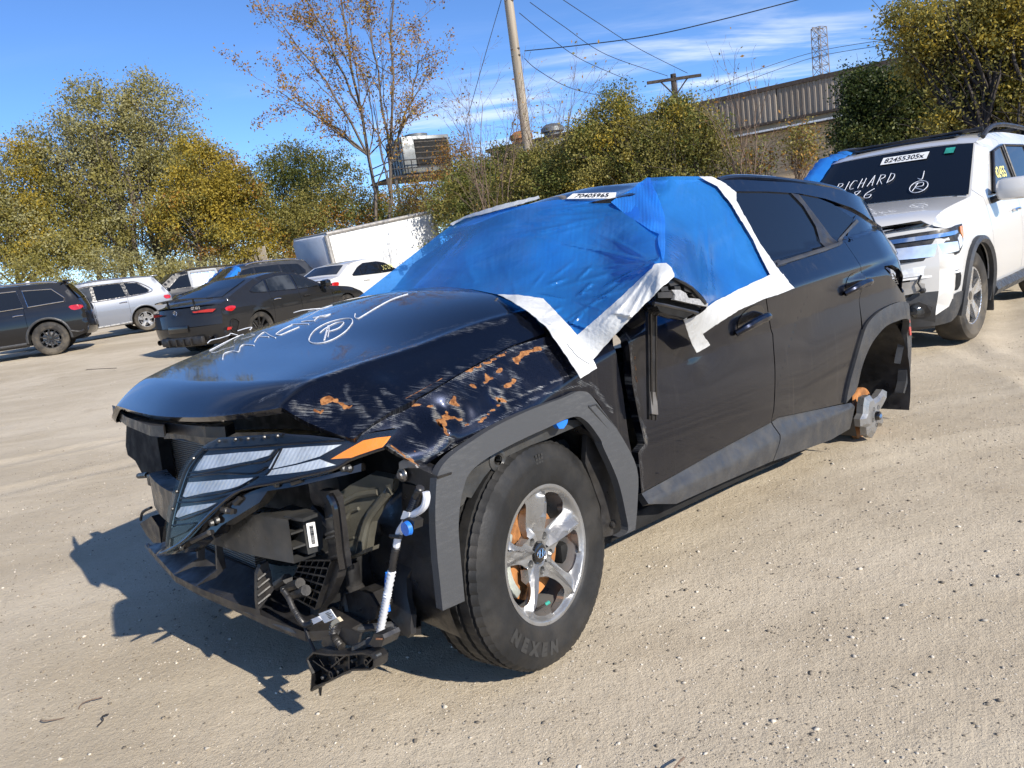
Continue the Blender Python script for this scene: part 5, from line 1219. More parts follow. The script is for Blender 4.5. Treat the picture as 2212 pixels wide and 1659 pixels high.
# ------------------------------------------------------------------ wiring loom
def pipe(nm, zf, pts, x, r, mat, ribs=False, n=8):
    P = spline(hit(zf(*pts), 0, x), 8)
    if ribs:
        L = densify(np.hstack([P]), .004, False); rr = r * (1 + .13 * np.where(np.arange(len(L)) % 2, 1, -1)); return MB().tube(L, rr, n).build(nm, mat, SUV, angle=60)
    return MB().tube(P, r, n).build(nm, mat, SUV)
pipe('wiring_loom', Z2, ((1440, 260), (1400, 350), (1350, 470)), .52, .011, 'black_plastic', True)
pipe('wiring_loom', Z2, ((1485, 300), (1490, 360), (1460, 440), (1350, 515), (1270, 620), (1245, 690), (1230, 770)), .52, .010, 'white_hose')
pipe('wiring_loom', Z2, ((1232, 770), (1210, 860), (1192, 980)), .52, .011, 'black_plastic', True)
pipe('wiring_loom', Z2, ((1192, 980), (1165, 1120), (1130, 1300), (1085, 1530)), .52, .0115, 'white_hose', True)
pl = hit(Z2((1285, 540), (1330, 520), (1385, 560), (1380, 625), (1300, 640), (1282, 600)), 0, .535)
MB().prism(pl, (-1, 0, 0), .03).build('loom_plug', 'black_plastic', SUV, smooth=False)
MB().lathe([(.0, .012), (.018, .012), (.020, .0)], hit(Z2((1335, 612)), 0, .537)[0], 'x', 18).build('loom_plug_seal', 'blue_plastic', SUV)
MB().prism(hit(Z2((1290, 465), (1345, 480), (1330, 540), (1265, 535)), 0, .532), (-1, 0, 0), .003).build('loom_tag', 'paper', SUV, smooth=False)
MB().tube(hit(Z2((1180, 680), (1270, 690)), 0, .53), .006, 6).build('loom_clip', 'black_plastic', SUV)
pipe('wiring_loom', Z2, ((1150, 1000), (1145, 1100), (1150, 1230), (1165, 1330)), .50, .006, 'blue_plastic')
pipe('wiring_loom', Z8, ((250, 270), (300, 340), (350, 450), (430, 560), (480, 560), (520, 540)), .66, .009, 'black_plastic', True)
pipe('wiring_loom', Z8, ((430, 560), (470, 680), (530, 810)), .66, .005, 'wire')
MB().prism(hit(Z8((490, 525), (550, 500), (590, 530), (500, 575)), 0, .665), (-1, 0, 0), .012).build('loom_sleeve', 'white_hose', SUV, smooth=False)
tg_ = hit(Z8((558, 475), (660, 437), (712, 515), (610, 558)), 0, .675)
MB().prism(tg_, (-1, 0, 0), .002).build('paper_tag', 'paper', SUV, smooth=False)
g = MB()
for i in range(5): g.tube([tg_[0] + (tg_[3] - tg_[0]) * (.2 + .14 * i) + (tg_[1] - tg_[0]) * .55 + (.002, 0, 0), tg_[0] + (tg_[3] - tg_[0]) * (.2 + .14 * i) + (tg_[1] - tg_[0]) * (.9 if i % 2 else .8) + (.002, 0, 0)], .0009, 4)
g.build('tag_print', 'ink', SUV)
MB().prism(hit(Z8((670, 545), (715, 510), (745, 545), (690, 570), (655, 620), (650, 600)), 0, .68), (-1, 0, 0), .01).build('cloth_tape', 'tan_cloth', SUV, smooth=False)
pipe('wiring_loom', Z8, ((690, 560), (685, 640), (710, 700), (760, 760)), .67, .011, 'black_plastic', True)

# ------------------------------------------------------------------ broken lamp bracket dangling from the loom
BR = empty('lamp_bracket', SUV.matrix_world.copy())
tag(BR, 'broken black plastic lamp bracket dangling on wires below the crashed SUV', 'bracket')
bo = hit(Z8((530, 830), (590, 770), (700, 785), (860, 790), (1010, 770), (1090, 785), (1128, 830), (1120, 900), (1090, 925), (940, 930), (860, 960), (720, 1035), (600, 1080), (580, 1110), (565, 1100), (575, 960)), 0, .675)
bc_ = bo.mean(0)
MB().prism(bo, (-1, 0, 0), .012).build('plate', 'black_plastic', BR, smooth=False)
g = MB(); ring = np.vstack([bo, bo[:1]])
for a, b in zip(ring[:-1], ring[1:]): g.prism(np.array([a, b, b + (.03, 0, 0), a + (.03, 0, 0)]), np.cross(b - a, (1, 0, 0)) / (np.linalg.norm(b - a) + 1e-9), .005)
for a, b in (((560, 850), (690, 940)), ((850, 815), (720, 920)), ((880, 800), (880, 930)), ((1090, 830), (1030, 900)), ((620, 840), (660, 900))): 
    p = hit(Z8(a, b), 0, .678); g.prism(np.array([p[0], p[1], p[1] + (.02, 0, 0), p[0] + (.02, 0, 0)]), np.cross(p[1] - p[0], (1, 0, 0)) / np.linalg.norm(p[1] - p[0]), .004)
g.build('ribs', 'black_plastic', BR, smooth=False)
for q in ((755, 865), (1005, 888), (697, 990)): MB().lathe([(.0, .008), (.006, .008), (.007, .012), (.012, .012), (.013, 0)], hit(Z8(q), 0, .682)[0], 'x', 18).build('boss', 'black_plastic', BR)
for q in ((622, 1015), (762, 962), (885, 868), (1092, 822)): MB().lathe([(.0, .016), (.005, .014), (.006, 0)], hit(Z8(q), 0, .682)[0], 'x', 12).build('stud', 'beam_steel', BR)
slab('plug', [Z8((1035, 650), (1110, 655), (1125, 690), (1100, 760), (1040, 765), (990, 740), (1020, 690))], 0, .69, .05, 'black_plastic', BR)
slab('plug_contacts', [Z8((1055, 685), (1108, 688), (1105, 702), (1052, 700))], 0, .693, .002, 'copper', BR)
MB().tube(spline(hit(Z8((1000, 720), (930, 760), (880, 780)), 0, .67), 5), .013, 8).build('plug_boot', 'black_plastic', BR)
slab('gusset', [Z8((760, 585), (915, 650), (890, 760), (800, 745), (720, 690))], 0, .66, .008, 'black_plastic', BR)
slab('motor', [Z8((600, 680), (680, 650), (715, 720), (700, 780), (600, 775), (580, 730))], 0, .66, .05, 'black_plastic', BR)
MB().tube(hit(Z8((572, 1100), (574, 1180)), 0, .67), [.006, .003], 6).build('pin', 'black_plastic', BR)
# ------------------------------------------------------------------ blue wrap film and white tape on the SUV
def dep(P): return (CAR_R @ np.asarray(P).T).T @ FWD + (CAR_T - CAM_O) @ FWD
def hit_wind(D, off):
    return march(D, lambda P: P[:, 0] - wind_x(P[:, 1], P[:, 2]) - off)
ctl, cd = [], []
def add_ctl(P3, D): ctl.extend(np.atleast_2d(D).tolist()); cd.extend(dep(np.atleast_2d(P3)).tolist())
for D_, ax, val in (((772, 643), 1, -.64), ((850, 585), 1, -.62), ((985, 478), 1, -.56), ((905, 540), 1, -.60), ((1405, 385), 1, .56), ((1450, 381), 1, .67), ((1520, 381), 1, .68), ((1430, 568), 1, 1.08), ((1452, 580), 1, 1.13),
                    ((961, 622), 1, .08), ((1080, 638), 1, .53), ((1330, 650), 1, .98), ((1180, 620), 1, .60),
                    ((1400, 620), 1, 1.08), ((1290, 700), 1, .95), ((1319, 597), 1, .80), ((1382, 484), 1, .775), ((1500, 640), 1, 1.08), ((985, 470), 1, -.55)):
    add_ctl(hit([D_], ax, val), [D_])
for D_ in ((1245, 718), (1265, 805), (1230, 755), (1200, 720), (1285, 780)): add_ctl(hit_side(np.array([D_]), .025), [D_])
for D_ in ((1108, 648), (1135, 662), (1160, 690)): add_ctl(hit_hood(np.array([D_]), .02), [D_])
for D_ in ((880, 600), (1000, 540), (1060, 470), (1140, 450), (1205, 440), (1150, 540), (1230, 560), (1280, 500), (1060, 590), (1320, 445)): add_ctl(hit_wind(np.array([D_]), .085), [D_])
for D_, o_ in (((1470, 480), .045), ((1550, 480), .04), ((1600, 560), .03), ((1530, 580), .045), ((1665, 595), .025), ((1600, 470), .03), ((1640, 540), .025), ((1700, 620), .022), ((1560, 430), .04), ((1480, 420), .04), ((1560, 650), .04), ((1525, 745), .03), ((1600, 640), .03)): add_ctl(hit_side(np.array([D_]), o_), [D_])
ctl, cd = np.array(ctl) / 400., np.array(cd)
def _U(r2): return np.where(r2 > 1e-12, r2 * np.log(np.maximum(r2, 1e-12)), 0)
_K = _U(((ctl[:, None] - ctl[None]) ** 2).sum(-1)) + np.eye(len(ctl)) * 3e-3
_Pm = np.hstack([np.ones((len(ctl), 1)), ctl])
_w = np.linalg.solve(np.block([[_K, _Pm], [_Pm.T, np.zeros((3, 3))]]), np.concatenate([cd, np.zeros(3)]))
_fr = np.random.default_rng(12); folds = []
def fold(a, b, w, h): folds.append((np.array(a, float), np.array(b, float), max(3.8, w), h * 1.6))
for ang in np.linspace(150, 262, 15):                       # pulled tight from the mirror
    L_ = _fr.uniform(90, 300); t_ = math.radians(ang + _fr.uniform(-4, 4)); fold((1432 + 12 * math.cos(t_), 566 - 12 * math.sin(t_) * -1), (1432 + L_ * math.cos(t_), 566 - L_ * math.sin(t_)), _fr.uniform(2.6, 5), _fr.uniform(.004, .010))
for _ in range(13): y_ = _fr.uniform(440, 510); x_ = _fr.uniform(990, 1180); fold((x_, y_ + 10), (x_ + _fr.uniform(90, 200), y_ - _fr.uniform(0, 22)), _fr.uniform(2.6, 5), _fr.uniform(.003, .007))
for _ in range(22): x_, y_ = _fr.uniform(1140, 1330), _fr.uniform(600, 705); t_ = _fr.uniform(-.9, .5); L_ = _fr.uniform(30, 85); fold((x_, y_), (x_ + L_ * math.cos(t_), y_ + L_ * math.sin(t_)), _fr.uniform(2.4, 4), _fr.uniform(.005, .011))
for _ in range(7): x_, y_ = _fr.uniform(880, 1110), _fr.uniform(545, 625); t_ = _fr.uniform(.9, 1.5); L_ = _fr.uniform(40, 90); fold((x_, y_), (x_ + L_ * math.cos(t_) * .6, y_ + L_ * math.sin(t_) * .7), _fr.uniform(5, 9), _fr.uniform(.003, .007))
for _ in range(9): x_ = _fr.uniform(1455, 1620); fold((x_, _fr.uniform(400, 480)), (x_ + _fr.uniform(-5, 45), _fr.uniform(540, 640)), _fr.uniform(3, 6), _fr.uniform(.002, .006))
for _ in range(6): x_ = _fr.uniform(790, 960); y_ = 645 - (x_ - 772) * .72 + 20; fold((x_, y_), (x_ + _fr.uniform(60, 150), y_ + _fr.uniform(-8, 14)), _fr.uniform(4, 8), _fr.uniform(.002, .006))
def film_P(u, v, off=0.0, wr=1.0):
    sh = np.shape(u); D = np.stack([np.ravel(u), np.ravel(v)], 1).astype(float); q = D / 400.
    d = _U(((q[:, None] - ctl[None]) ** 2).sum(-1)) @ _w[:len(ctl)] + _w[len(ctl)] + q @ _w[len(ctl) + 1:]
    if wr:
        for a_, b_, w_, h_ in folds:
            ab = b_ - a_; t_ = ((D - a_) @ ab) / (ab @ ab); tc = np.clip(t_, 0, 1); r_ = np.linalg.norm(D - a_ - tc[:, None] * ab, axis=1)
            d = d - wr * h_ * np.exp(-(r_ / w_) ** 2) * np.sin(np.clip(tc, .04, .96) * math.pi) ** .6
        d = d + wr * .006 * vnoise(D, .03, 2) + wr * .0025 * vnoise(D, .11, 5)
    P = (CAM_O + ray_dirs(D) * (d - off)[:, None] - CAR_T) @ CAR_R
    return P.reshape(sh + (3,))
SHEET = empty('film_cover', SUV.matrix_world.copy())
tag(SHEET, 'blue plastic film taped with white strips over the crashed SUV windshield and door', 'plastic sheet')
fo = np.array([(772, 644), (850, 583), (905, 540), (985, 478), (1060, 456), (1140, 441), (1205, 431), (1250, 433), (1320, 434), (1345, 420), (1385, 395), (1405, 384), (1450, 381), (1520, 381), (1575, 415), (1600, 470), (1640, 540), (1680, 592), (1690, 612), (1600, 632), (1532, 672),
               (1526, 660), (1500, 628), (1466, 602), (1442, 594), (1400, 640), (1340, 692), (1275, 748), (1246, 722), (1215, 728), (1180, 692), (1105, 646), (1080, 637), (1020, 625), (961, 620), (900, 628), (840, 640)], float)
def film_panel(nm, out, mat, off=0.0, res=7., wr=1.0, thick=0, extra=None):
    f = (lambda u, v: film_P(u, v, off, wr) + (extra(u, v) if extra else 0))
    lo = np.asarray(out, float)
    # panel() steps in its own units: frame units here, so widen the normal step
    return panel(nm, lo, f, mat, SHEET, res=res, thick=thick, out=(.55, .80, .2))
film_panel('film', fo, 'blue_film', 0, 4.0)
flap = Z6((450, 320), (540, 250), (640, 200), (700, 140), (770, 95), (800, 100), (822, 200), (880, 330), (908, 440), (912, 560), (906, 700), (908, 830), (890, 800), (856, 700), (850, 640), (864, 600), (800, 560), (720, 500), (640, 440), (550, 380))
film_panel('film_fold', flap, 'blue_film_dense', .035, 3.2, 0, extra=lambda u, v: (.030 * vnoise(np.stack([np.ravel(u) * .9 + np.ravel(v) * .2, np.ravel(v) * .35 - np.ravel(u) * .2], 1), .045, 9) + .012 * vnoise(np.stack([np.ravel(u) + np.ravel(v) * .4, np.ravel(v) * .5 - np.ravel(u) * .5], 1), .085, 4)).reshape(np.shape(u))[..., None] * np.array([.5, .75, .3]))
ZT = zoom(1200, 600, .52083)
tapes = [((800, 588), (900, 592), (990, 606), (1060, 680), (1120, 745), (1170, 800), (1212, 895), (1145, 937), (1090, 852), (1000, 722), (930, 662), (860, 618)),
         ((1088, 792), (1180, 715), (1300, 610), (1400, 515), (1440, 480), (1450, 462), (1500, 458), (1522, 480), (1535, 515), (1480, 560), (1400, 640), (1300, 742), (1230, 820), (1182, 877), (1130, 845)),
         ((1572, 695), (1640, 660), (1700, 620), (1800, 568), (1935, 505), (1985, 505), (2010, 540), (2032, 562), (1985, 582), (1900, 610), (1800, 655), (1650, 752), (1682, 800), (1625, 832), (1598, 775)),
         ((1635, 100), (1690, 100), (1745, 130), (1790, 165), (1790, 200), (1840, 290), (1890, 380), (1985, 512), (1935, 512), (1895, 440), (1860, 362), (1810, 280), (1760, 200), (1710, 140)),
         ((600, 296), (680, 258), (820, 215), (970, 180), (975, 190), (890, 216), (760, 250), (660, 274), (612, 302))]
for i, tp in enumerate(tapes):
    tq = densify(ZT(*tp), 7.0); tq = tq + 1.1 * np.stack([vnoise(tq, .22, 20 + i), vnoise(tq, .19, 40 + i)], 1)
    film_panel('tape_strip', tq, 'white_tape', .028 + .004 * (i % 2), 4.0, .55, thick=.002)

# ------------------------------------------------------------------ chalk writing and stickers on the SUV
def stroke(D, surf_hit, r, off):
    P = surf_hit(np.asarray(D, float), off); return MB().tube(spline(P, 6) if len(P) > 2 else P, r, 5)
hood_ink = [Z5((475, 745), (490, 700), (540, 645), (640, 592), (760, 560), (835, 558), (852, 580), (840, 610), (790, 668), (700, 728), (600, 765), (510, 770), (475, 748), (482, 715)),
            Z5((605, 745), (622, 680), (642, 618), (648, 660), (640, 712)), Z5((570, 680), (620, 640), (700, 598), (765, 588), (772, 600), (730, 640), (650, 668)), Z5((612, 740), (634, 660)), Z5((875, 515), (870, 545), (900, 556), (960, 522), (1080, 450), (1200, 388), (1330, 345)),
            Z5((320, 608), (400, 604), (472, 605)), Z5((390, 630), (300, 668), (230, 697), (190, 692), (250, 650), (330, 612)), Z5((410, 585), (460, 578), (525, 575)), Z5((520, 575), (560, 540), (600, 530)), Z5((510, 550), (590, 535), (660, 518), (610, 540), (525, 552)),
            ZB((1293, 683), (1302, 652), (1345, 638), (1385, 640), (1396, 612), (1420, 600), (1475, 604)), ZB((1478, 584), (1500, 552), (1535, 528), (1565, 545), (1600, 560)), ZB((1505, 552), (1560, 555)),
            ZB((1216, 635), (1300, 590), (1380, 552), (1412, 540)), ZB((1205, 592), (1225, 575), (1280, 562), (1330, 545), (1340, 535), (1380, 545)), ZB((1380, 520), (1430, 505), (1462, 500), (1450, 515)), ZB((1705, 415), (1760, 400), (1860, 390)), ZB((1790, 408), (1850, 395), (1930, 370))]
for D_ in hood_ink:
    MB().tube(spline(hit_hood(D_, .0015), 6), .0019, 5).build('chalk_stroke', 'chalk', SUV)
# lot sticker on the roof edge
lot = bpy.data.objects.new('lot_sticker', None); link(lot, SUV)
def quad_text(nm, quad, txt, parent, size, paper='paper', inkm='ink', lift=.002, squeeze=1.0, pad=.1, bold=.02):
    q = np.asarray(quad, float); n_ = np.cross(q[1] - q[0], q[3] - q[0]); n_ /= np.linalg.norm(n_)
    if paper: MB().prism(q, -n_, .0015).build('sticker_paper', paper, parent, smooth=False)
    Vt, Ft = text_mesh(txt, 1.0, bold); lo, hi = Vt.min(0), Vt.max(0)
    s_ = pad + (1 - 2 * pad) * (Vt[:, 0] - lo[0]) / (hi[0] - lo[0]); t_ = (1 - size) / 2 + size * (Vt[:, 1] - lo[1]) / (hi[1] - lo[1])
    P = ((1 - s_)[:, None] * (1 - t_)[:, None] * q[0] + s_[:, None] * (1 - t_)[:, None] * q[1] + s_[:, None] * t_[:, None] * q[2] + (1 - s_)[:, None] * t_[:, None] * q[3]) + n_ * lift
    return MB().add(P, Ft).build(nm, inkm, parent, smooth=False, recalc=False)
lq = film_P(*np.array(ZT((1085, 192), (1286, 190), (1292, 166), (1113, 171))).T, off=.03, wr=0)
quad_text('sticker_number', lq, '70405965', lot, .72, pad=.14)
# ------------------------------------------------------------------ parked cars: shared builder
def lerp_poly(P, x): P = np.asarray(P, float); o = np.argsort(P[:, 0]); return np.interp(x, P[o, 0], P[o, 1])
class Car:
    def __init__(s, name, hw, prof, belt, tum, wheels, bend=(.16, .14), tuck=.05, rnd=.075, zmid=.72, shoulder=.05):
        s.root = empty(name); s.hw, s.belt, s.tum, s.bend, s.tuck, s.rnd, s.zmid, s.sh = hw, np.array(belt), tum, bend, tuck, rnd, zmid, shoulder
        s.prof = [(n_, np.array(p, float)) for n_, p in prof]
        s.line = np.vstack([spline(p, 5) if len(p) > 2 else densify(p, .12, False) for _, p in s.prof])
        s.xmax, s.xmin = s.line[:, 0].max(), s.line[:, 0].min(); s.wheels = wheels
        s.ext = []
    def base_y(s, x, z):
        zb = lerp_poly(s.belt, x); y = np.full(np.shape(x), s.hw)
        y = y - s.tuck * (np.maximum(0, s.zmid - z) / .45) ** 2
        lo = np.clip((z - s.zmid) / np.maximum(.05, zb - s.zmid), 0, 1)
        y = y - s.sh * lo ** 2.2 - s.tum * sp(z - zb, .012)
        for f in s.ext: y = y + f(x, z)
        return y
    def y(s, x, z):
        x, z = np.asarray(x, float), np.asarray(z, float); sh = x.shape
        d = seg_dist(np.stack([x.ravel(), z.ravel()], 1), s.line).reshape(sh)
        q = np.clip(1 - d / s.rnd, 0, 1)
        return s.base_y(x, z) - s.rnd * .8 * (1 - np.sqrt(1 - q ** 2 * .999))
    def W(s, P):
        P = np.array(P, float); a = np.clip(np.abs(P[..., 1]) / s.hw, 0, 1.1)
        tf = sstep(P[..., 0], s.xmax - .75, s.xmax); tr = sstep(P[..., 0], s.xmin + .7, s.xmin)
        P[..., 0] += -s.bend[0] * a ** 2.4 * tf + s.bend[1] * a ** 2.4 * tr; return P
    def surf(s, side=1, off=0.0): return lambda u, v: s.W(np.stack([u, side * (s.y(u, v) + off), v], -1))
    def pan(s, name, poly, mat, side=1, off=0.0, res=.07, thick=.02, smooth=0, parent=None, holes=()):
        poly = np.asarray(poly, float)
        if smooth: poly = smooth_poly(poly, True, smooth)
        return panel(name, poly, s.surf(side, off), mat, parent or s.root, res=res, thick=thick, out=(0, side, 0), holes=holes)
    def line3(s, pts, side=1, off=.004, k=4):
        p = spline(np.asarray(pts, float), k) if len(pts) > 2 else densify(np.asarray(pts, float), .1, False)
        return s.W(np.stack([p[:, 0], side * (s.y(p[:, 0], p[:, 1]) + off), p[:, 1]], -1))
    def strip(s, names_mats):
        """top, front and rear surfaces swept across the car"""
        for n_, p in s.prof:
            m = names_mats.get(n_)
            if m is None: continue
            q = spline(p, 5) if len(p) > 2 else densify(p, .12, False)
            t = np.linspace(-1, 1, 15); yy = s.y(q[:, 0], q[:, 1])
            T = np.gradient(q, axis=0); nr = np.stack([-T[:, 1], T[:, 0]], 1); nr /= np.linalg.norm(nr, axis=1)[:, None] + 1e-9
            # outward is away from the body's middle
            c = np.array([(s.xmax + s.xmin) / 2, .7]); sg = np.sign(((q - c) * nr).sum(1).mean()) or 1
            V = []
            for i in range(len(q)):
                cr = .028 * sg * (1 - t ** 2) + .012 * sg * (1 - t ** 8)
                V.append(np.stack([q[i, 0] + nr[i, 0] * cr, t * yy[i], q[i, 1] + nr[i, 1] * cr], 1))
            MBx = MB().loft([s.W(v) for v in V], closed=False); MBx.build(n_, m, s.root, angle=40)
    def arch(s, cx, R, a0=0, a1=180, n=16): return [(cx + R * math.cos(math.radians(a)), s.wz + R * math.sin(math.radians(a))) for a in np.linspace(a0, a1, n)]
    def body(s, mat, doors, arch_r, wz, sill=.28, clad=None, far=True):
        """side outline split at the door lines, wheel openings cut out"""
        s.wz = wz; xa, xb = s.wheels
        top = s.line[(s.line[:, 1] > sill + .02)]
        low = [(s.xmin + .10, sill + .14), (xb - arch_r, sill + .05)] + s.arch(xb, arch_r, 188, -8)[:] + [(xb + arch_r, sill), (xa - arch_r, sill)] + s.arch(xa, arch_r, 188, -8) + [(xa + arch_r, sill + .05), (s.xmax - .10, sill + .14)]
        out = np.vstack([top, low])
        def clip(poly, x, keep_gt):
            res = []; n = len(poly)
            for i in range(n):
                a, b = poly[i], poly[(i + 1) % n]; ia, ib = (a[0] > x) == keep_gt, (b[0] > x) == keep_gt
                if ia: res.append(a)
                if ia != ib: t = (x - a[0]) / (b[0] - a[0]); res.append(a + (b - a) * t)
            return np.array(res)
        cuts = [s.xmax + 1] + list(doors) + [s.xmin - 1]
        names = ['front_fender', 'front_door', 'rear_door', 'rear_quarter'] if len(doors) == 3 else ['body_side'] * 9
        for side in ((1, -1) if far else (1,)):
            for k in range(len(cuts) - 1):
                p = clip(clip(out, cuts[k] - .003, False), cuts[k + 1] + .003, True)
                if len(p) > 2: s.pan(names[k], p, mat, side, 0, res=.085, thick=.025)
        for cx in s.wheels:
            an = np.linspace(math.radians(-8), math.radians(188), 18)
            for side in (1, -1):
                MB().loft([np.array([(cx + r_ * math.cos(a), side * y_, wz + r_ * math.sin(a)) for a in an]) for y_, r_ in ((s.hw - .03, arch_r - .004), (s.hw - .32, arch_r - .02), (s.hw - .33, .02))], closed=False).build('wheel_well', 'dark_void', s.root)
        MB().box(((s.xmax + s.xmin) / 2, 0, sill + .06), (s.xmax - s.xmin - .5, s.hw * 1.6, .10)).box(((xa + xb) / 2, 0, .62), (xa - xb - 2 * arch_r, s.hw * 1.80, .5)).build('underbody', 'dark_void', s.root)
    def wheel(s, R, rimR, W, nsp, mat, y=None, steer=0, hole=(.42, .9), tyre='rubber_dusty', frac=.62, which=((0, 1), (1, 1), (0, -1), (1, -1)), twin=False):
        y = (s.hw - W / 2 - .015) if y is None else y
        w = bpy.data.objects.new('wheel', None); link(w, s.root)
        V, F = tyre_mesh(R, W, rimR, 56, False); mesh('tyre', V, F, tyre, w, angle=30)
        MB().lathe([(rimR * 1.0, W * .43), (rimR * 1.03, W * .46), (rimR * .95, W * .40), (rimR * .90, -W * .4)], (0, 0, 0), 'y', 48).build('rim_barrel', mat, w)
        MB().lathe([(.0, W * .02), (rimR * .70, W * .02), (rimR * .70, -.02)], (0, 0, 0), 'y', 32).build('brake_disc', 'steel', w)
        H = []
        for k in range(nsp):
            c = 90 + 360 * (k + .5) / nsp; hwd = 180 / nsp * frac
            pl = [(hole[0], -hwd * .6), (hole[1], -hwd), (hole[1] * 1.02, 0), (hole[1], hwd), (hole[0], hwd * .6)]
            H.append(np.array([(rimR * r_ * math.cos(math.radians(c + a)), rimR * r_ * math.sin(math.radians(c + a))) for r_, a in pl]))
        polar_panel('rim_face', H, lambda u, v: W * .34 + W * .06 * sstep(np.hypot(u, v), 0, rimR), mat, w, rimR * .985, res=.035, thick=.03)
        MB().lathe([(0, W * .36), (rimR * .15, W * .355), (rimR * .17, W * .30)], (0, 0, 0), 'y', 16).build('wheel_cap', 'gloss_black', w)
        first = True
        for ax, side in which:
            o = w if first else copy_tree(w, s.root); first = False
            o.location = (s.wheels[ax], side * y, R); o.rotation_euler = (0, 0, (0 if side > 0 else math.pi) + (steer if ax == 0 else 0))
    def dlo(s, polys, sides=(1, -1), mat='gloss_black', grow=.035):
        """black surround behind the side glass"""
        P = np.vstack([np.asarray(p, float) for p in polys]); c = P.mean(0)
        idx = sorted(range(len(P)), key=lambda i: tuple(P[i])); H = []
        for rev in (False, True):
            h = []
            for i in (idx[::-1] if rev else idx):
                while len(h) > 1 and (h[-1][0] - h[-2][0]) * (P[i][1] - h[-2][1]) - (h[-1][1] - h[-2][1]) * (P[i][0] - h[-2][0]) <= 0: h.pop()
                h.append(P[i])
            H += h[:-1]
        H = np.array(H); d = H - c; H = H + d / np.linalg.norm(d, axis=1)[:, None] * grow
        for side in sides: s.pan('window_surround', H, mat, side, .010, res=.06, thick=.02)
    def window(s, poly, side=1, mat='tinted_glass', name='side_window', trim=None, off=.018, smooth=0):
        o = s.pan(name, poly, mat, side, off, res=.06, thick=.006, smooth=smooth)
        if trim:
            p = smooth_poly(np.asarray(poly, float), True, smooth); L = np.vstack([p, p[:1]])
            MB().tube(s.line3(L, side, off + .004, 1), .012, 5, cap=False).build('window_trim', trim, s.root)
        return o
    def glass_top(s, n_, pts, mat='tinted_glass', inset=.12, name=None, parent=None):
        """pane laid on a swept surface: pts = profile points, inset from the edges"""
        q = densify(np.asarray(pts, float), .12, False); yy = s.y(q[:, 0], q[:, 1]) - inset; t = np.linspace(-1, 1, 13)
        T = np.gradient(q, axis=0); nr = np.stack([-T[:, 1], T[:, 0]], 1); nr /= np.linalg.norm(nr, axis=1)[:, None]
        c = np.array([(s.xmax + s.xmin) / 2, .6]); sg = np.sign(((q - c) * nr).sum(1).mean()) or 1
        V = []
        for i in range(len(q)):
            tt = t * yy[i] / (yy[i] + inset); cr = .028 * sg * (1 - tt ** 2) + .012 * sg * (1 - tt ** 8) + .008 * sg
            V.append(np.stack([q[i, 0] + nr[i, 0] * cr, t * yy[i], q[i, 1] + nr[i, 1] * cr], 1))
        return MB().loft([s.W(v) for v in V], closed=False).build(name or n_, mat, s.root, angle=60)
    def handle(s, x, z, side=1, mat='chrome', w=.11):
        MB().tube(s.line3([(x + w, z - .003), (x + w * .5, z + .004), (x, z + .006), (x - w * .5, z + .006), (x - w, z)], side, .022, 3), .013, 6).build('door_handle', mat, s.root)
    def mirror(s, x, z, side, mat, foot='black_plastic', sz=(.16, .24, .16)):
        m = bpy.data.objects.new('door_mirror', None); link(m, s.root)
        y0 = side * float(s.y(np.array([x]), np.array([z]))[0])
        MB().box((x + .02, y0 + side * .17, z + .08), sz, rot('z', side * .25), .055).build('mirror_shell', mat, m)
        MB().box((x - .062, y0 + side * .165, z + .08), (.02, sz[1] * .84, sz[2] * .78), rot('z', side * .25), .01).build('mirror_glass', 'tinted_glass_light', m)
        MB().tube([(x + .03, y0 - side * .02, z - .01), (x + .03, y0 + side * .10, z + .03)], .03, 8).build('mirror_foot', foot, m)
    def place(s, heading, local, target, z=0.0):
        a = math.radians(heading); c, n_ = math.cos(a), math.sin(a)
        s.root.location = (target[0] - (local[0] * c - local[1] * n_), target[1] - (local[0] * n_ + local[1] * c), z); s.root.rotation_euler = (0, 0, a)
def yh(x): return 517 + .1347 * (1106 - x)      # where the horizon lies in the frame
def spot(x, d): return at_depth([(x, yh(x))], d)[0]

def suv_profile(L0, Hh, z_h, xr, tail, xw0=-.30, xw1=-1.02, zb=.36):
    return [('front_bumper', [(L0 - .05, zb), (L0, .55), (L0 - .02, .72)]), ('nose', [(L0 - .02, .72), (L0 - .05, z_h - .16), (L0 - .14, z_h - .05)]), ('hood', [(L0 - .14, z_h - .05), (L0 - .5, z_h + .01), (xw0, z_h + .10)]),
            ('windshield_frame', [(xw0, z_h + .10), (xw1, Hh - .06)]), ('roof', [(xw1, Hh - .06), (xw1 - .35, Hh - .008), (xw1 - 1.0, Hh), (xr, Hh - .05)]), ('tailgate_upper', [(xr, Hh - .05), (tail + .12, z_h + .12)]),
            ('tailgate', [(tail + .12, z_h + .12), (tail + .02, .98), (tail, .72)]), ('rear_bumper', [(tail, .72), (tail - .01, .55), (tail + .08, zb + .04)])]
BODY = lambda m, b=None: {k: m for k in ('nose', 'hood', 'windshield_frame', 'roof', 'tailgate_upper', 'tailgate')} | {'front_bumper': b or m, 'rear_bumper': b or m}
def rails(c, x0, x1, mat, yy=None, lift=.05, r=.018):
    for side in (1, -1):
        xs = np.linspace(x0, x1, 14); zt = np.array([lerp_poly(c.line[c.line[:, 1] > 1.3], x) for x in xs])
        y0 = float(c.y(np.array([(x0 + x1) / 2]), np.array([zt.mean()]))[0]) - .02
        MB().tube(np.stack([xs, np.full(14, side * y0), zt + lift - lift * np.abs(np.linspace(-1, 1, 14)) ** 6], 1), r, 7).build('roof_rail', mat, c.root)
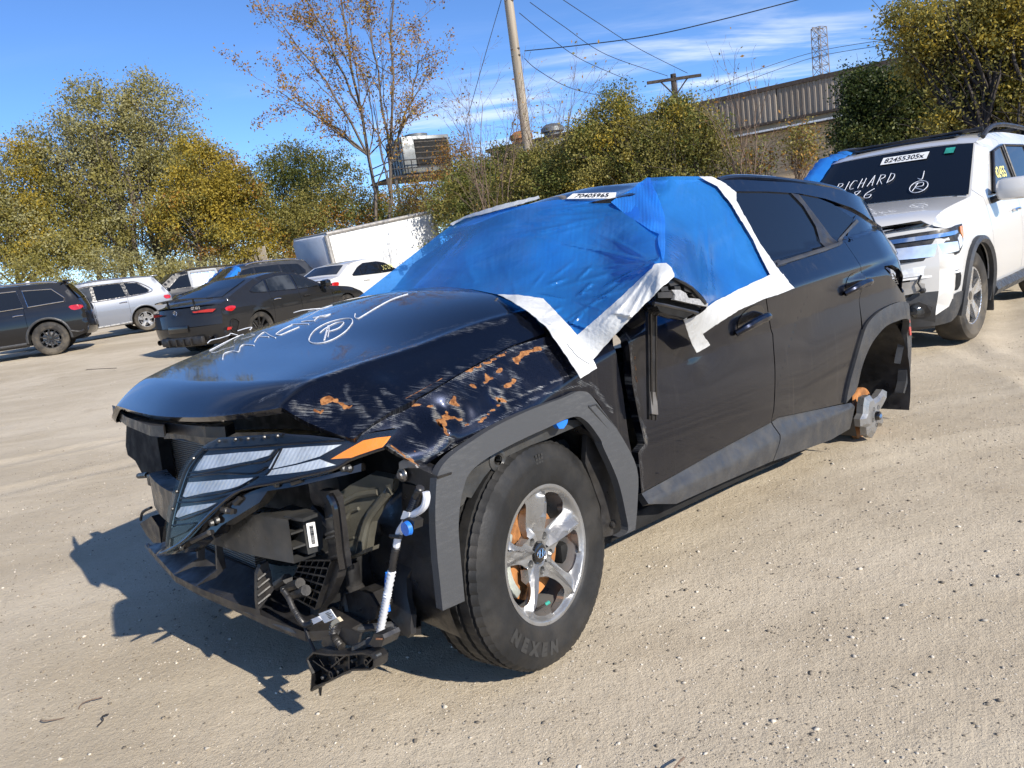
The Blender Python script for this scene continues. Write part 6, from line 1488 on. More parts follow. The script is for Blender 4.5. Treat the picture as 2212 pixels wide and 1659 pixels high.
# --- black SUV with off-road tyres, at the left edge
J = Car('black_suv', .96, suv_profile(.92, 1.76, 1.10, -3.42, -3.90), [(1, 1.08), (-.4, 1.14), (-3.6, 1.20)], .30, (0, -2.915))
J.strip(BODY('paint_black')); J.body('paint_black', (-.42, -1.52, -2.50), .47, .41)
wj = [[(-.62, 1.20), (-1.12, 1.60), (-1.50, 1.64), (-1.50, 1.20)], [(-1.60, 1.20), (-1.60, 1.645), (-2.42, 1.63), (-2.50, 1.22)], [(-2.60, 1.22), (-2.54, 1.62), (-3.16, 1.58), (-3.42, 1.34), (-3.40, 1.25)]]
J.dlo(wj)
for side in (1, -1):
    for p in wj: J.window(p, side, trim='chrome')
J.glass_top('rear_window', [(-3.50, 1.64), (-3.75, 1.28)]); J.glass_top('windshield', [(-.36, 1.24), (-.98, 1.67)], name='windshield')
for side in (1, -1):
    J.pan('tail_light', [(-3.46, 1.13), (-3.86, 1.13), (-3.88, 1.02), (-3.60, 1.00)], 'red_lens', side, .012, smooth=1)
    J.handle(-1.28, 1.02, side); J.handle(-2.36, 1.05, side); J.mirror(-.62, 1.12, side, 'paint_black')
    for cx in J.wheels: MB().tube(J.line3(J.arch(cx, .49, -5, 185, 14), side, .008, 2), .030, 6).build('wheel_arch_trim', 'cladding', J.root)
    MB().tube(J.line3([(-.5, .36), (-2.4, .36)], side, .006), .035, 6).build('sill_trim', 'cladding', J.root)
    MB().tube(J.line3([(-3.40, .52), (-3.65, .47), (-3.80, .50)], side, .006), .03, 6).build('bumper_trim', 'black_plastic', J.root)
J.wheel(.405, .25, .27, 10, 'alloy_dark', frac=.75, hole=(.3, .9)); rails(J, -1.35, -3.3, 'chrome')
MB().box((-3.50, 0, 1.745), (.16, 1.2, .035), None, .012).build('spoiler', 'paint_black', J.root)
MB().lathe([(.0, .05), (.04, .045), (.06, 0)], (-2.6, 0, 1.80), 'z', 12).build('antenna', 'truck_white', J.root)
J.place(203, (-2.915, .96), on_ground([(119, 772)])[0], .06)
tag(J.root, 'black SUV with chunky tyres and black wheels, cut off by the photo edge', 'suv')
# --- silver crossover beside it
Q = Car('silver_crossover', .945, suv_profile(.86, 1.655, 1.02, -3.30, -3.80), [(1, 1.0), (-.4, 1.04), (-3.5, 1.10)], .34, (0, -2.82))
Q.strip(BODY('paint_silver', 'paint_silver')); Q.body('paint_silver', (-.45, -1.50, -2.42), .42, .36)
wq = [[(-.66, 1.09), (-1.20, 1.50), (-1.48, 1.53), (-1.48, 1.10)], [(-1.58, 1.10), (-1.58, 1.535), (-2.32, 1.52), (-2.40, 1.12)], [(-2.50, 1.13), (-2.44, 1.51), (-2.78, 1.47), (-3.06, 1.22), (-3.00, 1.15)]]
Q.dlo(wq)
for side in (1, -1):
    for i, p in enumerate(wq): Q.window(p, side, 'tinted_glass_light' if i == 0 else 'tinted_glass')
    MB().tube(Q.line3([(-.62, 1.07), (-1.5, 1.08), (-2.5, 1.10), (-3.05, 1.15), (-3.16, 1.24), (-2.8, 1.50), (-2.4, 1.54), (-1.5, 1.56), (-1.15, 1.52)], side, .022), .010, 5).build('window_trim', 'chrome', Q.root)
    Q.handle(-1.28, .92, side); Q.handle(-2.28, .95, side); Q.mirror(-.62, 1.0, side, 'paint_silver')
    MB().tube(Q.line3([(-.5, .33), (-1.5, .31), (-2.4, .33)], side, .012), .030, 6).build('sill_trim', 'alloy', Q.root)
    Q.pan('tail_light', [(-3.50, 1.0), (-3.76, 1.0), (-3.78, .88), (-3.58, .88)], 'red_lens', side, .012, smooth=1)
    for cx in Q.wheels: MB().tube(Q.line3(Q.arch(cx, .435, -5, 185, 14), side, .008, 2), .026, 6).build('wheel_arch_trim', 'paint_silver', Q.root)
    Q.pan('headlight', [(.40, .80), (.80, .74), (.80, .62), (.50, .68)], 'white_lens', side, .012, smooth=1)
Q.glass_top('windshield', [(-.38, 1.15), (-.98, 1.57)], 'tinted_glass_light'); Q.glass_top('rear_window', [(-3.36, 1.55), (-3.64, 1.20)])
Q.wheel(.35, .245, .235, 5, 'alloy'); rails(Q, -1.25, -3.1, 'chrome', lift=.03)
MB().box((-3.36, 0, 1.63), (.22, 1.16, .03), None, .012).build('spoiler', 'paint_silver', Q.root)
quad_text('sticker_number', Q.W(np.array([(-.90, .42, 1.555), (-.90, .16, 1.565), (-.98, .16, 1.615), (-.98, .42, 1.605)])) + np.array([.03, 0, .02]), '81906195', Q.root, .5)
Vt, Ft = text_mesh('8190185', .12, .003); MB().add(Q.W(np.stack([-1.16 - Vt[:, 0] * -1, Q.y(-1.16 + Vt[:, 0], 1.24 + Vt[:, 1]) + .02, 1.24 + Vt[:, 1]], -1)) * np.array([1, 1, 1]), Ft)
g = MB(); g.add(Q.W(np.stack([-1.14 - Vt[:, 0], Q.y(-1.14 - Vt[:, 0], 1.24 + Vt[:, 1]) + .018, 1.24 + Vt[:, 1]], -1)), Ft); g.build('window_chalk', 'chalk_yellow', Q.root, recalc=False)
Q.place(216, (-2.82, .945), spot(303, 23.6), .08)
tag(Q.root, 'silver crossover with black side windows parked behind the black SUV', 'crossover')
# --- dark grey fastback with raised tail spoiler
A = Car('fastback', .975, [('front_bumper', [(.93, .22), (.97, .42), (.95, .60)]), ('hood', [(.95, .60), (.80, .74), (.3, .88), (-.55, .99)]), ('windshield_frame', [(-.55, .99), (-1.35, 1.37)]), ('roof', [(-1.35, 1.37), (-1.75, 1.43), (-2.2, 1.44), (-2.65, 1.39)]),
        ('backlight_frame', [(-2.65, 1.39), (-3.2, 1.22), (-3.70, 1.05)]), ('boot_lid', [(-3.70, 1.05), (-3.95, 1.01), (-4.06, .98)]), ('tail_panel', [(-4.06, .98), (-4.10, .80), (-4.13, .62)]), ('rear_bumper', [(-4.13, .62), (-4.10, .42), (-4.0, .26)])],
        [(1, .74), (-.4, .94), (-1.6, 1.0), (-3.0, 1.06), (-4, 1.02)], .42, (0, -2.95), bend=(.22, .24), tuck=.07, shoulder=.05)
A.ext.append(lambda x, z: .03 * np.exp(-((x + 2.95) / .55) ** 2) * sstep(z, 1.1, .8))
A.strip({k: 'paint_graphite' for k in ('front_bumper', 'hood', 'windshield_frame', 'roof', 'backlight_frame', 'boot_lid', 'tail_panel', 'rear_bumper')}); A.body('paint_graphite', (-.52, -1.62, -2.52), .395, .355, .22)
wa = [[(-.92, 1.02), (-1.42, 1.30), (-1.60, 1.345), (-1.60, 1.035)], [(-1.68, 1.04), (-1.68, 1.355), (-2.10, 1.365), (-2.44, 1.33), (-2.50, 1.08)], [(-2.56, 1.08), (-2.52, 1.315), (-2.85, 1.225), (-3.00, 1.15), (-2.96, 1.11)]]
A.dlo(wa)
for side in (1, -1):
    for p in wa: A.window(p, side, 'tinted_glass_light')
    A.handle(-1.42, .86, side, 'alloy_dark'); A.handle(-2.38, .90, side); A.mirror(-.86, .98, side, 'gloss_black')
    A.pan('tail_light', [(-3.55, .90), (-3.80, .935), (-4.05, .92), (-4.05, .84), (-3.80, .82)], 'red_lens', side, .012, smooth=1)
    A.pan('air_outlet', [(-3.62, .60), (-3.80, .66), (-3.98, .62), (-3.95, .46), (-3.75, .42)], 'dark_void', side, .010, smooth=1)
    MB().tube(A.line3([(-3.60, .60), (-3.80, .67), (-3.99, .63), (-3.96, .45), (-3.74, .41), (-3.60, .60)], side, .012), .012, 5).build('outlet_rim', 'gloss_black', A.root)
    for dy in (.60, .74): MB().lathe([(.050, .0), (.056, -.02), (.050, -.035), (.045, .10)], (-4.02, side * dy, .36), 'x', 14).build('exhaust_tip', 'gloss_black', A.root)
    t_ = MB().add(*(lambda P: (P, [tuple(range(len(P)))]))(A.W(np.array([(-4.108, side * .40, .915), (-4.108, side * .74, .93), (-4.09, side * .86, .915), (-4.10, side * .80, .865), (-4.115, side * .45, .89)])) + np.array([-.05, 0, 0]))).build('tail_light', 'red_lens', A.root)
    A.pan('reflector', [(-3.98, .53), (-4.10, .53), (-4.10, .48), (-3.98, .48)], 'red_lens', side, .02)
A.glass_top('rear_window', [(-2.74, 1.365), (-3.2, 1.225), (-3.58, 1.09)], inset=.16); A.glass_top('windshield', [(-.60, 1.02), (-1.28, 1.34)])
A.wheel(.352, .27, .275, 10, 'alloy_dark', frac=.70, hole=(.28, .92)); 
xs_ = np.linspace(-.70, .70, 15)
SPW = [np.array([(-3.93 + .10 * (y_ / .7) ** 2, y_, 1.155 - .03 * (y_ / .7) ** 2), (-4.12 + .12 * (y_ / .7) ** 2, y_, 1.185 - .04 * (y_ / .7) ** 2), (-4.12 + .12 * (y_ / .7) ** 2, y_, 1.165 - .04 * (y_ / .7) ** 2), (-3.93 + .10 * (y_ / .7) ** 2, y_, 1.135 - .03 * (y_ / .7) ** 2)]) for y_ in xs_]
MB().loft(SPW, cap=True).build('tail_spoiler', 'gloss_black', A.root)
for y_ in (.35, -.35): MB().tube([(-3.98, y_, 1.0), (-4.0, y_, 1.15)], .02, 6).build('spoiler_strut', 'black_plastic', A.root)
MB().box((-4.18, 0, .60), (.03, .52, .14), None, .012).build('plate_recess', 'gloss_black', A.root)
MB().box((-4.12, 0, .36), (.10, 1.1, .16), None, .03).build('diffuser', 'black_plastic', A.root)
for y_ in (-.3, -.1, .1, .3): MB().box((-4.15, y_, .34), (.12, .02, .14)).build('diffuser_fin', 'gloss_black', A.root)
g = MB(); th_ = np.linspace(0, 2 * math.pi, 25); g.tube(np.stack([np.full(25, -4.175), .045 * np.cos(th_), .92 + .045 * np.sin(th_)], 1), .005, 5, cap=False)
for k in range(3): g.tube([(-4.175, 0, .92), (-4.175, .043 * math.cos(math.radians(90 + 120 * k)), .92 + .043 * math.sin(math.radians(90 + 120 * k)))], .005, 5)
g.build('tail_emblem', 'chrome', A.root)
for tx, y0 in (('GT 63 S', -.52), ('AMG', .55)):
    Vt, Ft = text_mesh(tx, .07, .003); g = MB(); g.add(np.stack([np.full(len(Vt), -4.165 + .05 * (y0 / .7) ** 2), y0 - Vt[:, 0], .975 + Vt[:, 1]], -1), Ft); g.build('tail_badge', 'chrome', A.root, recalc=False)
Vt, Ft = text_mesh('V8 BITURBO', .06, .002); g = MB(); g.add(A.W(np.stack([-.36 + Vt[:, 0], -A.y(-.36 + Vt[:, 0], .80 + Vt[:, 1]) - .012, .80 + Vt[:, 1]], -1)), Ft); g.build('fender_badge', 'chrome', A.root, recalc=False)
A.place(64, (-2.95, -.975), spot(545, 15.6), -.12)
tag(A.root, 'dark grey fastback car seen from behind with raised tail spoiler', 'car')
# --- white saloon behind the fastback
S = Car('saloon', .91, [('front_bumper', [(.88, .24), (.94, .45), (.92, .62)]), ('hood', [(.92, .62), (.80, .76), (.2, .90), (-.55, 1.0)]), ('windshield_frame', [(-.55, 1.0), (-1.25, 1.38)]), ('roof', [(-1.25, 1.38), (-1.7, 1.445), (-2.2, 1.445), (-2.65, 1.39)]),
        ('backlight_frame', [(-2.65, 1.39), (-3.20, 1.12)]), ('boot_lid', [(-3.20, 1.12), (-3.5, 1.09), (-3.78, 1.05)]), ('tail_panel', [(-3.78, 1.05), (-3.84, .85), (-3.88, .66)]), ('rear_bumper', [(-3.88, .66), (-3.86, .42), (-3.78, .28)])],
        [(1, .80), (-.4, .97), (-2.0, 1.02), (-3.8, 1.05)], .45, (0, -2.80), bend=(.2, .18))
S.strip({k: 'paint_white' for k in ('front_bumper', 'hood', 'windshield_frame', 'roof', 'backlight_frame', 'boot_lid', 'tail_panel', 'rear_bumper')}); S.body('paint_white', (-.55, -1.60, -2.50), .37, .33, .24)
wsn = [[(-.90, 1.04), (-1.34, 1.30), (-1.56, 1.345), (-1.56, 1.05)], [(-1.66, 1.05), (-1.66, 1.355), (-2.15, 1.35), (-2.36, 1.30), (-2.42, 1.07)], [(-2.48, 1.07), (-2.42, 1.28), (-2.74, 1.12), (-2.72, 1.08)]]
S.dlo(wsn)
for side in (1, -1):
    for p in wsn: S.window(p, side)
    S.handle(-1.42, .90, side, 'paint_white'); S.handle(-2.32, .92, side, 'paint_white'); S.mirror(-.86, 1.0, side, 'gloss_black')
    S.pan('tail_light', [(-3.38, .98), (-3.70, 1.0), (-3.84, .97), (-3.84, .84), (-3.60, .84)], 'red_lens', side, .012, smooth=1)
S.glass_top('rear_window', [(-2.70, 1.365), (-3.12, 1.155)], inset=.14); S.glass_top('windshield', [(-.60, 1.03), (-1.2, 1.355)])
S.wheel(.325, .22, .21, 6, 'alloy')
Vt, Ft = text_mesh('X7674', .17, .004); g = MB(); g.add(S.W(np.stack([-1.27 + Vt[:, 0], -S.y(-1.27 + Vt[:, 0], 1.17 + Vt[:, 1]) - .018, 1.17 + Vt[:, 1]], -1)), Ft); g.build('window_chalk', 'chalk_yellow', S.root, recalc=False)
S.place(58, (-3.70, -.80), spot(700, 19.5), -.12)
tag(S.root, 'white saloon car with red tail light and chalked side window', 'car')
# --- two dark SUVs in the back row
def back_suv(name, mat, heading, x, d, z, label, blue):
    c = Car(name, .95, suv_profile(.88, 1.72, 1.08, -3.35, -3.85), [(1, 1.05), (-.4, 1.10), (-3.5, 1.16)], .32, (0, -2.85))
    c.strip(BODY(mat)); c.body(mat, (-.45, -1.5, -2.45), .43, .37)
    ww = [[(-.66, 1.15), (-1.16, 1.56), (-1.48, 1.60), (-1.48, 1.16)], [(-1.56, 1.16), (-1.56, 1.60), (-2.36, 1.59), (-2.42, 1.18)], [(-2.50, 1.18), (-2.45, 1.58), (-3.05, 1.54), (-3.28, 1.30), (-3.25, 1.21)]]
    c.dlo(ww)
    for side in (1, -1):
        for i, p in enumerate(ww): c.window(p, side, 'tinted_glass' if not (blue == 'door' and side == 1 and i == 1) else 'blue_film_dense', trim=None)
        c.pan('tail_light', [(-3.42, 1.10), (-3.80, 1.10), (-3.82, .92), (-3.55, .92)], 'red_lens', side, .012, smooth=1); c.handle(-1.3, .98, side); c.handle(-2.3, 1.0, side); c.mirror(-.62, 1.08, side, mat)
        c.pan('headlight', [(.40, .86), (.80, .80), (.80, .68), (.50, .74)], 'white_lens', side, .012, smooth=1)
    c.glass_top('windshield', [(-.36, 1.21), (-.98, 1.63)], 'tinted_glass_light'); c.glass_top('rear_window', [(-3.43, 1.60), (-3.70, 1.25)])
    c.wheel(.36, .24, .235, 5, 'alloy'); rails(c, -1.3, -3.2, 'alloy_dark' if blue == 'door' else 'chrome'); c.place(heading, (0, 0), spot(x, d), z)
    tag(c.root, label, 'suv'); return c
B1 = back_suv('dark_suv', 'paint_black', 214, 305, 27.0, .05, 'black SUV with a blue taped side window behind the silver crossover', 'door')
g = MB()
p = np.array([(-1.50, 1.12), (-1.50, 1.66), (-2.40, 1.65), (-2.48, 1.14)]); L = np.vstack([p, p[:1]])
g.tube(B1.line3(densify(L, .1, False), 1, .02, 1), .045, 4); tp_ = g.build('window_tape', 'white_tape', B1.root)
B2 = back_suv('grey_suv', 'paint_charcoal', 220, 432, 25.0, -.05, 'charcoal SUV with roof rails and blue film, half hidden behind the fastback', 'screen')
FS = empty('film_strip', B2.root.matrix_basis.copy()); tag(FS, 'crumpled blue film along the windshield edge of the charcoal SUV', 'plastic sheet')
FS.location, FS.rotation_euler = B2.root.location, B2.root.rotation_euler
for side in (1, -1):
    pts = densify(np.array([(-.40, 1.20), (-.70, 1.42), (-1.04, 1.66)]), .05, False); n_ = len(pts)
    ring = []
    for i, (x_, z_) in enumerate(pts):
        y_ = side * (float(B2.y(np.array([x_]), np.array([z_ - .05]))[0]) + .01); w_ = .07 + .04 * math.sin(i * 1.7)
        ring.append(np.array([(x_ + .05, y_ - side * .25, z_ + .03 + .02 * math.sin(i * 2.1)), (x_ + .03, y_ - side * .1, z_ + .06 + .02 * math.sin(i * 1.3)), (x_, y_ + side * .02, z_ + .03), (x_ - .06, y_ + side * .03, z_ - w_)]))
    MB().loft(ring, closed=False).build('film', 'blue_film_dense', FS)
MB().loft([np.array([(-1.02 - .03 * math.sin(3 * y_), y_, 1.70 + .025 * math.sin(11 * y_)), (-1.20, y_, 1.745 + .02 * math.sin(7 * y_)), (-1.34 + .05 * math.sin(9 * y_), y_, 1.75)]) for y_ in np.linspace(-.7, .7, 20)], closed=False).build('film', 'blue_film_dense', FS)

# --- white SUV at the right, facing us
P_ = Car('white_suv', .995, [('front_bumper', [(.86, .22), (.95, .36), (.95, .52)]), ('bumper_face', [(.95, .52), (.955, .70), (.94, .80)]), ('grille', [(.94, .80), (.92, .90), (.86, 1.02)]), ('hood', [(.86, 1.02), (.70, 1.08), (.2, 1.14), (-.42, 1.19)]),
          ('windshield_frame', [(-.42, 1.19), (-1.12, 1.66)]), ('roof', [(-1.12, 1.66), (-1.5, 1.735), (-2.2, 1.76), (-3.5, 1.70)]), ('tailgate_upper', [(-3.5, 1.70), (-3.8, 1.25)]), ('tailgate', [(-3.8, 1.25), (-3.92, 1.0), (-3.94, .7)]), ('rear_bumper', [(-3.94, .7), (-3.92, .5), (-3.85, .4)])],
         [(1, 1.0), (0, 1.08), (-.5, 1.12), (-3.6, 1.20)], .30, (0, -2.82), bend=(.26, .14), rnd=.09)
P_.ext.append(lambda x, z: .025 * np.exp(-((x) / .5) ** 2) * sstep(z, 1.05, .8))
P_.strip({k: 'paint_white' for k in ('bumper_face', 'hood', 'windshield_frame', 'roof', 'tailgate_upper', 'tailgate')} | {'front_bumper': 'cladding', 'rear_bumper': 'cladding', 'grille': 'paint_white'})
P_.body('paint_white', (-.50, -1.58, -2.48), .44, .385, .30)
wp = [[(-.78, 1.19), (-1.22, 1.56), (-1.56, 1.61), (-1.56, 1.20)], [(-1.64, 1.20), (-1.64, 1.615), (-2.40, 1.60), (-2.46, 1.22)], [(-2.54, 1.22), (-2.48, 1.59), (-3.20, 1.52), (-3.36, 1.28)]]
P_.dlo(wp)
for side in (1, -1):
    for i, p in enumerate(wp): P_.window(p, side, 'tinted_glass_light' if i == 0 else 'tinted_glass', trim='black_plastic')
    P_.handle(-1.36, 1.0, side); P_.handle(-2.32, 1.03, side)
    for cx in P_.wheels: MB().tube(P_.line3(P_.arch(cx, .46, -14, 194, 16), side, .008, 2), .034, 6).build('wheel_arch_trim', 'cladding', P_.root)
    MB().tube(P_.line3([(-.46, .36), (-1.5, .35), (-2.4, .36)], side, .008), .06, 6).build('sill_cladding', 'cladding', P_.root)
    P_.mirror(-.72, 1.13, side, 'paint_white', sz=(.17, .26, .19))
def fr(y, z, off=0.0):
    """point on the front face"""
    x = lerp_poly(np.array([(.22, .86), (.36, .95), (.52, .95), (.70, .955), (.80, .94), (.90, .92), (1.02, .86)]), z) + .04 * (1 - (y / .95) ** 2) + off
    p = P_.W(np.array([x, y, z])); return p
def fpoly(nm, pts, mat, off=.01, th=.02, parent=None):
    P = np.array([fr(y, z, off) for y, z in densify(np.array(pts, float), .06)]); return MB().prism(P, (-1, 0, 0), th).build(nm, mat, parent or P_.root, smooth=False)
def wrap(off):
    """horizontal run along the nose and round the corner: w = distance from the middle"""
    def f(w, z, s_=1):
        w, z = np.asarray(w, float), np.asarray(z, float)
        xf = lerp_poly(np.array([(.22, .86), (.36, .95), (.52, .95), (.70, .955), (.80, .94), (.90, .92), (1.02, .86)]), z) + .04 * (1 - (np.minimum(w, .9) / .95) ** 2)
        A_ = P_.W(np.stack([xf, np.minimum(w, .80), z], -1)); xs_ = .93 - (np.maximum(w, .70) - .70) * .80
        B_ = P_.W(np.stack([xs_, P_.y(xs_, z), z], -1)); t_ = sstep(w, .66, .90)[..., None]
        nrm = np.stack([np.cos(sstep(w, .4, 1.1) * 1.35), np.sin(sstep(w, .4, 1.1) * 1.35), 0 * w], -1)
        return A_ * (1 - t_) + B_ * t_ + nrm * off
    return f
def wpan(nm, pts, mat, off, s_=1, th=.01, res=.05):
    f = wrap(off); m_ = np.array([1, s_, 1.]); return panel(nm, np.array(pts, float), lambda u, v: f(u, v) * m_, mat, P_.root, res=res, thick=th, out=(1, s_ * .6, 0))
for s_ in (1, -1):
    wpan('headlight', [(.30, .82), (.50, .775), (.74, .765), (.95, .79), (1.12, .83), (1.28, .90), (1.42, 1.0), (1.1, 1.0), (.74, .985), (.5, .965), (.30, .945)], 'alloy_dark', .020, s_)
    wpan('headlight_element', [(.56, .80), (.76, .79), (.92, .81), (.92, .88), (.74, .885), (.56, .88)], 'white_lens', .028, s_)
    wpan('headlight_element', [(.95, .82), (1.10, .85), (1.16, .90), (1.10, .93), (.96, .90)], 'fluted_lens', .028, s_)
    wpan('turn_signal', [(1.20, .89), (1.28, .92), (1.38, .985), (1.24, .985), (1.17, .94)], 'amber', .028, s_)
    wpan('headlight_strip', [(.10, .90), (.5, .915), (.9, .935), (1.02, .945), (1.02, .965), (.5, .95), (.10, .93)], 'chrome', .034, s_)
    fpoly('fog_lamp_bezel', [(s_ * .66, .36), (s_ * .74, .31), (s_ * .86, .33), (s_ * .88, .40), (s_ * .80, .45), (s_ * .70, .43)], 'black_plastic', .012)
    MB().lathe([(.0, .035), (.03, .03), (.045, .01), (.052, 0)], fr(s_ * .77, .385, .02), 'x', 16).build('fog_lamp', 'tinted_glass_light', P_.root)
fpoly('grille_panel', [(-.38, .86), (-.38, .95), (.38, .95), (.38, .86), (.30, .80), (-.30, .80)], 'gloss_black', .014)
fpoly('lower_intake', [(-.55, .40), (-.55, .52), (.55, .52), (.55, .40)], 'dark_void', .01)
wpan('bumper_opening', [(.50, .52), (.60, .49), (.95, .50), (1.06, .53), (1.08, .60), (1.0, .645), (.8, .645), (.6, .63), (.48, .60)], 'dark_void', .010)
wpan('parking_lamp', [(.40, .62), (.60, .645), (.85, .66), (1.02, .665), (1.06, .70), (.98, .735), (.75, .725), (.55, .69)], 'fluted_lens', .022)
wpan('bumper_carrier', [(.52, .605), (.80, .62), (.82, .56), (.70, .515), (.58, .51), (.52, .55)], 'truck_trim', .020)
wpan('carrier_hole', [(.60, .545), (.64, .545), (.64, .575), (.60, .575)], 'dark_void', .032)
wpan('bumper_bracket', [(.42, .622), (.70, .645), (1.0, .655), (1.0, .643), (.70, .630), (.42, .608)], 'paper', .030)
MB().tube([fr(.82, .66, .02), fr(.80, .60, .03), fr(.83, .54, .04)], .008, 6).build('loose_wire', 'wire', P_.root)
MB().lathe([(.0, .03), (.02, .02), (.02, -.02)], fr(.83, .54, .04), 'x', 10).build('wire_plug', 'black_plastic', P_.root)
for s_ in (1, -1): wpan('bumper_corner', [(.55, .47), (.8, .47), (1.05, .475), (1.30, .47), (1.28, .40), (1.1, .28), (.8, .24), (.55, .24)], 'cladding', .014, s_, .02)
fpoly('hood_deflector', [(-.86, 1.03), (-.70, 1.02), (.0, .985), (.70, 1.02), (.86, 1.03), (.80, 1.075), (.5, 1.06), (.0, 1.03), (-.5, 1.06), (-.80, 1.075)], 'gloss_black', .025)
P_.glass_top('windshield', [(-.43, 1.198), (-1.10, 1.65)], inset=.025)
MB().box((-.44, 0, 1.20), (.10, 1.5, .03), rot('y', .3), .01).build('cowl', 'black_plastic', P_.root)
P_.wheel(.378, .25, .245, 5, 'alloy_polished', steer=math.radians(-2), frac=.6, hole=(.3, .92), tyre='rubber_dusty')
for side in (1, -1): MB().box((-.44, side * .90, .36), (.02, .22, .36), None, .01).build('mud_flap', 'black_plastic', P_.root)
rails(P_, -1.35, -3.5, 'black_plastic', lift=.07, r=.022)
MB().box((-1.75, 0, 1.765), (.8, 1.0, .02), None, .008).build('sunroof', 'tinted_glass', P_.root)
for xx in (-1.55, -2.9): MB().tube([(xx, -.68, 1.80), (xx, .68, 1.80)], .018, 7).build('roof_bar', 'black_plastic', P_.root)
def wpt(y, z, off=.056):
    x = np.interp(z, [1.19, 1.66], [-.42, -1.12]); n_ = np.array([.55, 0, .83]); cr = .036 * (1 - (y / .85) ** 2)
    return P_.W(np.array([x, y, z])) + n_ * (off - .03 + cr)
sq = np.array([wpt(-.06 + .0, 1.535), wpt(.36, 1.535), wpt(.36, 1.60), wpt(-.06, 1.60)])
ls = bpy.data.objects.new('lot_sticker', None); link(ls, P_.root)
quad_text('sticker_number', sq, '82455305x', ls, .68, pad=.07)
MB().prism(np.array([wpt(.50, 1.56), wpt(.58, 1.56), wpt(.58, 1.61), wpt(.50, 1.61)]), (.1, 0, .1), .005).build('inspection_sticker', 'teal_cap', P_.root, smooth=False)
def ws(*pts): MB().tube(spline(np.array([wpt(y, z) for y, z in pts]), 5) if len(pts) > 2 else np.array([wpt(*p) for p in pts]), .0036, 5).build('chalk_stroke', 'chalk', P_.root)
letters = {'R': [((0, 0), (0, 1)), ((0, 1), (.45, .95), (.5, .7), (.05, .5)), ((.1, .5), (.55, 0))], 'I': [((.1, 0), (.15, 1))], 'C': [((.55, .9), (.2, .95), (0, .5), (.15, .08), (.55, .1))], 'H': [((0, 0), (.05, 1)), ((.5, 0), (.5, 1)), ((0, .5), (.5, .5))],
           'A': [((0, 0), (.3, 1), (.35, 1), (.55, 0)), ((.1, .4), (.5, .4))], 'D': [((.05, 0), (.05, 1)), ((0, 1), (.5, .8), (.5, .3), (0, 0))], '8': [((.45, .9), (.1, .85), (.25, .5), (.5, .2), (.2, .0), (.05, .2), (.3, .55), (.45, .9))], '6': [((.5, .95), (.1, .5), (.1, .1), (.4, .05), (.45, .35), (.1, .35))]}
yy = -.40
for ch in 'RICHARD':
    for st_ in letters[ch]: ws(*[(yy + a * .085, 1.33 + b * .085 + (yy + .40) * .05) for a, b in st_])
    yy += .088 if ch != 'I' else .045
yy = -.20
for ch in '86':
    for st_ in letters[ch]: ws(*[(yy + a * .15, 1.235 + b * .085) for a, b in st_])
    yy += .12
ws(*[(.40 + .075 * math.cos(t_), 1.285 + .05 * math.sin(t_)) for t_ in np.linspace(0, 7, 16)]); ws((.36, 1.25), (.38, 1.32)); ws((.36, 1.31), (.42, 1.32), (.43, 1.29), (.37, 1.28), (.46, 1.25)); ws((.36, 1.36), (.40, 1.35), (.39, 1.42)); 
Vt, Ft = text_mesh('82455', .14, .004); g = MB(); g.add(P_.W(np.stack([-1.22 - Vt[:, 0], P_.y(-1.22 - Vt[:, 0], 1.36 + Vt[:, 1]) + .02, 1.36 + Vt[:, 1]], -1)), Ft); g.build('window_chalk', 'chalk_yellow', P_.root, recalc=False)
P_.place(224, (0, .975), on_ground([(2108, 733)])[0], 0)
tag(P_.root, 'white SUV with black hood deflector and broken bumper lamp behind the crashed SUV', 'suv')
# crumpled film on its far roof edge
FP = empty('film_scrap'); FP.location, FP.rotation_euler = P_.root.location, P_.root.rotation_euler
tag(FP, 'crumpled light blue film over the far roof edge of the white SUV', 'plastic sheet')
rg = np.random.default_rng(4); ring = []
for t_ in np.linspace(0, 1, 22):
    x_ = -.78 - .80 * t_; z_ = np.interp(x_, [-1.6, -1.12, -.42], [1.74, 1.66, 1.19]); y_ = -.80 + .10 * t_
    ring.append(np.array([(x_ + .02, y_ + .16, z_ + .03 + .02 * rg.random()), (x_, y_ + .08, z_ + .06 + .035 * rg.random()), (x_, y_ - .02, z_ + .05 + .04 * rg.random()), (x_, y_ - .09 - .03 * rg.random(), z_ - .02), (x_ - .02, y_ - .11 - .05 * rg.random(), z_ - .12 - .06 * rg.random())]))
MB().loft(ring, closed=False).build('film', 'blue_film_dense', FP, angle=70)
# --- silver car at the right edge
E_ = Car('silver_car', .93, suv_profile(.88, 1.60, 1.00, -3.30, -3.75), [(1, 1.0), (-.4, 1.02), (-3.5, 1.08)], .34, (0, -2.75))
E_.strip(BODY('paint_silver')); E_.body('paint_silver', (-.45, -1.50, -2.42), .41, .35)
for side in (1, -1):
    for p in wq: E_.window(np.array(p) - np.array([0, .03]), side)
    E_.pan('headlight', [(.40, .86), (.80, .80), (.80, .68), (.50, .74)], 'white_lens', side, .012, smooth=1); E_.mirror(-.62, 1.0, side, 'paint_silver')
E_.glass_top('windshield', [(-.36, 1.13), (-.98, 1.52)]); E_.wheel(.34, .235, .225, 5, 'alloy')
E_.place(222, (.6, .0), spot(2300, 10.2), 0)
tag(E_.root, 'silver car at the right edge behind the white SUV', 'car')
